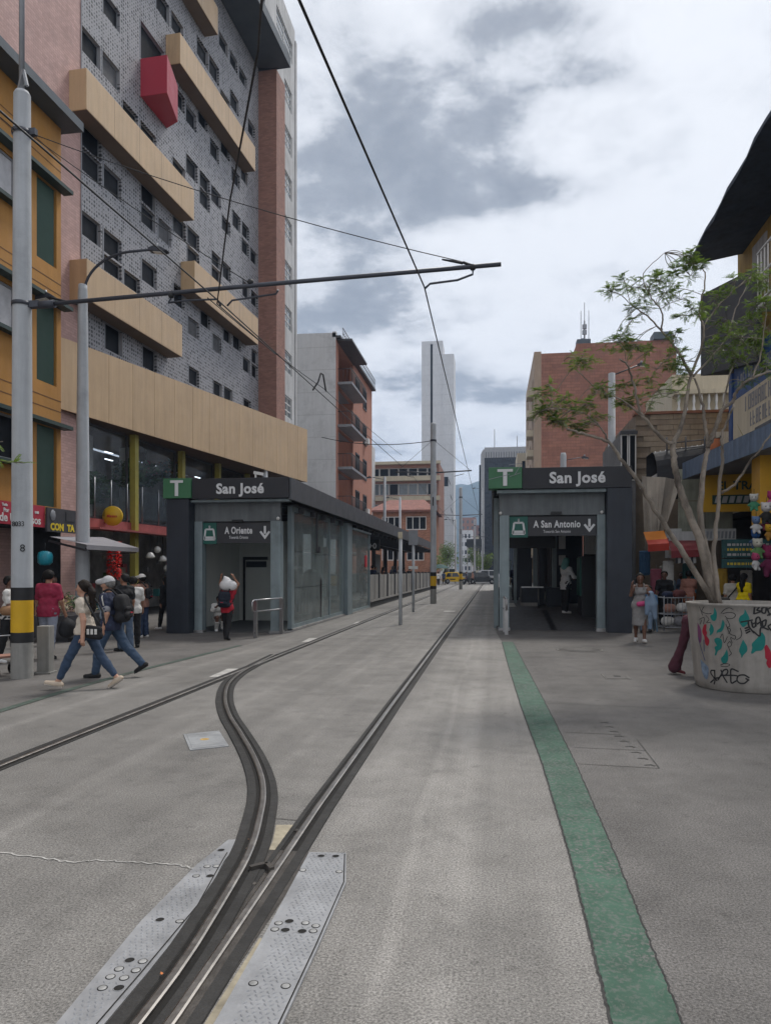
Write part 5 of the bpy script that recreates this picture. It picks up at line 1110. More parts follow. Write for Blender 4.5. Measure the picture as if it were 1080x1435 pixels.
KB('inner_column', M_POST, (1.62, 1.78, 30.0, 30.25, 0, 3.8), (2.22, 2.38, 28.0, 28.25, 0, 3.8), (.85, .97, 30.1, 30.3, 0, 3.8), (1.1, 1.2, 34, 34.2, 0, 3.8)); KB('light_panel', M_WHITE, (2.6, 2.85, 29.5, 29.6, 1.9, 2.3), (2.6, 2.85, 29.5, 29.6, 2.55, 3.2), (3.1, 3.58, 25.5, 25.6, 2.25, 3.3))
KB('turnstile', M_PYL, (1.05, 1.65, 27.5, 28.5, .5, 1.05), (2.0, 2.5, 27.5, 28.5, .0, 1.05)); KB('turnstile_base', M_CONCP, (1.05, 1.65, 27.5, 28.5, 0, .5)); KB('turnstile_rail', M_INOX, (1.05, 1.85, 27.3, 27.36, 1.06, 1.1))
KB('ticket_machine', M_BLACK, (2.75, 3.5, 23.4, 24.4, 0, 2.15), bevel=.03); KB('machine_edge', M_STEAL, (2.70, 2.745, 23.42, 24.3, .9, 2.1)); KB('end_glass', M_GLASS, (.5, .86, 33.9, 33.93, 0, 2.2))
KB('floor_plate', M_PALE, (.45, .85, 27, 30, .3612, .368)); KB('platform_slab', M_CONCP, (.12, 3.6, 34, 64, .02, .36))
for y in np.arange(36, 62, 2.85): KB('barrier_panel', M_CONCP, (.14, .24, y, y + 2.3, .37, 1.5))
for y in np.arange(22, 64, 2.0): KB('roof_beam', M_ALUD, (.12, 3.6, y, y + .12, 3.7, 3.82))
for y in np.arange(36, 64, 5.6): KB('roof_column', M_ALUD, (3.2, 3.4, y, y + .22, .36, 3.8))

# stainless guard rails at both doorways
t = thing('guard_rail', 'stainless hoop rail at the doorway of the kiosk marked A Oriente', 'rail', (-5.86, 17.4, 0), R(78))
m = MB(); P = [(0, 0, .95), (1.45, 0, .95), (1.52, 0, .90), (1.52, 0, .72), (1.45, 0, .66), (.0, 0, .66), (-.08, 0, .72), (-.08, 0, .9), (0, 0, .95)]; m.tube(P, .022, 8); m.build('hoop', M_INOX, t)
for u in (.08, 1.42): m = MB(); m.box(u - .03, u + .03, -.045, .045, 0, .94); m.build('leg', M_INOX, t)
t = thing('guard_rail', 'stainless hoop rail seen end-on beside the kiosk marked A San Antonio', 'rail', (.36, 19.3, 0), R(92))
m = MB(); m.tube(P, .024, 8); m.build('hoop', M_INOX, t)
for u in (.08, .95): m = MB(); m.box(u - .03, u + .03, -.045, .045, 0, .94); m.build('leg', M_INOX, t)
# ================================================================ POLES, ARMS, WIRES, LAMPS
M_CPOLE = mat('painted_concrete_pole', (.41, .43, .455), .75, amt=.08, scale=2.5, streak=.16, dirt=.22)
M_RAWC = mat('raw_concrete', (.27, .265, .25), .85, amt=.14, scale=4, streak=.25, dirt=.3)
M_BANDY = mat('band_yellow', (.58, .34, .01), .6, amt=.06, dirt=.12)
M_BANDK = mat('band_black', (.014, .014, .016), .6, amt=.2)
M_CABLE = mat('black_cable', (.015, .016, .018), .6)
M_ARM = mat('dark_grey_arm', (.055, .06, .075), .5, .3, amt=.15)
def band_pole(label, x, y, h, rb, rt, z0=.56, painted=True):
    t = thing('catenary_pole', label, 'pole', (x, y, 0))
    r = lambda z: rb + (rt - rb) * z / h
    zs = [0, z0, z0 + .16, z0 + .66, z0 + .86, h]; ms = [M_RAWC, M_BANDK, M_BANDY, M_BANDK, M_CPOLE]; nm = ['foot', 'black_band', 'yellow_band', 'black_band', 'shaft']
    for i in range(5):
        m = MB(); e = .003 if 0 < i < 4 else 0
        n = 10 if i == 4 else 1
        m.lathe([(r(zs[i] + (zs[i + 1] - zs[i]) * j / n) + e, zs[i] + (zs[i + 1] - zs[i]) * j / n) for j in range(n + 1)], 24)
        if i == 4: m.lathe([(rt, h), (rt * .8, h + .05), (0, h + .06)], 24)
        m.build(nm[i], ms[i], t)
    return t
pL = band_pole('tall grey pole with black and yellow bands on the pavement beside the walking couple', -7.3, 10.47, 9.15, .165, .125)
m = MB(); m.tube([(-.02, .02, 9.1), (-.02, .02, 13.5)], .042, 10); m.build('mast', M_ALU, pL)
m = MB(); m.bar((-.1, .03, 9.15), (.06, -.05, 9.5), .05, .05); m.bar((.06, -.05, 9.5), (.12, -.05, 9.25), .04, .04); m.build('mast_bracket', M_ALU, pL)
m = MB()
for z in (5.86, 8.55): m.lathe([(.15, z - .03), (.155, z - .03), (.155, z + .03), (.15, z + .03)], 20)
m.box(.12, .3, -.05, .05, 5.80, 5.90); m.box(.10, .24, -.04, .04, 8.5, 8.6); m.build('clamp', M_ARM, pL)
lettering('8033', .11, M_BANDK, pL, (.05, -.168, 2.37), (R(90), 0, R(-3)), depth=.003)
o = lettering('8', .16, M_BANDK, pL, (.10, -.135, 1.98), (R(90), 0, R(38)), depth=.003)
# cantilever arm with registration arms
t = thing('catenary_bracket', 'long dark cantilever arm reaching over the rails from the tall banded pole', 'arm', (-7.0, 10.47, 5.84))
m = MB(); m.tube([(0, 0, 0), (.25, 0, .005)], .06, 10); m.tube([(.2, 0, .005), (3.6, 0, .11), (7.12, 0, .20)], .032, 10); m.build('tube', M_ARM, t)
for pts in ([(2.17, 0, -.02), (2.12, 0, -.08), (2.4, .05, -.04), (2.86, .1, -.03), (2.92, .1, -.13)], [(3.85, 0, .02), (3.8, .05, -.02), (3.1, .1, -.06), (3.02, .1, -.14)], [(6.72, 0, .16), (6.72, 0, .08), (6.5, .05, .03), (6.1, .1, .02), (6.02, .1, -.05)]):
    m = MB(); m.tube(pts, .016, 6); m.build('registration_arm', M_ARM, t)
m = MB(); m.ball((2.17, 0, .03), .05, 8); m.ball((6.72, 0, .18), .05, 8); m.ball((3.42, 0, .16), .05, 8); m.build('insulator', M_CABLE, t)
def wire(label, pts, r=.0085, sag=0, name='overhead_wire'):
    out = []
    P = [Vector(p) for p in pts]
    for a, b in zip(P, P[1:]):
        n = 10
        for i in range(n): q = a.lerp(b, i / n); q.z -= sag * 4 * (i / n) * (1 - i / n); out.append(q)
    out.append(P[-1]); m = MB(); m.tube(out, r, 5); o = m.build(name, M_CABLE); o['label'] = label; o['category'] = 'wire'; return o
wire('thick contact wire over the straight rail, crossing the sky down to the arm tip', [(-1.15, -3, 3.95), (-1.15, 4.27, 5.12), (-.97, 10.47, 5.77), (-1.20, 37.2, 6.66), (-1.2, 66, 6.7), (-1.2, 100, 6.7)], .011)
wire('contact wire running over the far rail past the striped pole toward the platform', [(-4.15, -3, 5.2), (-4.15, 5.66, 5.6), (-4.04, 10.47, 5.71), (-4.15, 22, 6.15), (-4.1, 37.2, 6.6), (-4.1, 66, 6.6), (-4.1, 100, 6.6)], .011)
wire('crossing wire that swings over the turnout and joins the far contact wire', [(-1.0, 1.0, 5.4), (-1.35, 4.2, 5.28), (-1.75, 5.3, 5.62), (-2.98, 8, 5.92), (-4.10, 10.47, 5.70), (-4.12, 13.5, 5.84)], .010)
wire('thin stay from the pole top to the end of the long arm', [(-7.18, 10.47, 8.55), (-.4, 10.47, 6.10)], .007, .12, 'stay_wire')
wire('thin stay from the pole top to the middle of the long arm', [(-7.18, 10.47, 8.53), (-3.58, 10.47, 5.98)], .007, .05, 'stay_wire')
wire('thin line from the striped pole toward the camera side', [(-7.3, 10.3, 8.5), (-7.6, 0, 8.8)], .007, .1, 'stay_wire')
m = MB(); m.tube([(-.72, 10.47, 6.16), (-.42, 10.47, 6.09)], [.012, .022], 6); m.tube([(-.42, 10.47, 6.10), (-.3, 10.47, 6.05)], .02, 6); tag(m.build('strain_insulator', M_CABLE), 'small dark strain insulator where the stay meets the arm end', 'insulator')
for i, (x, y, z, lab) in enumerate(((-4.13, 16.5, 5.95, 'bent wire hanger bridging two lines before the blank white flank'),)):
    m = MB(); m.tube([(x, y, z - .06), (x + .05, y + .3, z + .2), (x + .1, y + .35, z + .42), (x + .1, y + .6, z + .45), (x + .12, y + .8, z + .1)], .02, 5); tag(m.build('wire_hanger', M_CABLE), lab, 'wire hanger')
wire('second line sagging beside the far contact wire', [(-4.25, 10.47, 5.80), (-4.05, 17.2, 6.1), (-4.6, 37, 7.6)], .008, .05)
# centre poles
def centre_pole(label, x, y, h, ra):
    t = band_pole(label, x, y, h, .16, .14, .75); w = 1.95
    m = MB()
    for s in (-1, 1): m.tube([(0, 0, 6.7), (s * w, 0, 6.78)], .035, 6); m.tube([(0, 0, 8.4), (s * w * .95, 0, 6.82)], .012, 4); m.tube([(s * w * .55, 0, 6.5), (s * w * .8, 0, 6.62)], .02, 4)
    m.build('cross_arm', M_ARM, t); m = MB(); m.lathe([(.14, 8.3), (.165, 8.3), (.165, 8.4), (.14, 8.4)], 14); m.build('clamp', M_ARM, t)
    m = MB(); m.box(-.03, .03, -.165, -.13, 5.0, 5.45); m.build('inspection_slot', M_BANDK, t); return t
centre_pole('banded catenary pole standing between the tracks, in front of the white tower', -3.0, 37.2, 9.2, 0)
centre_pole('smaller banded catenary pole further along, in front of the yellow taxi', -2.85, 66.2, 9.2, 0)
centre_pole('far catenary pole beyond the crossing, thin against the hills', -2.6, 108, 9.2, 0)
def sign_pole(label, x, y, h, plate, small):
    t = thing('sign_post', label, 'post', (x, y, 0)); m = MB(); m.tube([(0, 0, 0), (0, 0, h)], .055, 12); m.build('post', M_CPOLE, t)
    m = MB(); m.box(-plate[0] / 2, plate[0] / 2, -.07, -.055 + .07, h - .02, h - .02 + plate[1]); m.build('plate', M_ALU if plate[0] > .3 else mat('weathered_plate', (.45, .40, .30), .7), t)
    if small: m = MB(); m.box(-.19, .19, -.065, -.055, small, small + .12); m.build('small_plate', M_WHITE, t)
sign_pole('grey signal post with a small cream cap, nearer of the two slim posts', -2.82, 22.37, 2.70, (.13, .20), 0)
sign_pole('grey signal post with a big square plate on top', -3.18, 29.39, 2.75, (.37, .60), 1.75)
# street lamps
def lamp_head(parent, p, ang=0, s=1.0):
    m = MB(); m.prism([(-.42 * s, -.02), (-.3 * s, -.07), (.25 * s, -.07), (.3 * s, .0), (.1 * s, .07), (-.2 * s, .05)], -.14 * s, .14 * s); h = m.build('lamp_head', M_ARM, parent, bevel=.01); h.location = p; h.rotation_euler = (0, R(-8), ang)
    m = MB(); m.box(-.3 * s, .1 * s, -.1 * s, .1 * s, -.085, -.07); m.build('lens', M_LAMPW, h); m = MB(); m.tube([(.05 * s, 0, .05), (.05 * s, 0, .16)], .045, 8); m.build('sensor', M_ALU, h)
t = thing('street_lamp', 'grey lamp post with high curved arm and lower short arm before the tan band', 'street lamp', (-12.0 * .9, 18.0, 0))
PX = -10.79
t.location = (PX, 18.0, 0)
m = MB(); m.lathe([(.19, 0), (.185, 1.2), (.16, 5), (.12, 9.15), (.11, 9.3), (0, 9.32)], 20); m.build('post', M_CPOLE, t)
m = MB(); m.tube([(.05 + 1.35 * (1 - math.cos(a)), 0, 9.1 + 1.0 * math.sin(a)) for a in np.linspace(0, 1.5, 12)] + [(2.0, 0, 10.12)], .035, 8); m.build('curved_arm', M_ARM, t); lamp_head(t, (2.1, 0, 10.1), R(180), .75)
m = MB(); m.tube([(0, 0, 8.75), (-.9, 0, 9.0)], .03, 6); m.build('short_arm', M_ARM, t); lamp_head(t, (-1.1, 0, 9.05), 0, .75)
t = thing('street_lamp', 'grey lamp post with short arm standing behind the kiosk marked A Oriente', 'street lamp', (-10.9, 34, 0))
m = MB(); m.lathe([(.18, 0), (.13, 9.1), (0, 9.15)], 16); m.build('post', M_CPOLE, t); m = MB(); m.tube([(0, 0, 8.75), (-.75, 0, 9.0)], .025, 6); m.build('arm', M_ARM, t); lamp_head(t, (-.95, 0, 8.95), 0, .65)
t = thing('street_lamp', 'tall thick grey lamp post rising behind the kiosk pylon and the tree', 'street lamp', (5.32, 34, 0))
m = MB(); m.lathe([(.2, 0), (.15, 10.6), (0, 10.65)], 18); m.build('post', M_CPOLE, t); m = MB(); m.tube([(0, 0, 10.5), (1.1, 0, 10.9)], .03, 6); m.build('arm', M_ARM, t); lamp_head(t, (1.3, 0, 10.95), R(180), .65)
t = thing('street_lamp', 'short grey lamp post with small head above the A San Antonio kiosk', 'street lamp', (4.22, 45, 0))
m = MB(); m.lathe([(.2, 0), (.18, 8.6), (.14, 8.8), (0, 8.82)], 16); m.build('post', M_CPOLE, t); m = MB(); m.tube([(.1, 0, 8.35), (1.0, 0, 8.5)], .025, 6); m.build('arm', M_ARM, t); lamp_head(t, (1.25, 0, 8.5), R(180), .65)
for (x, y, h, lab) in ((-8.9, 60, 9.5, 'grey lamp post in front of the terracotta apartment balconies'), (-9.5, 75, 9.3, 'slim grey lamp post before the brick house with the red roof'), (-4.9, 98, 8.6, 'slim pale post at the crossing right of the second banded pole'), (-1.6, 118, 15, 'tall pale post in front of the black tower edge')):
    t = thing('street_lamp', lab, 'street lamp', (x, y, 0)); m = MB(); m.lathe([(.15, 0), (.11, h), (0, h + .05)], 10); m.build('post', M_CPOLE, t)
    m = MB(); m.tube([(0, 0, h - .2), (-1.0, 0, h)], .03, 5); m.build('arm', M_ARM, t); lamp_head(t, (-1.3, 0, h), 0, .7)
wire('guy wire crossing from the lamp before the flats to the pole between the tracks', [(-9.5, 40, 9.2), (-3.0, 37.2, 8.35)], .02, .3, 'stay_wire')
# bollard beside the pole
t = thing('bollard', 'square raw concrete bollard close behind the striped pole', 'bollard', (-7.25, 11.0, 0), R(8))
m = MB(); m.box(-.10, .10, -.10, .10, 0, .78); m.build('block', M_RAWC, t, bevel=.012); m = MB(); m.box(-.14, .14, -.14, .14, 0, .03); m.build('footing', M_RAWC, t)
t = thing('plastic_stool', 'blue plastic seat cut by the picture edge on the pavement', 'stool', (3.20, 7.92, 0), R(12))
M_BLUEP = mat('blue_plastic', (.012, .035, .10), .45, amt=.12, scale=5)
m = MB(); m.prism([(-.2, -.2), (.2, -.2), (.2, .2), (-.2, .2)], .60, .64, ax='Z'); m.build('seat', M_BLUEP, t, bevel=.015)
for a, b in ((-1, -1), (1, -1), (1, 1), (-1, 1)): m = MB(); m.bar((a * .18, b * .18, .60), (a * .21, b * .21, 0), .05, .05); m.build('leg', M_BLUEP, t, bevel=.008)
for s in (-1, 1):
    m = MB(); m.box(-.19, .19, s * .2 - .012, s * .2 + .012, .16, .21); m.box(s * .2 - .012, s * .2 + .012, -.19, .19, .16, .21); m.build('stretcher', M_BLUEP, t)
# planter graffiti as (angle, height) in thousandths; limbs and leaf layers of the tree
G_LEAF=[[(-2401,1173),(-2362,1108),(-2367,1031),(-2400,985),(-2454,988),(-2486,1026),(-2480,1059),(-2423,1084)],[(-2493,953),(-2446,905),(-2435,850),(-2472,798),(-2534,772),(-2517,812),(-2533,856),(-2509,891)],[(-2261,1013),(-2229,959),(-2254,881),(-2300,835),(-2359,826),(-2384,803),(-2372,853),(-2311,889),(-2286,946)],[(-2437,727),(-2380,753),(-2306,735),(-2288,669),(-2314,601),(-2379,564),(-2416,506),(-2449,503),(-2427,561),(-2442,615),(-2389,641),(-2385,680),(-2433,689)],[(-2207,602),(-2187,521),(-2198,443),(-2252,395),(-2312,413),(-2323,468),(-2267,516)],[(-1905,1165),(-1838,1058),(-1837,993),(-1887,938),(-1931,915),(-1975,957),(-1997,1011),(-1973,1066),(-1918,1100)],[(-1932,746),(-1868,656),(-1867,591),(-1927,534),(-1957,494),(-1967,532),(-1999,585),(-1979,652)],[(-1633,856),(-1578,792),(-1574,684),(-1624,608),(-1717,595),(-1769,561),(-1802,565),(-1783,637),(-1790,691),(-1733,747),(-1689,791)]]
G_RED=[[(-2624,929),(-2583,920),(-2602,852),(-2583,808),(-2609,750),(-2548,720),(-2554,664),(-2597,622),(-2650,657),(-2658,747),(-2700,812),(-2669,882)],[(-1586,652),(-1547,684),(-1488,620),(-1462,577),(-1435,468),(-1450,381),(-1494,370),(-1541,435),(-1507,468),(-1558,500),(-1569,576)]]
G_PURP=[[(-2813,942),(-2727,845),(-2740,696),(-2808,646),(-2842,735)]]
G_BLUE=[[(-2829,416),(-2695,360),(-2609,299),(-2662,147),(-2752,161),(-2809,258)]]
G_INK=[[(-2461,284),(-2544,277),(-2558,236),(-2490,180),(-2431,146)],[(-2471,278),(-2474,154),(-2499,90)],[(-2500,168),(-2393,189)],[(-2584,104),(-2502,151)],[(-2404,160),(-2340,232),(-2288,298),(-2226,319),(-2205,287),(-2245,240),(-2341,221)],[(-2335,300),(-2293,214),(-2228,136)],[(-2018,304),(-2138,330),(-2153,235),(-2145,136),(-2057,170)],[(-2292,231),(-2112,244),(-2040,242)],[(-1832,226),(-1915,260),(-2012,244),(-2042,187),(-2000,146),(-1915,145),(-1846,192)],[(-1887,212),(-1832,193)],[(-1962,985),(-1788,1016)],[(-1850,1004),(-1837,928),(-1761,843)],[(-1800,994),(-1774,919),(-1725,941)],[(-1787,962),(-1726,985)],[(-1737,941),(-1727,1038),(-1677,1050),(-1649,943)],[(-1713,963),(-1638,997),(-1622,911)],[(-1638,997),(-1575,1019),(-1585,943),(-1636,932),(-1530,890)],[(-1486,965),(-1532,933),(-1481,879)],[(-1900,900),(-1849,917)],[(-1893,867),(-1837,890)],[(-1881,835),(-1824,864)],[(-1773,865),(-1670,802),(-1660,888),(-1636,943)],[(-1754,1200),(-1765,1102)],[(-1754,1194),(-1682,1200),(-1717,1152),(-1655,1136),(-1753,1103)],[(-1644,1179),(-1582,1190),(-1592,1115),(-1642,1126),(-1644,1179)],[(-1583,1212),(-1514,1084)],[(-1569,1158),(-1499,1191)],[(-1552,1083),(-1494,1105)]]
G_THIN=[[(-2284,1094),(-2227,1146),(-2147,1175),(-2084,1155)],[(-2257,1090),(-2176,1109),(-2085,1106),(-2048,1075),(-2087,1035),(-2166,1027),(-2218,1058)],[(-2192,1026),(-2143,930),(-2184,906),(-2132,875),(-2167,819)],[(-2319,756),(-2272,808),(-2250,688),(-2190,774)],[(-2209,949),(-2147,820),(-2055,791),(-2069,746),(-2135,765),(-2111,690)],[(-2194,675),(-2151,710),(-2125,667),(-2168,632),(-2195,664),(-2156,588),(-2130,546),(-2173,510)],[(-1975,903),(-1951,827),(-1977,772),(-2043,737)],[(-2338,372),(-2251,400),(-2164,389),(-2224,358),(-2331,356)],[(-2718,1173),(-2656,1052)],[(-2603,1177),(-2667,1107),(-2544,1079),(-2461,1088)],[(-2747,991),(-2622,1019),(-2653,928)],[(-2581,1055),(-2518,1002),(-2575,954),(-2489,959)],[(-2736,923),(-2685,983)]]
G_BST=[[(-2831,724),(-2772,580),(-2687,406)],[(-2675,701),(-2688,541)]]
TREE_LIMBS=[([(3.19,11.08,1.17),(2.62,10.83,2.02),(2.33,10.61,2.39),(2.0,10.39,2.87),(1.77,10.18,3.1),(1.52,9.97,3.38),(1.19,9.75,3.46),(0.95,9.54,3.5)],0.045,0.012),([(3.16,11.08,1.17),(2.98,11.07,2.05),(2.76,11.06,2.64),(2.66,11.07,2.98),(2.61,11.08,3.26),(2.59,11.09,3.52)],0.062,0.04),([(2.59,11.09,3.52),(2.41,10.97,3.6),(2.17,10.83,3.84),(2.04,10.71,4.0),(1.95,10.6,4.31),(1.86,10.48,4.52),(1.72,10.36,4.59)],0.03,0.01),([(2.59,11.09,3.52),(2.69,11.18,3.68),(2.79,11.26,3.97),(2.85,11.34,4.22),(2.92,11.41,4.56),(3.11,11.51,5.08),(3.15,11.58,5.38),(3.11,11.64,5.62),(3.22,11.73,6.16),(3.18,11.79,6.37)],0.038,0.008),([(2.91,11.34,4.58),(2.74,11.27,4.87),(2.52,11.19,5.14),(2.24,11.09,5.41),(1.98,11.01,5.56)],0.026,0.007),([(2.46,11.18,5.22),(2.45,11.12,5.47),(2.26,11.05,5.7),(2.17,10.98,5.99),(2.47,10.98,6.28)],0.014,0.004),([(3.25,11.19,1.16),(3.1,11.23,1.93),(3.03,11.28,2.49),(3.08,11.34,3.14),(3.17,11.41,3.52),(3.13,11.46,3.89),(3.11,11.52,4.21),(3.02,11.56,4.59)],0.06,0.014),([(3.16,11.38,3.51),(3.24,11.29,3.77),(3.3,11.2,4.01),(3.43,11.12,4.13),(3.46,11.02,4.26),(3.63,10.94,4.41),(3.91,10.88,4.5)],0.036,0.016),([(3.21,10.98,1.17),(3.11,10.91,1.9),(3.14,10.86,2.36),(3.15,10.8,2.86),(3.18,10.75,3.31),(3.15,10.69,3.49),(3.2,10.64,3.75),(3.28,10.59,3.97)],0.036,0.014),([(3.17,10.88,2.77),(3.33,10.72,2.89),(3.46,10.57,3.16),(3.55,10.4,3.3),(3.66,10.24,3.52)],0.02,0.011),([(2.97,11.45,4.6),(3.49,11.77,5.17),(3.75,12.04,5.77),(4.08,12.33,6.34)],0.018,0.006),([(3.19,11.28,3.6),(3.37,11.46,4.02),(3.54,11.64,4.62),(3.68,11.81,4.99),(3.84,11.99,5.34)],0.018,0.006),([(3.15,11.58,5.38),(3.4,11.75,5.72),(3.77,11.94,6.1),(4.11,12.13,6.37)],0.014,0.006),([(1.53,10.03,3.39),(1.41,9.89,3.56),(1.19,9.73,3.72),(0.81,9.55,3.76),(0.54,9.38,3.69)],0.014,0.004),([(2.17,10.83,3.84),(1.79,10.62,4.09),(1.47,10.42,4.18),(1.16,10.23,4.41),(0.95,10.05,4.51)],0.014,0.004),([(3.63,10.94,4.41),(3.71,10.86,4.68),(3.72,10.76,4.95),(3.73,10.66,5.31)],0.014,0.005)]
TREE_LAYERS=[(1.64,10.71,5.67,0.2,0.06),(2.11,11.12,5.84,0.34,0.14),(2.34,10.96,5.87,0.23,0.1),(2.71,11.28,6.04,0.21,0.08),(2.75,11.31,5.7,0.34,0.17),(2.93,10.71,5.87,0.28,0.12),(2.96,10.66,6.02,0.22,0.06),(2.89,11.56,5.54,0.22,0.09),(1.78,10.76,4.94,0.39,0.13),(1.12,9.62,4.4,0.29,0.07),(1.85,11.59,4.97,0.4,0.07),(2.37,11.08,4.63,0.37,0.1),(2.78,11.55,4.85,0.19,0.26),(1.96,11.03,4.39,0.26,0.06),(1.45,10.12,4.08,0.21,0.06),(2.29,10.71,4.2,0.32,0.09),(1.89,11.19,4.19,0.3,0.06),(1.1,10.33,3.92,0.45,0.12),(0.69,9.88,4.02,0.19,0.06),(0.61,10.11,3.84,0.19,0.06),(0.93,10.08,3.71,0.27,0.08),(1.16,9.44,3.77,0.23,0.07),(1.13,10.21,3.6,0.19,0.06),(3.44,11.37,5.19,0.55,0.25),(3.67,11.08,5.19,0.37,0.2),(3.74,10.79,5.36,0.18,0.14),(3.36,11.66,5.83,0.26,0.15),(3.74,11.28,6.02,0.25,0.12),(3.24,11.48,4.92,0.41,0.23),(3.72,11.73,4.86,0.37,0.22),(3.73,11.55,4.51,0.3,0.11),(2.83,11.65,4.62,0.22,0.09),(2.15,10.96,5.48,0.23,0.09),(0.82,10.21,3.64,0.2,0.06),(1.35,9.89,3.7,0.24,0.06),(3.99,11.84,5.06,0.26,0.17),(4.13,11.79,6.07,0.17,0.15),(2.52,10.69,4.98,0.16,0.08)]
# ================================================================ GRAFFITI PLANTER AND ITS TREE
PC = (3.63, 11.19); PR0, PR1, PH = .68, .80, 1.21
M_PLANT = mat('painted_concrete_planter', (.29, .272, .25), .8, amt=.16, scale=3.5, streak=.22, dirt=.30, bump=.12)
pl = thing('planter', 'big round concrete planter covered in teal leaves and black graffiti tags', 'planter', (PC[0], PC[1], 0))
m = MB(); m.lathe([(PR0 - .03, 0), (PR0, .02)] + [(PR0 + (PR1 - PR0) * i / 10, PH * i / 10) for i in range(1, 10)] + [(PR1, PH - .02), (PR1 + .012, PH - .012), (PR1 + .012, PH + .012), (PR1 - .09, PH + .014), (PR1 - .10, PH - .10)], 72); m.build('tub', M_PLANT, pl)
m = MB(); m.lathe([(PR1 - .10, PH - .11), (.35, PH - .05), (0, PH - .03)], 24); m.build('soil', mat('dry_soil', (.06, .045, .035), .95, amt=.4, scale=8), pl)
def onp(a, z, off): r = PR0 + (PR1 - PR0) * z / PH + off; return (r * math.cos(a), r * math.sin(a), z)
def pfill(name, polys, m_, off):
    for P in polys:
        P = [(a / 1000, z / 1000) for a, z in P]
        Q = [Vector(p) for p in P]; Q = [(q.x, q.y) for q in catmull([(*q, 0) for q in Q] + [(*Q[0], 0)], 3)][:-1]
        ca, cz = sum(p[0] for p in Q) / len(Q), sum(p[1] for p in Q) / len(Q); n = len(Q); mb = MB()
        mb.add([onp(ca, cz, off)] + [onp(ca + (a - ca) * .5, cz + (z - cz) * .5, off) for a, z in Q] + [onp(a, z, off) for a, z in Q],
               [(0, 1 + i, 1 + (i + 1) % n) for i in range(n)] + [(1 + i, 1 + n + i, 1 + n + (i + 1) % n, 1 + (i + 1) % n) for i in range(n)], 0, True)
        mb.build(name, m_, pl)
def pstroke(name, lines, w, m_, off):
    mb = MB()
    for L in lines:
        L = [(a / 1000, z / 1000) for a, z in L]
        L = [(q.x, q.y) for q in catmull([(*p, 0) for p in L], 5)] if len(L) > 2 else [(L[0][0] + (L[1][0] - L[0][0]) * i / 6, L[0][1] + (L[1][1] - L[0][1]) * i / 6) for i in range(7)]
        for p, q in zip(L, L[1:]):
            d = Vector(((q[0] - p[0]) * .75, q[1] - p[1]))
            if d.length < 1e-5: continue
            d = d.normalized() * w * .3; n = Vector((-d.y, d.x)).normalized() * w / 2
            p2, q2 = (p[0] - d.x / .75, p[1] - d.y), (q[0] + d.x / .75, q[1] + d.y)
            mb.add([onp(p2[0] + n.x / .75, p2[1] + n.y, off), onp(q2[0] + n.x / .75, q2[1] + n.y, off), onp(q2[0] - n.x / .75, q2[1] - n.y, off), onp(p2[0] - n.x / .75, p2[1] - n.y, off)], [(0, 1, 2, 3)])
            off += 2e-6
    mb.build(name, m_, pl)
pfill('painted_leaf', G_LEAF, mat('teal_paint', (.006, .165, .150), .65, amt=.15, scale=6), .0035)
pfill('red_paint_mark', G_RED, mat('red_mural_paint', (.30, .012, .03), .65, amt=.15, scale=6), .0035)
pfill('purple_paint_mark', G_PURP, mat('purple_mural_paint', (.17, .05, .13), .65, amt=.2), .003)
pfill('blue_paint_mark', G_BLUE, mat('blue_mural_paint', (.14, .19, .26), .65, amt=.4, scale=14), .003)
M_INK = mat('black_spray', (.018, .018, .02), .6, amt=.2)
pstroke('graffiti_tag', G_INK[:10], .020, M_INK, .0055); pstroke('graffiti_tag', G_INK[10:22], .020, M_INK, .0055); pstroke('graffiti_tag', G_INK[22:], .020, M_INK, .0055)
for q in (G_THIN[:7], G_THIN[7:8], G_THIN[8:]): pstroke('graffiti_scribble', q, .0085, M_INK, .0050); pstroke('blue_scribble', G_BST, .012, mat('blue_spray', (.05, .07, .22), .6), .0045)

def bark_extra(m, t, out, pos, noise, mr, mul):
    N, L = t.nodes, t.links; g = N.new('ShaderNodeSeparateXYZ'); L.new(pos, g.inputs[0])
    x = N.new('ShaderNodeMix'); x.data_type = 'RGBA'; x.inputs[7].default_value = (.045, .036, .030, 1)
    L.new(mul(mr(noise(6, 6, .7, (1, 1, .3)), .38, .62, .0, 1.0), mr(noise(1.1, 3), .35, .6, .2, 1.0)), x.inputs[0]); L.new(out, x.inputs[6]); return x.outputs[2]
M_BARK = mat('mottled_bark', (.27, .232, .195), .85, amt=.2, scale=14, bump=.4, extra=bark_extra)
tr = thing('street_tree', 'slender many-stemmed tree with thin feathery foliage growing in the graffiti planter', 'tree', (0, 0, 0))
rnd = random.Random(17)
nodes = []
for i, (pts, r0, r1) in enumerate(TREE_LIMBS):
    P = catmull(pts, 6); n = len(P); mb = MB()
    P = [p + Vector((rnd.gauss(0, .006), rnd.gauss(0, .006), rnd.gauss(0, .006))) for p in P]
    mb.tube(P, [r0 + (r1 - r0) * (j / (n - 1)) ** .8 for j in range(n)], 9); mb.build('trunk' if r0 > .034 and pts[0][2] < 1.4 else 'limb', M_BARK, tr)
    nodes += [(p, r0 + (r1 - r0) * j / (n - 1)) for j, p in enumerate(P) if j > n * .25 and p.z > 2.6]
twig = MB(); LM = [MB(), MB(), MB()]
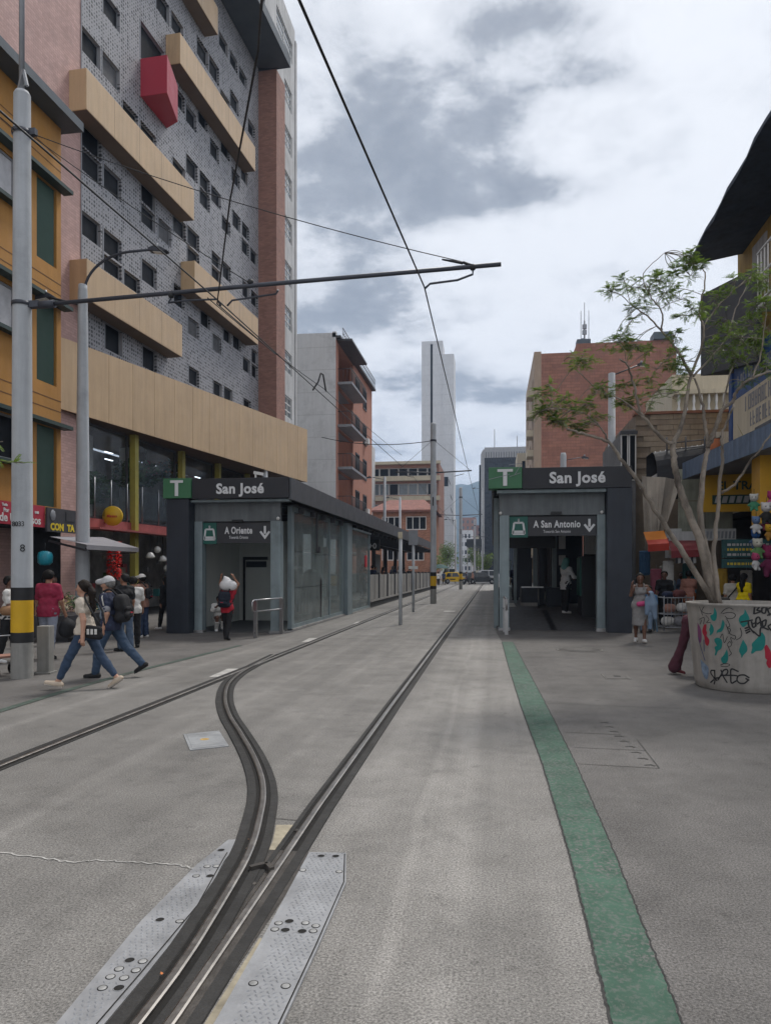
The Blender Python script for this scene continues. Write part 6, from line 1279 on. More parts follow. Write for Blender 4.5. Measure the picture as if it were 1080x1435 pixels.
def frond(p, d, ln, sc, which):
    """one feathery compound leaf: a stalk with pairs of small oval leaflets, gently drooping"""
    mb = LM[which]; d = d.normalized(); side = d.cross(Vector((0, 0, 1)));
    side = side.normalized() if side.length > .1 else Vector((1, 0, 0)); k = int(5 + ln * 50); q = p
    for i in range(k):
        t = (i + 1) / k; q = p + d * ln * t + Vector((0, 0, -.18 * ln * t * t)); l = sc * (1.0 - .5 * abs(t - .4))
        for s in (-1, 1):
            tip = q + (side * s + d * .18 + Vector((0, 0, rnd.uniform(-.4, .15)))).normalized() * l; w = d * l * .30
            mb.add([q, q.lerp(tip, .4) + w, tip, q.lerp(tip, .5) - w], [(0, 1, 2, 3)])
for cx, cy, cz, w, h in TREE_LAYERS:
    for sub_ in range(3):
        ww = w * (.75, .5, .45)[sub_]; c = Vector((cx + rnd.uniform(-.8, .8) * w * (sub_ > 0), cy + rnd.uniform(-.5, .5) * (sub_ > 0), cz + rnd.uniform(-1, 1) * h * (sub_ > 0)))
        b = min(nodes, key=lambda n: (n[0] - c).length)[0]; which = 1 if rnd.random() < .45 else 0
        if (b - c).length > .55: c = b + (c - b).normalized() * rnd.uniform(.35, .6)
        mid = b.lerp(c, .5) + Vector((rnd.uniform(-.04, .04), rnd.uniform(-.06, .06), rnd.uniform(0, .06))); twig.tube(catmull([b, mid, c], 4), [.006] * 9 if False else .005, 5)
        nb = 5 + int(ww * 31)
        for i in range(nb):
            a = rnd.uniform(0, 6.283); q = rnd.random() ** .5; e = Vector((c.x + math.cos(a) * ww * q, c.y + math.sin(a) * max(ww, .25) * q, c.z + rnd.uniform(-.8, .8) * h))
            m2 = c.lerp(e, .5) + Vector((0, 0, h * .25)); tw = catmull([c, m2, e], 3); twig.tube(tw, .0028, 4, caps=False)
            for j in range(6):
                p = tw[rnd.randrange(len(tw) // 2, len(tw))]; dd = (e - c).normalized() + Vector((rnd.gauss(0, 1.1), rnd.gauss(0, 1.1), rnd.gauss(0, .10)))
                frond(p, dd, rnd.uniform(.05, .125), rnd.uniform(.015, .025), which if rnd.random() < .8 else 1 - which % 2)
twig.build('twigs', M_BARK, tr, kind='stuff')
def leafmat(name, c):
    """thin leaf: partly lets the light behind it through"""
    m = mat(name, c, .55, amt=.3, scale=4); t = m.node_tree; N, L = t.nodes, t.links; b = N['Principled BSDF']; o = [n for n in N if n.type == 'OUTPUT_MATERIAL'][0]
    tr = N.new('ShaderNodeBsdfTranslucent'); tr.inputs[0].default_value = (c[0] * 1.5, c[1] * 1.5, c[2] * .9, 1); x = N.new('ShaderNodeMixShader'); x.inputs[0].default_value = .38
    L.new(b.outputs[0], x.inputs[1]); L.new(tr.outputs[0], x.inputs[2]); L.new(x.outputs[0], o.inputs[0]); return m
M_LEAF = [leafmat('leaf_green', (.135, .205, .05)), leafmat('leaf_dark', (.085, .140, .038)), leafmat('leaf_bronze', (.10, .06, .035))]
crown = MB()
for i, q in enumerate(LM): crown.add(q.v, q.f, i)
crown.build('crown', M_LEAF, tr, kind='stuff', fix=False)
# overhanging sprig on the left edge and small plants at the planter foot
t = thing('tree_sprig', 'leafy sprig reaching in from the picture edge past the striped pole', 'branch', (0, 0, 0))
LM = [MB(), MB(), MB()]; twig = MB(); S0 = Vector((-8.9, 10.2, 3.2))
for e in ((-7.0, 9.6, 3.55), (-7.3, 9.5, 3.2), (-7.55, 9.7, 3.6), (-6.75, 9.7, 3.25), (-7.6, 9.6, 4.15)):
    e = Vector(e); tw = catmull([S0, S0.lerp(e, .6) + Vector((0, 0, .1)), e], 5); twig.tube(tw, .008, 5)
    for j in range(16): p = tw[rnd.randrange(6, len(tw))]; frond(p, Vector((rnd.gauss(.3, .6), rnd.gauss(0, .6), rnd.gauss(0, .25))), rnd.uniform(.12, .22), .034, rnd.randrange(2))
twig.build('twig', M_BARK, t); crown = MB()
for i, q in enumerate(LM): crown.add(q.v, q.f, i)
crown.build('leaves', M_LEAF, t, kind='stuff', fix=False)
# trees and shrubs at the far crossing
def far_tree(lab, x, y, h, r, seed, n=1400, s=.16):
    rr = random.Random(seed); t = thing('tree', lab, 'tree', (x, y, 0)); m = MB(); m.tube([(0, 0, 0), (.1, 0, h * .35), (0, .1, h * .7)], [.16, .11, .05], 7)
    for k in range(5): a = k * 1.3; m.tube([(0, 0, h * (.3 + .06 * k)), (r * .6 * math.cos(a), r * .6 * math.sin(a), h * (.55 + .06 * k))], [.06, .02], 5)
    m.build('trunk', M_BARK, t); mb = MB()
    for k in range(14): a = rr.uniform(0, 6.28); q = rr.uniform(0, r * .75); leafy(mb, (q * math.cos(a), q * math.sin(a), h * rr.uniform(.42, .9)), r * rr.uniform(.3, .5), n // 14, rr, k % 2, s)
    mb.build('crown', M_LEAF[:2], t, kind='stuff', fix=False)
far_tree('rounded green street tree at the far crossing beside the dark shelter', -1.2, 128, 5.2, 2.3, 1)
far_tree('low bushy tree behind the platform end near the yellow taxi', -8.6, 100, 5.0, 2.4, 2)
far_tree('bushy tree past the open platform roof, partly behind the banded pole', -7.0, 112, 6.2, 2.6, 3)
far_tree('small tree behind the crossing cars in the middle of the street gap', -3.8, 150, 6.5, 2.6, 4)

# ================================================================ VEHICLES AT THE CROSSING
M_TYRE = mat('tyre_rubber', (.02, .02, .021), .85, amt=.2); M_RIM = mat('wheel_alloy', (.35, .36, .37), .4, .7)
M_CARG = mat('car_glass', (.02, .024, .028), .06, spec=.6); M_TAIL = mat('tail_lamp', (.40, .01, .01), .3)
def car(label, x, y, rz, L, Hc, wd, paint, hatch=True, cat='car', tall=0.0):
    t = thing('parked_car' if cat != 'taxi' else 'taxi', label, cat, (x, y, 0), rz)
    sill, belt = .28, .86 + tall * .5; wr = .30 + tall * .1; wx = (L * .31, -L * .30)
    P = [(-L / 2, .42), (-L / 2 + .02, .75), (-L / 2 + .10, belt), (-L * .36, belt + .02), (L * .20, belt), (L * .34, belt - .08), (L / 2 - .10, belt - .20), (L / 2, .55), (L / 2 - .03, .34)]
    for c in wx:
        a = [(c + (wr + .05) * math.cos(q), wr + (wr + .05) * math.sin(q)) for q in np.linspace(0, math.pi, 9)]; P += [(c + wr + .05, sill)] + a + [(c - wr - .05, sill)]
    P += [(-L / 2 + .03, .32)]; m = MB(); m.prism(P, -wd / 2, wd / 2); m.build('body', paint, t, bevel=.05)
    C = [(-L * (.48 if hatch else .36), belt), (-L * (.40 if hatch else .26), Hc - .06), (-L * .30, Hc), (L * .05, Hc), (L * .12, Hc - .05), (L * .27, belt)]
    m = MB(); n = len(C); iw = wd / 2 - .04; tw = wd / 2 - .17
    wfun = lambda z: iw + (tw - iw) * (z - belt) / (Hc - belt)
    m.add([(a, -wfun(b), b) for a, b in C] + [(a, wfun(b), b) for a, b in C], [tuple(range(n)), tuple(range(2 * n - 1, n - 1, -1))] + [(i, n + i, n + (i + 1) % n, (i + 1) % n) for i in range(n)]); m.build('cabin', paint, t, bevel=.02)
    for s in (-1, 1):
        for a0, a1, b0, b1 in ((-.36, -.16, -.29, -.155), (-.14, .08, -.135, .03)) if hatch else ((-.28, -.12, -.22, -.115), (-.10, .16, -.095, .06)):
            z0, z1 = belt + .04, Hc - .10; m = MB()
            m.add([(L * a0, s * (wfun(z0) + .012), z0), (L * (a1 + (.07 if a1 > 0 else 0)), s * (wfun(z0) + .012), z0), (L * (b1 + (.03 if b1 > 0 else 0)), s * (wfun(z1) + .012), z1), (L * b0, s * (wfun(z1) + .012), z1)], [(0, 1, 2, 3)]); m.build('window', M_CARG, t, fix=False)
        m = MB(); m.box(L * .16, L * .20, s * wd / 2 - .02, s * (wd / 2 + .14), belt, belt + .14) if s > 0 else m.box(L * .16, L * .20, -wd / 2 - .14, -wd / 2 + .02, belt, belt + .14); m.build('mirror', paint, t)
        for u in (-.15, .10): m = MB(); m.box(L * u, L * u + .012, s * wd / 2 - .004 if s > 0 else -wd / 2 - .004, s * wd / 2 + .004 if s > 0 else -wd / 2 + .004, .36, belt - .03); m.build('door_seam', M_BLACK, t)
        for c in wx:
            m = MB(); m.lathe([(wr * .66, -.09), (wr, -.07), (wr, .07), (wr * .66, .09)], 18); w = m.build('wheel', M_TYRE, t); w.location = (c, s * (wd / 2 - .10), wr); w.rotation_euler = (R(90), 0, 0)
            m = MB(); m.lathe([(0, .05), (wr * .62, .06), (wr * .66, .0), (wr * .62, -.06), (0, -.05)], 10); m.build('rim', M_RIM, w)
        m = MB(); m.box(L / 2 - .2, L / 2 - .02, s * (wd / 2 - .28) - .14, s * (wd / 2 - .28) + .14, .55, .70); m.build('headlight', M_LAMPW, t)
        m = MB(); m.box(-L / 2 - .015, -L / 2 + .06, s * (wd / 2 - .14) - .1, s * (wd / 2 - .14) + .1, .62, .98 + tall * .3); m.build('tail_light', M_TAIL, t)
    m = MB(); m.add([(C[4][0] + .03, -wfun(Hc) + .02, Hc - .08), (C[4][0] + .03, wfun(Hc) - .02, Hc - .08), (C[5][0] + .02, wfun(belt) - .04, belt + .05), (C[5][0] + .02, -wfun(belt) + .04, belt + .05)], [(0, 1, 2, 3)]); m.build('windscreen', M_CARG, t, fix=False)
    m = MB(); m.box(-L / 2 - .03, -L / 2 + .08, -wd / 2 + .03, wd / 2 - .03, .32, .50); m.box(L / 2 - .08, L / 2 + .03, -wd / 2 + .03, wd / 2 - .03, .32, .50); m.build('bumper', paint, t, bevel=.02)
    return t
tx = car('small yellow taxi hatchback crossing the far end of the tracks', -4.75, 95, R(3), 3.5, 1.50, 1.55, mat('taxi_yellow', (.68, .43, .01), .35, amt=.05), cat='taxi')
m = MB(); m.box(-.75, -.05, -.785, -.78, .52, .66); m.build('door_lettering', M_BLACK, tx); m = MB(); m.box(-.15, .25, -.25, .25, 1.5, 1.6); m.build('roof_sign', M_WHITE, tx)
car('charcoal hatchback at the crossing, half hidden by the kiosk', -1.35, 93.5, R(2), 4.0, 1.48, 1.65, mat('car_charcoal', (.035, .04, .045), .3, amt=.05))
car('silver off-road wagon behind the charcoal hatchback', -1.2, 100, R(182), 4.5, 1.78, 1.8, mat('car_silver', (.42, .43, .45), .35, .4, amt=.05), tall=.25)
car('pale grey car further back between the taxi and the silver wagon', -4.2, 112, R(178), 4.2, 1.5, 1.7, mat('car_grey', (.34, .36, .38), .35, .3, amt=.05), hatch=False)
car('white van behind the far banded pole', -6.6, 122, R(4), 4.6, 2.1, 1.85, M_WHITE, tall=.5, cat='van')
t = thing('parasol', 'dark green street parasol beside the taxi', 'parasol', (-6.6, 92, 0))
m = MB(); m.tube([(0, 0, 0), (0, 0, 2.5)], .03, 6); m.build('pole', M_ALU, t); m = MB(); m.lathe([(1.35, 2.0), (.9, 2.28), (.45, 2.46), (0, 2.55)], 10); m.build('canopy', mat('parasol_green', (.02, .06, .055), .8), t)
# ================================================================ PEOPLE
def surface_net(f, org, h):
    """numpy surface nets: quads where the sampled field changes sign"""
    s = f < 0; nx, ny, nz = f.shape
    V = np.zeros((nx - 1, ny - 1, nz - 1, 3)); C = np.zeros((nx - 1, ny - 1, nz - 1))
    sl = lambda o: tuple(slice(a, n - 1 + a) for a, n in zip(o, f.shape))
    cor = [(i, j, k) for i in (0, 1) for j in (0, 1) for k in (0, 1)]
    for a in cor:
        for ax in range(3):
            if a[ax]: continue
            b = list(a); b[ax] = 1; fa, fb = f[sl(a)], f[sl(b)]; x = (s[sl(a)] != s[sl(b)])
            t = np.where(x, fa / np.where(x, fa - fb, 1), 0)
            for d in range(3): V[..., d] += np.where(x, a[d] + (t if d == ax else 0), 0)
            C += x
    act = C > 0; idx = -np.ones(C.shape, int); idx[act] = np.arange(act.sum())
    g = np.argwhere(act); P = (g + V[act] / C[act][:, None]) * h + org; Q = []
    for ax in range(3):
        u, v = (ax + 1) % 3, (ax + 2) % 3
        lo = [slice(1, n - 1) for n in f.shape]; lo[ax] = slice(0, f.shape[ax] - 1); hi = list(lo); hi[ax] = slice(1, f.shape[ax])
        x = s[tuple(lo)] != s[tuple(hi)]; e = np.argwhere(x); ins = s[tuple(lo)][x]
        e = e + np.array([0 if d == ax else 1 for d in range(3)])
        def at(du, dv): q = e.copy(); q[:, u] += du; q[:, v] += dv; return idx[q[:, 0], q[:, 1], q[:, 2]]
        q = np.stack([at(-1, -1), at(0, -1), at(0, 0), at(-1, 0)], 1); q[~ins] = q[~ins][:, ::-1]; Q.append(q)
    return P, np.concatenate(Q)
def blob_mesh(name, prims, m_, parent, res=.016, k=.03, cuts=(), extra=None, kind=None, folds=0.0):
    """prims: (a, b, ra, rb) round cones blended into one continuous skin; cuts: (point, normal) drops what lies beyond"""
    A = np.array([p[0] for p in prims], float); B = np.array([p[1] for p in prims], float); rr = np.array([max(p[2], p[3]) for p in prims])
    lo = np.minimum(A, B).min(0) - rr.max() - .04; hi = np.maximum(A, B).max(0) + rr.max() + .04
    n = np.ceil((hi - lo) / res).astype(int) + 1; f = np.full(n, .3); ax = [lo[d] + np.arange(n[d]) * res for d in range(3)]
    for (a, b, ra, rb) in prims:
        a, b = np.array(a, float), np.array(b, float); pad = max(ra, rb) + k + 3 * res
        i0 = np.maximum(0, np.floor((np.minimum(a, b) - pad - lo) / res).astype(int)); i1 = np.minimum(n, np.ceil((np.maximum(a, b) + pad - lo) / res).astype(int) + 1)
        X_, Y_, Z_ = np.meshgrid(*[ax[d][i0[d]:i1[d]] for d in range(3)], indexing='ij'); d = b - a; L2 = max(d @ d, 1e-9)
        t = np.clip(((X_ - a[0]) * d[0] + (Y_ - a[1]) * d[1] + (Z_ - a[2]) * d[2]) / L2, 0, 1)
        q = np.sqrt((X_ - a[0] - t * d[0]) ** 2 + (Y_ - a[1] - t * d[1]) ** 2 + (Z_ - a[2] - t * d[2]) ** 2) - (ra + (rb - ra) * t)
        s_ = tuple(slice(i0[j], i1[j]) for j in range(3)); g = f[s_]; hh = np.maximum(k - np.abs(g - q), 0) / k; f[s_] = np.minimum(g, q) - hh * hh * k * .25
    if folds:                                               # soft cloth folds, mostly running down and slightly askew
        X_, Y_, Z_ = np.meshgrid(*ax, indexing='ij'); ph = (len(name) * 1.7 + len(prims) * .9 + lo[2] * 31) % 6.28
        f = f + folds * (np.sin(X_ * 52 + Z_ * 31 + 1.3 * np.sin(Y_ * 23 + Z_ * 17 + ph) + ph) * .55 + np.sin(Y_ * 61 - Z_ * 44 + 1.6 * np.sin(X_ * 29 + ph) + 2 * ph) * .45 + np.sin(Z_ * 83 + 2.2 * np.sin(X_ * 19 + Y_ * 27) + ph) * .4)
    if cuts:
        X_, Y_, Z_ = np.meshgrid(*ax, indexing='ij')
        for p, nn in cuts: f = np.maximum(f, (X_ - p[0]) * nn[0] + (Y_ - p[1]) * nn[1] + (Z_ - p[2]) * nn[2])
    P, Q = surface_net(f, lo, res); mb = MB(); mb.add(P.tolist(), Q.tolist(), 0, True)
    if extra: mb.add(extra.v, extra.f, 0, True)
    return mb.build(name, m_, parent, fix=False, kind=kind)
def cloth(nm, c, **k): return mat(nm, c, .85, amt=k.pop('amt', .14), scale=9, bump=.25, bscale=30, **k)
SKIN = {'light': mat('skin_light', (.42, .235, .165), .5, amt=.06, scale=5), 'tan': mat('skin_tan', (.28, .145, .095), .5, amt=.06, scale=5), 'brown': mat('skin_brown', (.13, .064, .042), .5, amt=.06, scale=5)}
HAIR = {'black': mat('hair_black', (.008, .007, .007), .65, spec=.2, amt=.3, scale=30, bump=.4, bscale=60), 'brown': mat('hair_brown', (.014, .009, .007), .65, spec=.2, amt=.3, scale=30, bump=.4), 'grey': mat('hair_grey', (.14, .135, .13), .5, amt=.3, scale=30, bump=.4)}
M_EYE = mat('eye_dark', (.012, .010, .010), .2); M_LIP = mat('lips', (.22, .075, .065), .5)
PEOPLE_N = 0
def person(label, xy, heading, h=1.7, legs=((22, 6, 0), (-20, 12, 24)), arms=((-12, 8, 14, 0), (14, 8, 18, 0)), lean=2, headyaw=0, headpitch=0, fem=False, top=None, bottom=None, shoes=None, hair=('short', 'black'), skin='tan', cap=None, z=0.0, res=.018, face=False, group=None, bulk=1.0):
    t = thing('person', label, 'person', (xy[0], xy[1], z), R(heading - 90), group); s = h / 1.75; V = lambda *a: Vector(a); ba = bulk * s
    up = V(0, math.sin(R(lean)), math.cos(R(lean))); P = V(0, 0, 0); hw = .088 * s; sw = (.148 if fem else .172) * s
    J = {}
    for i, sd in enumerate((-1, 1)):
        hp, kn, pt = legs[i]; H_ = P + V(sd * hw, 0, 0); K = H_ + V(sd * .008, math.sin(R(hp)), -math.cos(R(hp))) * .43 * s; A = K + V(0, math.sin(R(hp - kn)), -math.cos(R(hp - kn))) * .41 * s
        fd = V(sd * .12, math.cos(R(pt)), -math.sin(R(pt))).normalized(); fu = V(0, math.sin(R(pt)), math.cos(R(pt)))
        heel = A - fd * .045 * s - fu * .045 * s; toe = A + fd * .165 * s - fu * .052 * s; J[i] = (H_, K, A, heel, toe)
    low = min(min(j[3].z - .036 * s, j[4].z - .030 * s) for j in J.values()); off = V(0, 0, -low); P = P + off; J = {i: tuple(q + off for q in j) for i, j in J.items()}
    waist, chest, neck = P + up * .15 * s, P + up * .35 * s, P + up * .50 * s; shc = P + up * .455 * s
    hn = V(0, math.sin(R(lean * .5 + headpitch)), math.cos(R(lean * .5 + headpitch))); hc = neck + hn * .155 * s + V(0, .012 * s, 0); hy = Matrix.Rotation(R(headyaw), 3, 'Z')
    F = lambda a, b, c: hc + hy @ V(a * s, b * s, c * s)
    arm = {}
    for i, sd in enumerate((-1, 1)):
        fw, ab, el, inn = arms[i]; S_ = shc + V(sd * sw, 0, 0); d1 = V(sd * math.sin(R(ab)), math.sin(R(fw)) * math.cos(R(ab)), -math.cos(R(fw)) * math.cos(R(ab))); E_ = S_ + d1 * .285 * s
        f2 = R(fw + el); d2 = (V(sd * math.sin(R(ab)) * .5 - sd * math.sin(R(inn)), math.sin(f2), -math.cos(f2)) if abs(inn) < 1 else V(sd * math.sin(R(ab)) * .5 * math.cos(R(inn)) - sd * math.sin(R(inn)), math.sin(f2) * math.cos(R(inn)), -math.cos(f2) * math.cos(R(inn)))).normalized()
        W_ = E_ + d2 * .245 * s; arm[i] = (S_, E_, W_, d1, d2)
    T = lambda g, hem=0: [((P - V(.075 * ba, 0, 0)) + up * .0, (P + V(.075 * ba, 0, 0)), (.122 if fem else .112) * ba + g, (.122 if fem else .112) * ba + g), (waist - V(.05 * ba, 0, 0), waist + V(.05 * ba, 0, 0), (.094 if fem else .104) * ba + g, (.094 if fem else .104) * ba + g), (chest - V((.062 if fem else .080) * s, 0, 0), chest + V((.062 if fem else .080) * s, 0, 0), (.086 if fem else .102) * ba + g, (.086 if fem else .102) * ba + g), *[(neck - up * .015 * s + V(sd * .02, 0, 0), shc + V(sd * sw, 0, -.012 * s), .058 * s + g, .054 * s + g) for sd in (-1, 1)]] + ([(chest + V(-.058 * s, .055 * s, -.02), chest + V(.058 * s, .055 * s, -.02), .048 * s + g, .048 * s + g)] if fem else [])
    # --- body: one continuous figure
    B = T(-.012) + [(shc, neck + up * .04 * s, .062 * s, .052 * s), (neck, hc - hn * .04, .05 * s, .05 * s), (F(0, -.015, .028), F(0, -.005, .015), .094 * s, .090 * s), (F(0, .02, -.02), F(0, .045, -.075), .074 * s, .042 * s), (F(0, .092, .01), F(0, .108, -.022), .011 * s, .017 * s), (F(-.078, -.012, -.01), F(-.086, -.018, .012), .014 * s, .016 * s), (F(.078, -.012, -.01), F(.086, -.018, .012), .014 * s, .016 * s)]
    fing = MB()
    for i, sd in enumerate((-1, 1)):
        H_, K, A, heel, toe = J[i]; B += [(H_, K, .082 * ba, .052 * s), (K, K.lerp(A, .35), .050 * s, .054 * s), (K.lerp(A, .35), A, .054 * s, .034 * s), (A, heel, .034 * s, .03 * s), (A - V(0, 0, .02 * s), toe, .034 * s, .024 * s)]
        S_, E_, W_, d1, d2 = arm[i]; B += [(S_, E_, .052 * ba, .040 * s), (E_, W_, .041 * s, .027 * s)]
        n_ = d2.cross(V(1, 0, 0)); n_ = n_.normalized() if n_.length > .1 else V(0, 1, 0); fl = -n_ if n_.y < 0 else n_
        knk = W_ + d2 * .085 * s; B += [(W_, knk, .028 * s, .030 * s)]
        for q in range(4):
            o = fl * ((q - 1.5) * .017 * s); ln = (.062, .072, .068, .052)[q] * s; a = knk + o - d2 * .012; b = a + d2 * ln * .55 - V(sd, 0, 0) * .006; c = b + (d2 - V(sd * .5, 0, 0)).normalized() * ln * .5
            fing.tube([a, b, c], [.0098 * s, .009 * s, .0068 * s], 6)
        a = W_ + d2 * .03 * s + fl * .022 * s; fing.tube([a, a + (d2 + fl * .9).normalized() * .035 * s, a + (d2 + fl * .55).normalized() * .068 * s], [.012 * s, .011 * s, .008 * s], 6)
    sk = SKIN[skin]; blob_mesh('body', B, sk, t, res, .022 * s, extra=fing)
    if face:
        m = MB()
        for sd in (-1, 1): m.ball(tuple(F(sd * .032, .083, .012)), .0085 * s, 6)
        m.build('eyes', M_EYE, t); m = MB(); m.bar(tuple(F(-.02, .088, -.052)), tuple(F(.02, .088, -.052)), .010 * s, .010 * s); m.build('mouth', M_LIP, t)
        m = MB()
        for sd in (-1, 1): m.bar(tuple(F(sd * .018, .088, .032)), tuple(F(sd * .045, .080, .034)), .007 * s, .007 * s)
        m.build('eyebrows', HAIR[hair[1]], t)
    # --- clothes
    def garment(name, m_, sleeve, hem, g=.014, k=.035, flare=0, neckz=None, extra=()):
        q = T(g); cu = [(P + up * hem, -up)]
        if hem < -.05: q += [(P, P + V(0, 0, hem - .02), .125 * ba + g, .130 * ba + g + flare)] + [(P + V(sd * .05 * ba, 0, 0), P + V(sd * .055 * ba, .0, hem - .02), .11 * ba + g, .11 * ba + g + flare) for sd in (-1, 1)]
        for i in (0, 1):
            S_, E_, W_, d1, d2 = arm[i]
            if sleeve > 0: q += [(S_, S_.lerp(E_, min(1, sleeve * 1.0)), (.047 if fem else .056) * ba + g * .6, (.044 if fem else .048 if sleeve >= 1 else .053) * ba + g * .7)]
            if sleeve > 1: q += [(E_, E_.lerp(W_, sleeve - 1), .05 * ba + g * .4, .038 * s + g * .3)]
        cu.append((neck + up * (neckz if neckz is not None else .030) * s, up)); return blob_mesh(name, m_, q, t, res, k, cu) if False else blob_mesh(name, q + list(extra), m_, t, res, k, cu, folds=.0055)
    if top: garment(*top[:4], **(top[4] if len(top) > 4 else {}))
    if bottom:
        nm, m_, knee, g, fl = bottom
        q = [(P - V(.075 * ba, 0, 0), P + V(.075 * ba, 0, 0), (.124 if fem else .114) * ba + g * .6, (.124 if fem else .114) * ba + g * .6), (waist - V(.05 * ba, 0, .06), waist + V(.05 * ba, 0, -.06), .105 * ba + g * .3, .105 * ba + g * .3)]; cu = [(P + up * .085 * s, up)]
        for i in (0, 1):
            H_, K, A, heel, toe = J[i]; q += [(H_, K if knee >= 1 else H_.lerp(K, knee), .088 * ba + g, .060 * s + g)]
            if knee > 1: q += [(K, K.lerp(A, .35), .060 * s + g, .060 * s + g), (K.lerp(A, .35), K.lerp(A, knee - 1), .060 * s + g, .044 * s + g + fl)]
        blob_mesh(nm, q, m_, t, res, .018 * s, cu, folds=.0042)
    if shoes:
        for i in (0, 1):
            H_, K, A, heel, toe = J[i]; u = V(0, 0, .012); mid = heel.lerp(toe, .5)
            fu = (A - heel.lerp(toe, .2)).normalized(); sole = MB(); sole.bar(heel - (toe - heel).normalized() * .03 - V(0, 0, .026 * s), toe + (toe - heel).normalized() * .022 - V(0, 0, .022 * s), .078 * s, .022 * s)
            sole.build('sole', SOLE if shoes[0] is not SBLK else SBLK, t, bevel=.009)
            blob_mesh('shoe', [(heel + u * .3, mid, .046 * s, .045 * s), (mid, toe, .044 * s, .036 * s), (A - V(0, 0, .02 * s), heel.lerp(toe, .3), .046 * s, .046 * s)], shoes[0], t, min(res, .014), .02, [(heel - V(0, 0, .022 * s), tuple((toe - heel).cross(V(1, 0, 0)).normalized() * (1 if (toe - heel).cross(V(1, 0, 0)).z < 0 else -1)))])
    # --- hair and headgear
    hm = HAIR[hair[1]]; c = F(0, -.016, .026); q = [(c, c + V(0, 0, .004), .106 * s, .106 * s)]; cut = [(F(0, .036, .052), tuple(hy @ Vector((0, .80, -.60)))), (F(0, 0, -.055), (0, 0, -1))]
    if hair[0] in ('short', 'bun', 'pony', 'long'): blob_mesh('hair', q, hm, t, min(res, .014), .02, cut, folds=.003)
    if hair[0] == 'long': blob_mesh('long_hair', [(F(0, -.06, .0), F(0, -.10, -.20), .085 * s, .075 * s), (F(0, -.10, -.20), F(0, -.11, -.38), .075 * s, .035 * s)], hm, t, .016, .03, folds=.006)
    if hair[0] == 'pony': blob_mesh('ponytail', [(F(0, -.10, .03), F(0, -.135, -.06), .042 * s, .058 * s), (F(0, -.135, -.06), F(0, -.155, -.28), .056 * s, .044 * s), (F(0, -.155, -.28), F(0, -.14, -.42), .044 * s, .015 * s)], hm, t, .014, .03, folds=.006)
    if hair[0] == 'bun': blob_mesh('hair_bun', [(F(0, -.09, .10), F(0, -.11, .115), .05 * s, .045 * s)], hm, t, .014, .02)
    if cap:
        m_, kind = cap
        blob_mesh('cap' if kind != 'hood' else 'hood', [(F(0, -.014, .035), F(0, -.01, .045), .113 * s, .108 * s)] + ([(F(0, .06, .055), F(0, .165, .045), .06 * s, .045 * s)] if kind == 'peak' else [(F(0, -.05, -.06), F(0, -.06, -.12), .11 * s, .12 * s)]), m_, t, min(res, .013), .015,
                  [(F(0, 0, .028), tuple(hy @ Vector((0, -.25, -.97)))), ] + ([] if kind != 'peak' else []) if kind == 'peak' else [(F(0, .05, 0), tuple(hy @ Vector((0, 1, -.2))))])
    t['_j'] = 1
    return t, dict(P=P, chest=chest, shc=shc, neck=neck, waist=waist, arm=arm, J=J, hc=hc, s=s, F=F)
def held(name, label, cat, pt, local):
    """a thing somebody carries: placed at a point of that person's own frame, but a top-level thing"""
    o = pt[0]; v = Matrix.Rotation(o.rotation_euler.z, 3, 'Z') @ Vector(local); return thing(name, label, cat, (o.location.x + v.x, o.location.y + v.y, o.location.z + v.z), o.rotation_euler.z)
def backpack(label, pt, m_, mm, sc=1.0):
    d = pt[1]; c = d['chest'] * .62 + d['waist'] * .38; o = held('backpack', label, 'backpack', pt, c + Vector((0, -.20 * d['s'], .02)))
    blob_mesh('pack', [((-.09 * sc, -.02, -.16 * sc), (.09 * sc, -.02, -.16 * sc), .085 * sc, .085 * sc), ((-.08 * sc, 0, .10 * sc), (.08 * sc, 0, .10 * sc), .085 * sc, .085 * sc), ((-.08 * sc, -.02, 0), (.08 * sc, -.02, 0), .09 * sc, .09 * sc)], m_, o, .018, .06)
    blob_mesh('front_pocket', [((-.07 * sc, -.10 * sc, -.13 * sc), (.07 * sc, -.10 * sc, -.13 * sc), .05 * sc, .05 * sc), ((-.07 * sc, -.09 * sc, -.03 * sc), (.07 * sc, -.09 * sc, -.03 * sc), .04 * sc, .04 * sc)], m_, o, .016, .04)
    for sd in (-1, 1):
        m = MB(); x = sd * .11; y = .2 * d['s']; m.tube(catmull([(x, -.02, .14), (x, y * .75, .27), (x * 1.05, y + .10, .16), (x * 1.15, y + .06, -.04), (x * 1.1, .05, -.16)], 4), .018, 6); m.build('strap', mm, o)
    m = MB(); m.box(-.03, .03, -.165 * sc, -.15 * sc, -.10, -.085); m.build('badge', M_REDS, o)
    return o
SOLE = cloth('shoe_sole', (.40, .36, .32)); JEANS = cloth('denim_blue', (.030, .052, .095)); JEANSD = cloth('denim_dark', (.022, .036, .075)); JEANSL = cloth('denim_pale', (.16, .22, .31)); BLK = cloth('cloth_black', (.012, .012, .014)); WHT = cloth('cloth_white', (.55, .54, .52)); GRY = cloth('cloth_grey', (.22, .22, .24)); NAVY = cloth('cloth_navy', (.016, .022, .05))
BEIGE = cloth('shoe_beige', (.45, .37, .29)); SBLK = cloth('shoe_black', (.014, .014, .015)); SWHT = cloth('shoe_white', (.60, .60, .60)); PINKV = cloth('cloth_dusty_pink', (.32, .17, .13)); CRIM = cloth('cloth_crimson', (.25, .018, .05))
def tee_extra(m, t, out, pos, noise, mr, mul): return None
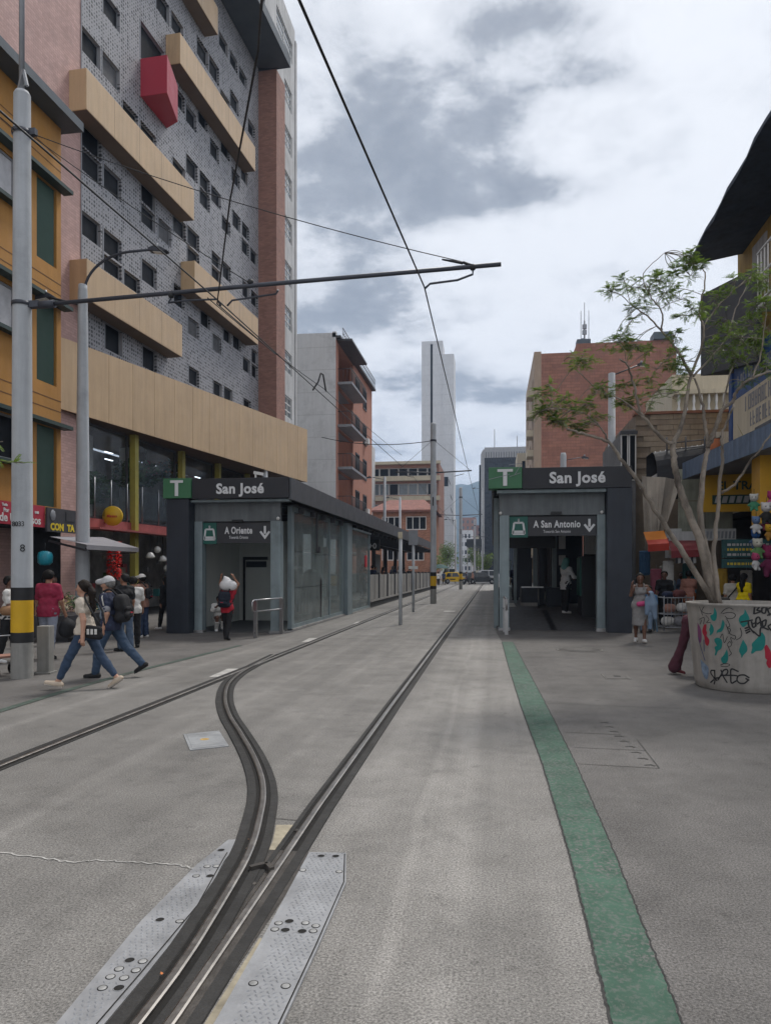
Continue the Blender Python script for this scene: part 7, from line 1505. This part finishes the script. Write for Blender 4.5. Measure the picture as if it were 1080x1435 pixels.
# --- the walking couple
knit = mat('cream_knit', (.50, .44, .37), .9, amt=.10, scale=10, bump=.6, bscale=18)
w = person('woman striding in a cream knit top, blue jeans and beige trainers, long dark ponytail', (-5.72, 9.62), 186, 1.64, legs=((29, 4, -12), (-27, 10, 32)), arms=((-16, 10, 16, 0), (8, 10, 14, 0)), lean=3, fem=True, top=('knit_top', knit, .55, -.035), bottom=('jeans', JEANS, 1.82, .006, -.002), shoes=(BEIGE, 0), hair=('pony', 'brown'), skin='light', res=.013, face=True)
b = held('shoulder_bag', 'black shoulder bag with pale lettering on the hip of the woman in the cream top', 'bag', w, w[1]['P'] + Vector((-.13, -.16, .02)))
blob_mesh('bag', [((-.0, -.09, -.07), (-.0, .07, -.05), .055, .055), ((-.0, -.09, .02), (-.0, .07, .04), .045, .045)], BLK, b, .015, .05)
for i in range(3): m = MB(); m.box(-.062, -.056, -.085 + .055 * i, -.05 + .055 * i, -.045, .03); m.build('pale_print', WHT, b)
m = MB(); m.tube(catmull([(-.04, -.12, .08), (-.02, .02, .30), (.02, .12, .46), (.10, .14, .52), (.14, .08, .50), (.06, -.10, .30), (-.02, -.18, .08)], 5), .013, 6); m.build('strap', BLK, b)
tee = mat('tricolour_tee', (.022, .028, .058), .85, amt=.1, scale=6, bump=.2)
mn = person('man striding in a navy and grey tee, jeans, pale cap and black trainers', (-5.95, 10.72), 184, 1.66, legs=((22, 14, 0), (-30, 14, 30)), arms=((-14, 9, 30, 10), (6, 9, 24, 0)), lean=4, top=('tee', tee, .72, -.10), bottom=('jeans', JEANSD if False else cloth('denim_mid', (.034, .060, .105)), 1.97, .012, .006), shoes=(SBLK, 0), hair=('short', 'grey'), skin='light', cap=(cloth('cap_grey', (.40, .40, .41)), 'peak'), res=.013, face=True, bulk=1.08)
m = MB()
d = mn[1]; A_ = d['arm'][0]; q = A_[0].lerp(A_[1], .68); o = blob_mesh('sleeve_band', [(q, q + (A_[1] - A_[0]).normalized() * .012, .070 * d['s'], .070 * d['s'])], GRY, mn[0], .012, .01)
o = blob_mesh('chest_panel', [(d['chest'] + Vector((-.07, .036, -.04)), d['chest'] + Vector((.07, .036, -.04)), .104, .104), (d['waist'] + Vector((-.05, .036, 0)), d['waist'] + Vector((.05, .036, 0)), .104, .104)], cloth('cloth_blue_grey', (.19, .23, .28)), mn[0], .016, .03, [(d['chest'] + Vector((0, .045, 0)), (0, -1, 0))])
S_ = A_[0]; m = MB(); m.tube([d['neck'] + Vector((-.07, 0, .0)), S_ + Vector((-.025, 0, .062)), S_ + Vector((-.078, 0, 0)), S_.lerp(A_[1], .5) + Vector((-.068, 0, 0))], .012, 5); m.build('shoulder_stripe', WHT, mn[0])
backpack('black backpack with a red badge on the man in the pale cap', mn, BLK, BLK, 1.05)
# --- others on the mall pavement
c = person('man in a crimson polo and pale trousers seen from behind by the striped pole', (-8.35, 12.75), 96, 1.73, legs=((6, 3, 0), (-5, 6, 8)), arms=((6, 10, 35, 0), (4, 12, 20, 0)), top=('polo', CRIM, .75, -.12), bottom=('trousers', cloth('cloth_pale_blue_grey', (.21, .23, .29)), 1.98, .016, .006), shoes=(SBLK, 0), hair=('short', 'black'), skin='tan', bulk=1.1)
b = held('carrier_bag', 'black carrier bag held by the man in the crimson polo', 'bag', c, c[1]['arm'][1][2] + Vector((.04, 0, -.26)))
blob_mesh('sack', [((0, 0, -.08), (.02, 0, .0), .15, .14), ((0, 0, .0), (0, 0, .16), .12, .02)], BLK, b, .02, .05)
s_ = person('person in a white striped top and black trousers at the picture edge', (-8.75, 12.15), 20, 1.63, legs=((10, 4, 0), (-8, 8, 8)), arms=((10, 8, 70, 20), (10, 8, 60, 10)), fem=True, top=('striped_top', WHT, .7, -.06), bottom=('trousers', BLK, 1.97, .016, .02), shoes=(SWHT, 0), hair=('short', 'black'), skin='brown')
m = MB(); dd = s_[1]
for i in range(7): zz = dd['P'].z + .04 + .06 * i; m.lathe([(.148 + .004, -.006), (.148 + .005, .006)], 20, (0, .0, zz))
b = held('handbag', 'tan handbag carried by the person in the white striped top', 'bag', s_, dd['P'] + Vector((.18, .10, .10))); blob_mesh('bag', [((0, -.1, 0), (0, .1, 0), .09, .09)], cloth('bag_tan', (.30, .17, .09)), b, .018, .03)
t = thing('stroller', 'low folding stroller wheels beside the person in the striped top', 'stroller', (-7.72, 10.62, 0), R(60))
for a in (-.22, .22):
    for bb in (-.25, .25):
        m = MB(); m.lathe([(.06, -.02), (.085, -.015), (.085, .015), (.06, .02)], 12); o = m.build('wheel', M_TYRE, t); o.location = (a, bb, .085); o.rotation_euler = (0, R(90), 0)
m = MB(); 
for a in (-.22, .22): m.tube([(a, -.25, .09), (a, .25, .62)], .013, 5); m.tube([(a, .25, .09), (a, -.25, .5)], .013, 5)
m.tube([(-.22, .25, .62), (.22, .25, .62)], .013, 5); m.build('frame', M_ALU, t); m = MB(); m.box(-.2, .2, -.15, .2, .3, .33); m.build('seat', PINKV, t)
p = person('man in a black tee and blue jeans standing behind the striding man', (-7.62, 14.3), 150, 1.66, legs=((3, 2, 0), (-4, 4, 0)), arms=((4, 12, 60, 20), (0, 8, 10, 0)), top=('tee', BLK, .7, -.12), bottom=('jeans', cloth('denim_light', (.065, .095, .145)), 1.97, .014, .008), shoes=(SBLK, 0), hair=('short', 'black'), skin='tan', headyaw=30)
person('person in a white shirt half hidden behind the man in the black tee', (-7.80, 15.0), 120, 1.6, legs=((3, 2, 0), (-4, 4, 0)), top=('shirt', WHT, .8, -.1), bottom=('trousers', BLK, 1.97, .014, .0), shoes=(SBLK, 0), skin='tan')
v = person('man in a dusty pink vest, white cap and dark jeans looking into the shops', (-8.72, 17.25), 170, 1.63, legs=((2, 2, 0), (-2, 2, 0)), arms=((8, 10, 70, 25), (6, 8, 60, 20)), top=('vest', PINKV, .18, -.10), bottom=('jeans', JEANSD, 1.98, .02, .012), shoes=(SWHT, 0), hair=('short', 'black'), skin='brown', cap=(WHT, 'peak'), face=True)
backpack('small dark sling pack on the man in the dusty pink vest', v, BLK, BLK, .62)
person('woman in black clothes with pale shoes walking past the shop lamps', (-9.2, 19.6), 150, 1.58, legs=((16, 4, 0), (-20, 14, 20)), fem=True, top=('jacket', BLK, 1.9, -.12), bottom=('trousers', BLK, 1.97, .01, 0), shoes=(SWHT, 0), hair=('long', 'black'), skin='tan', face=True)
person('person in dark red behind the woman in black near the kiosk pylon', (-9.35, 21.2), 100, 1.68, legs=((5, 2, 0), (-6, 4, 0)), top=('shirt', cloth('cloth_maroon', (.10, .03, .03)), .7, -.1), bottom=('trousers', NAVY, 1.97, .014, 0), shoes=(SBLK, 0), skin='tan')
person('stallholder in dark clothes bent over the greens', (-11.3, 17.3), -20, 1.62, legs=((3, 2, 0), (-2, 2, 0)), arms=((30, 8, 40, 10), (30, 8, 40, 10)), lean=18, top=('shirt', BLK, .7, -.1), bottom=('trousers', BLK, 1.97, .014, 0), shoes=(SBLK, 0), skin='brown')
person('shopper in teal standing under the grey awning', (-9.9, 15.0), 100, 1.6, legs=((3, 2, 0), (-2, 2, 0)), fem=True, top=('shirt', cloth('cloth_teal', (.03, .09, .09)), .7, -.1), bottom=('trousers', BLK, 1.97, .014, 0), shoes=(SBLK, 0), hair=('bun', 'black'), skin='tan')
# --- at the kiosk marked A Oriente
r = person('person in a red top carrying a white sack on the shoulders into the kiosk', (-6.38, 16.95), 84, 1.46, legs=((10, 6, 0), (-12, 10, 14)), arms=((168, 22, 40, 30), (165, 26, 45, 30)), lean=6, headpitch=14, top=('red_top', cloth('cloth_red', (.36, .015, .03)), .9, -.12), bottom=('trousers', BLK, 1.97, .016, .008), shoes=(SBLK, 0), hair=('short', 'black'), skin='tan')
backpack('dark backpack on the person carrying the white sack', r, cloth('pack_navy', (.012, .016, .028)), BLK, .92)
b = held('white_sack', 'bulging white plastic sack carried on the shoulders of the person in red', 'sack', r, r[1]['neck'] + Vector((.03, -.05, .14)))
blob_mesh('sack', [((-.09, 0, 0), (.10, 0, .0), .13, .12), ((-.02, 0, .02), (-.04, .02, .11), .12, .09), ((-.05, 0, .12), (-.10, .0, .22), .07, .02)], mat('white_plastic_sack', (.60, .60, .61), .5, amt=.1, scale=6, bump=.8, bscale=14), b, .016, .06)
person('person in pale clothes crouching against the kiosk door post', (-7.60, 19.5), -60, 1.6, legs=((112, 135, 0), (100, 130, 0)), arms=((55, 10, 70, 30), (60, 12, 75, 35)), lean=22, headpitch=18, top=('pale_shirt', WHT, 1.9, -.06), bottom=('pale_trousers', cloth('cloth_offwhite', (.42, .41, .39)), 1.95, .016, .004), shoes=(SWHT, 0), hair=('short', 'black'), skin='brown')
heads = ((33.2, -5.95, 'black'), (34.6, -6.9, 'black'), (36.0, -5.95, 'brown'), (37.6, -6.7, 'black'), (39.6, -5.95, 'black'), (42.0, -6.8, 'brown'), (46.5, -5.95, 'black'), (49.0, -6.7, 'grey'), (52.5, -5.95, 'black'), (56.0, -6.8, 'black'))
tops = (BLK, GRY, NAVY, BLK, PINKV, BLK, WHT, JEANSD, BLK, GRY); wears = ('black shirt', 'grey shirt', 'navy shirt', 'black jacket', 'dusty pink shirt', 'dark coat', 'white shirt', 'denim jacket', 'black hoodie', 'grey hoodie')
for i, (y, x, hc_) in enumerate(heads):
    person('waiting passenger in a %s with %s hair, behind the platform barrier' % (wears[i], ('long ' if i % 3 == 1 else 'short ') + hc_), (x, y), (10, 170, 60, 120, 20)[i % 5], 1.58 + .04 * (i % 4), legs=((2, 2, 0), (-2, 2, 0)), top=('shirt', tops[i], .8, -.1), bottom=('trousers', BLK, 1.97, .012, 0), shoes=(SBLK, 0), hair=('long' if i % 3 == 1 else 'short', hc_), skin=('tan', 'brown', 'light')[i % 3], z=.36, res=.028, group='passengers waiting on the platform')
# --- at the kiosk marked A San Antonio
person('man in a grey sweatshirt, teal cap and black trousers inside the kiosk doorway', (2.35, 24.3), 35, 1.84, legs=((3, 2, 0), (-4, 3, 0)), arms=((20, 10, 60, 20), (24, 10, 60, 20)), top=('sweatshirt', cloth('cloth_mid_grey', (.55, .55, .56)), 1.9, -.2), bottom=('trousers', BLK, 1.97, .02, .01), shoes=(SWHT, 0), hair=('short', 'black'), skin='brown', cap=(cloth('cap_teal', (.12, .28, .27)), 'hood'), z=.30)
person('dark silhouetted person passing the turnstile inside the kiosk', (1.0, 33), 90, 1.65, legs=((8, 4, 0), (-8, 8, 8)), top=('shirt', NAVY, .9, -.1), bottom=('trousers', BLK, 1.97, .012, 0), shoes=(SBLK, 0), skin='brown', z=.36, res=.025)
# --- pavement on the shop side
ph = person('woman on the phone in a long grey dress walking toward the camera', (3.42, 17.75), 262, 1.66, legs=((12, 6, -6), (-10, 8, 10)), arms=((30, 22, 75, 25), (40, 16, 122, 14)), fem=True, top=('grey_dress', cloth('dress_grey', (.22, .215, .215)), 0.0, -.47, dict(flare=.012, neckz=-.055)), shoes=(SWHT, 0), hair=('bun', 'black'), skin='brown', face=True, bulk=1.02)
m = MB(); d = ph[1]
for sd in (-1, 1): m.tube(catmull([d['chest'] + Vector((sd * .075, .115, .04)), d['shc'] + Vector((sd * .08, .06, .07)), d['shc'] + Vector((sd * .08, -.07, .05))], 3), .012, 5)
m.build('shoulder_strap', MATS['dress_grey'], ph[0])
b = held('waist_bag', 'bright pink waist bag on the woman in the grey dress', 'bag', ph, d['P'] + Vector((-.04, .17, .05))); blob_mesh('bag', [((-.075, 0, 0), (.075, 0, -.02), .06, .06)], mat('pink_nylon', (.50, .05, .18), .5, amt=.1), b, .015, .03)
b = held('denim_jacket', 'pale denim jacket hung over the arm of the woman in the grey dress', 'jacket', ph, d['arm'][0][2] + Vector((-.03, -.02, -.18)))
blob_mesh('cloth', [((0, 0, .18), (-.05, 0, -.05), .075, .09), ((-.05, 0, -.05), (-.10, 0, -.36), .09, .05), ((.06, 0, .05), (.08, 0, -.26), .07, .05)], JEANSL, b, .018, .05)
b = held('mobile_phone', 'dark phone held to the ear of the woman in the grey dress', 'phone', ph, d['F'](.10, .02, .0)); m = MB(); m.box(-.006, .006, -.035, .035, -.07, .07); m.build('body', M_BLACK, b, bevel=.004)
sv = person('seated vendor in a blue shirt beside the kiosk pylon', (4.28, 21.0), 250, 1.66, legs=((84, 84, 0), (80, 80, 0)), arms=((30, 12, 70, 20), (60, 12, 90, 20)), lean=8, top=('shirt', cloth('cloth_blue', (.06, .14, .26)), .8, -.1), bottom=('jeans', JEANSL, 1.97, .016, .006), shoes=(SBLK, 0), hair=('short', 'black'), skin='tan')
t = thing('plastic_stool', 'blue plastic stool under the seated vendor', 'stool', (4.30, 21.1, 0))
m = MB(); m.prism([(-.18, -.18), (.18, -.18), (.18, .18), (-.18, .18)], .36, .40, ax='Z'); m.build('seat', mat('light_blue_plastic', (.10, .17, .24), .5), t, bevel=.01)
for a, b_ in ((-1, -1), (1, -1), (1, 1), (-1, 1)): m = MB(); m.bar((a * .15, b_ * .15, .36), (a * .18, b_ * .18, 0), .045, .045); m.build('leg', MATS['light_blue_plastic'], t)
t = thing('vendor_cart', 'wire trolley loaded with folded clothes and bags beside the vendor', 'cart', (4.95, 20.9, 0), R(8))
m = MB()
for z in (.15, .5, .95):
    for a, b_, c_, e_ in ((-.4, -.25, .4, -.25), (.4, -.25, .4, .25), (.4, .25, -.4, .25), (-.4, .25, -.4, -.25)): m.tube([(a, b_, z), (c_, e_, z)], .014, 5)
for i in range(9): m.tube([(-.4 + .1 * i, -.25, .15), (-.4 + .1 * i, -.25, .95)], .007, 4)
for a in (-.4, .4):
    for b_ in (-.25, .25): m.tube([(a, b_, .05), (a, b_, 1.0)], .016, 5)
m.build('frame', M_ALU, t)
rr = random.Random(2); 
for i, (x, z, s, mm) in enumerate(((-.2, .3, .16, WHT), (.15, .3, .17, GRY), (-.15, .66, .15, PINKV), (.2, .68, .16, WHT), (-.2, 1.02, .13, NAVY), (.1, 1.05, .15, cloth('cloth_maroon', (.10, .03, .03))))):
    o = thing('folded_clothes', ('white bundle low in the wire trolley', 'grey bundle low in the wire trolley', 'pink bundle in the middle of the wire trolley', 'white bundle in the middle of the wire trolley', 'navy bundle on top of the wire trolley', 'maroon bundle on top of the wire trolley')[i], 'clothes', (4.95 + x, 20.9, z)); blob_mesh('bundle', [((-.06, -.05, 0), (.08, .05, 0), s * .8, s * .75)], mm, o, .022, .03)
person('man in a black shirt standing among the stalls beyond the vendor', (5.05, 22.6), 250, 1.72, legs=((3, 2, 0), (-4, 3, 0)), top=('shirt', BLK, .8, -.12), bottom=('trousers', BLK, 1.97, .014, 0), shoes=(SBLK, 0), skin='brown', face=True)
person('person in a navy top further back under the awnings', (6.3, 25.6), 200, 1.7, legs=((3, 2, 0), (-4, 3, 0)), top=('shirt', cloth('cloth_denim_top', (.07, .10, .17)), .8, -.12), bottom=('trousers', NAVY, 1.97, .014, 0), shoes=(SBLK, 0), skin='brown')
so_ = person('person in a salmon shirt and rust trousers holding a cyan pole, seen from behind', (6.0, 23.6), 92, 1.72, legs=((5, 3, 0), (-6, 6, 8)), arms=((6, 8, 12, 0), (40, 14, 60, 0)), top=('shirt', cloth('cloth_salmon', (.36, .17, .13)), 1.0, -.16), bottom=('trousers', cloth('cloth_rust', (.20, .065, .02)), 1.7, .03, .02), shoes=(SBLK, 0), hair=('short', 'black'), skin='brown', bulk=1.08)
b = held('pole', 'cyan pole held by the person in the salmon shirt', 'pole', so_, so_[1]['arm'][1][2] + Vector((.06, .06, 0))); m = MB(); m.tube([(0, 0, -.75), (0, 0, .62)], .035, 8); m.build('shaft', mat('cyan_paint', (.03, .28, .38), .4, amt=.05), b)
person('person in plum flared trousers bending behind the graffiti planter', (3.16, 12.42), -20, 1.62, legs=((24, 4, 0), (-14, 4, 12)), arms=((50, 10, 40, 10), (50, 10, 40, 10)), lean=62, headpitch=30, top=('plum_top', cloth('cloth_plum', (.075, .022, .035)), .9, -.05), bottom=('flared_trousers', MATS['cloth_plum'], 1.98, .012, .05), shoes=(cloth('shoe_maroon', (.09, .015, .02)), 0), hair=('short', 'black'), skin='tan', res=.014)
cs = person('person in a pale grey shirt with a dark cross strap browsing the stalls', (6.45, 20.9), 80, 1.62, legs=((3, 2, 0), (-4, 3, 0)), top=('shirt', cloth('cloth_pale_grey', (.34, .32, .29)), .8, -.1), bottom=('jeans', JEANS, 1.97, .014, 0), shoes=(SBLK, 0), skin='tan', bulk=1.1)
m = MB(); d = cs[1]; m.tube(catmull([d['shc'] + Vector((.13, -.09, .03)), d['chest'] + Vector((0, -.15, -.04)), d['waist'] + Vector((-.14, -.10, -.04))], 4), .018, 5); m.build('cross_strap', BLK, cs[0])
person('woman in a bright yellow tee and jeans with long black hair at the stalls', (6.62, 20.6), 40, 1.66, legs=((3, 2, 0), (-4, 3, 0)), arms=((20, 8, 50, 10), (-6, 10, 20, 0)), fem=True, top=('yellow_tee', cloth('cloth_yellow', (.62, .47, .0)), .7, .02), bottom=('jeans', JEANSL, 1.97, .008, 0), shoes=(SWHT, 0), hair=('long', 'black'), skin='tan', bulk=1.05)
# --- tiny pedestrians at the crossing
for i, (x, y, hd, mm, lab) in enumerate(((-3.1, 88, 170, NAVY, 'pedestrian in navy crossing in front of the taxi bonnet'), (-6.2, 84, 90, WHT, 'pedestrian in white walking beside the platform end'), (-5.9, 89, 100, JEANS, 'pedestrian in blue near the green parasol'), (-2.4, 90, 200, PINKV, 'pedestrian in pink by the far banded pole'), (-6.5, 79, 95, CRIM, 'pedestrian in crimson walking along the platform end'))):
    person(lab, (x, y), hd, 1.66, top=('shirt', mm, .8, -.1), bottom=('trousers', BLK, 1.97, .014, 0), shoes=(SBLK, 0), res=.03)

# ================================================================ PLUSH TOYS AND CLOTHES ON SALE
toys = (('white plush toy with green cheeks hanging topmost of the cluster by the yellow sign', 5.62, 17.0, 2.92, .12, (.5, .5, .47), (.05, .22, .12)), ('panda-like black and white plush toy in the hanging cluster', 5.84, 16.9, 2.70, .15, (.52, .50, .50), (.02, .02, .02)), ('magenta plush toy at the top of the hanging cluster', 6.02, 17.1, 2.98, .13, (.40, .03, .14), (.45, .1, .2)), ('green plush toy at the top edge of the hanging cluster', 6.18, 17.0, 2.93, .12, (.03, .20, .09), (.4, .3, .02)), ('red and pink plush toy under the panda toy', 5.90, 17.05, 2.47, .11, (.38, .03, .06), (.42, .08, .16)), ('pale blue and white plush toy on the outer side of the cluster', 5.63, 16.9, 2.42, .12, (.10, .17, .32), (.5, .5, .5)), ('yellow plush toy in the middle of the hanging cluster', 5.86, 16.8, 2.24, .115, (.45, .26, .01), (.3, .15, .02)), ('big pale pink plush toy hanging next to the yellow toy', 6.14, 16.8, 2.30, .17, (.46, .20, .24), (.3, .05, .1)), ('deep blue plush toy below the pale blue toy', 5.66, 17.0, 2.12, .13, (.02, .10, .32), (.05, .1, .2)), ('white and green plush toy low in the hanging cluster', 5.66, 16.9, 1.92, .14, (.48, .47, .40), (.10, .22, .08)), ('dark magenta plush toy drooping at the bottom of the cluster', 5.92, 16.95, 1.72, .22, (.20, .015, .07), (.12, .01, .05)), ('pink plush toy with a white muzzle lowest of the cluster', 5.60, 16.85, 1.62, .12, (.36, .05, .13), (.5, .5, .5)))
for i, (lab, x, y, z, r_, c1, c2) in enumerate(toys):
    r_ *= 1.15; c1, c2 = [tuple(v * .75 for v in q) for q in (c1, c2)]; x += .06
    o = thing('plush_toy', lab, 'plush toy', (x, y, z + .36), R(-18 + 17 * (i % 4)), 'plush toys hanging by the yellow sign'); nm = 'abcdefghijklmnop'[i]
    a_, b_ = cloth('plush_%s' % nm, c1), cloth('plush_trim_%s' % nm, c2)
    blob_mesh('head', [((0, 0, 0), (0, 0, .01), r_ * .62, r_ * .62), ((0, -r_ * .5, -r_ * .12), (0, -r_ * .55, -r_ * .12), r_ * .26, r_ * .24)] + [((sd * r_ * .45, 0, r_ * .48), (sd * r_ * .5, 0, r_ * .55), r_ * .22, r_ * .2) for sd in (-1, 1)], a_, o, .02, .02)
    blob_mesh('torso', [((0, 0, -r_ * .95), (0, 0, -r_ * 1.25), r_ * .5, r_ * .55)] + [((sd * r_ * .3, 0, -r_ * .8), (sd * r_ * .8, -.02, -r_ * 1.15), r_ * .2, r_ * .18) for sd in (-1, 1)] + [((sd * r_ * .3, 0, -r_ * 1.5), (sd * r_ * .4, -.05, -r_ * 1.95), r_ * .24, r_ * .22) for sd in (-1, 1)], b_, o, .02, .03)
    m = MB()
    for sd in (-1, 1): m.ball((sd * r_ * .24, -r_ * .56, r_ * .12), r_ * .09, 6)
    m.build('eyes', M_EYE, o); m = MB(); m.tube([(0, 0, r_ * .6), (0, 0, r_ * .6 + .12)], .006, 4); m.build('cord', M_BLACK, o)
def hung(label, x, y, z, m_, w_=.42, h_=.7):
    o = thing('hanging_garment', label, 'clothes', (x, y, z)); blob_mesh('cloth', [((-w_ * .3, 0, 0), (w_ * .3, 0, 0), .05, .05), ((-w_ * .28, 0, -.1), (-w_ * .25, 0, -h_), .06, .07), ((w_ * .28, 0, -.1), (w_ * .25, 0, -h_), .06, .07), ((0, 0, -.1), (0, 0, -h_), .07, .08)], m_, o, .026, .05)
    m = MB(); m.tube([(0, 0, .02), (0, 0, .18)], .008, 4); m.build('hanger', M_ALU, o)
for a in ((5.45, 23.9, 1.95, WHT, 'white garment hanging on the stall under the striped towel'), (5.55, 24.8, 1.8, cloth('print_floral', (.30, .28, .24), amt=.6), 'pale printed dress hanging behind the man in black'), (6.4, 16.9, 1.75, BLK, 'black garment hanging under the plush toys'), (6.7, 17.2, 1.8, cloth('cloth_maroon', (.10, .03, .03)), 'maroon garment hanging beside the plush toys'), (6.9, 19.0, 2.2, NAVY, 'navy garment hanging in the open shop front')): hung(a[4], a[0], a[1], a[2], a[3])

EXTRA = ((5.15, 24.2, 1.7, cloth('cloth_rose', (.34, .10, .14)), 'rose garment hanging under the dark red awning next to the striped towel'), (6.15, 24.3, 1.95, cloth('cloth_teal', (.03, .09, .09)), 'teal garment hanging behind the tree trunks'), (6.95, 23.6, 1.7, cloth('cloth_mustard', (.36, .22, .03)), 'mustard garment hanging below the teal price board'), (7.6, 23.4, 1.65, cloth('cloth_pale_grey', (.34, .32, .29)), 'pale grey garment hanging beside the mustard one'), (5.0, 25.2, 2.3, cloth('cloth_blue', (.06, .14, .26)), 'blue garment hanging high behind the orange awning'))
for x, y, z, m_, lab in EXTRA: hung(lab, x, y, z, m_)
person('shopper in a pale blue shirt walking under the dark red awning', (5.55, 24.4), 265, 1.7, legs=((14, 6, 0), (-14, 10, 12)), top=('shirt', cloth('cloth_sky', (.20, .28, .36)), .8, -.1), bottom=('jeans', JEANSD, 1.97, .014, 0), shoes=(SWHT, 0), skin='tan', face=True)
person('shopper in an orange tee with a bun standing by the teal price board', (6.95, 22.6), 120, 1.58, legs=((3, 2, 0), (-4, 3, 0)), fem=True, top=('tee', cloth('cloth_orange', (.42, .14, .03)), .6, -.04), bottom=('jeans', JEANS, 1.97, .008, 0), shoes=(SWHT, 0), hair=('bun', 'black'), skin='brown')
# ================================================================ AIR
hz = MB(); hz.box(-2000, 2000, -55, 2300, -1.1, 320)
hm = bpy.data.materials.new('haze_air'); hm.use_nodes = True; t = hm.node_tree; t.nodes.clear()
o = t.nodes.new('ShaderNodeOutputMaterial'); v = t.nodes.new('ShaderNodeVolumePrincipled')
v.inputs['Color'].default_value = (.50, .69, 1.0, 1); v.inputs['Density'].default_value = .00040; v.inputs['Anisotropy'].default_value = .2
t.links.new(v.outputs[0], o.inputs['Volume'])
hz.build('haze', hm, None, kind='stuff')
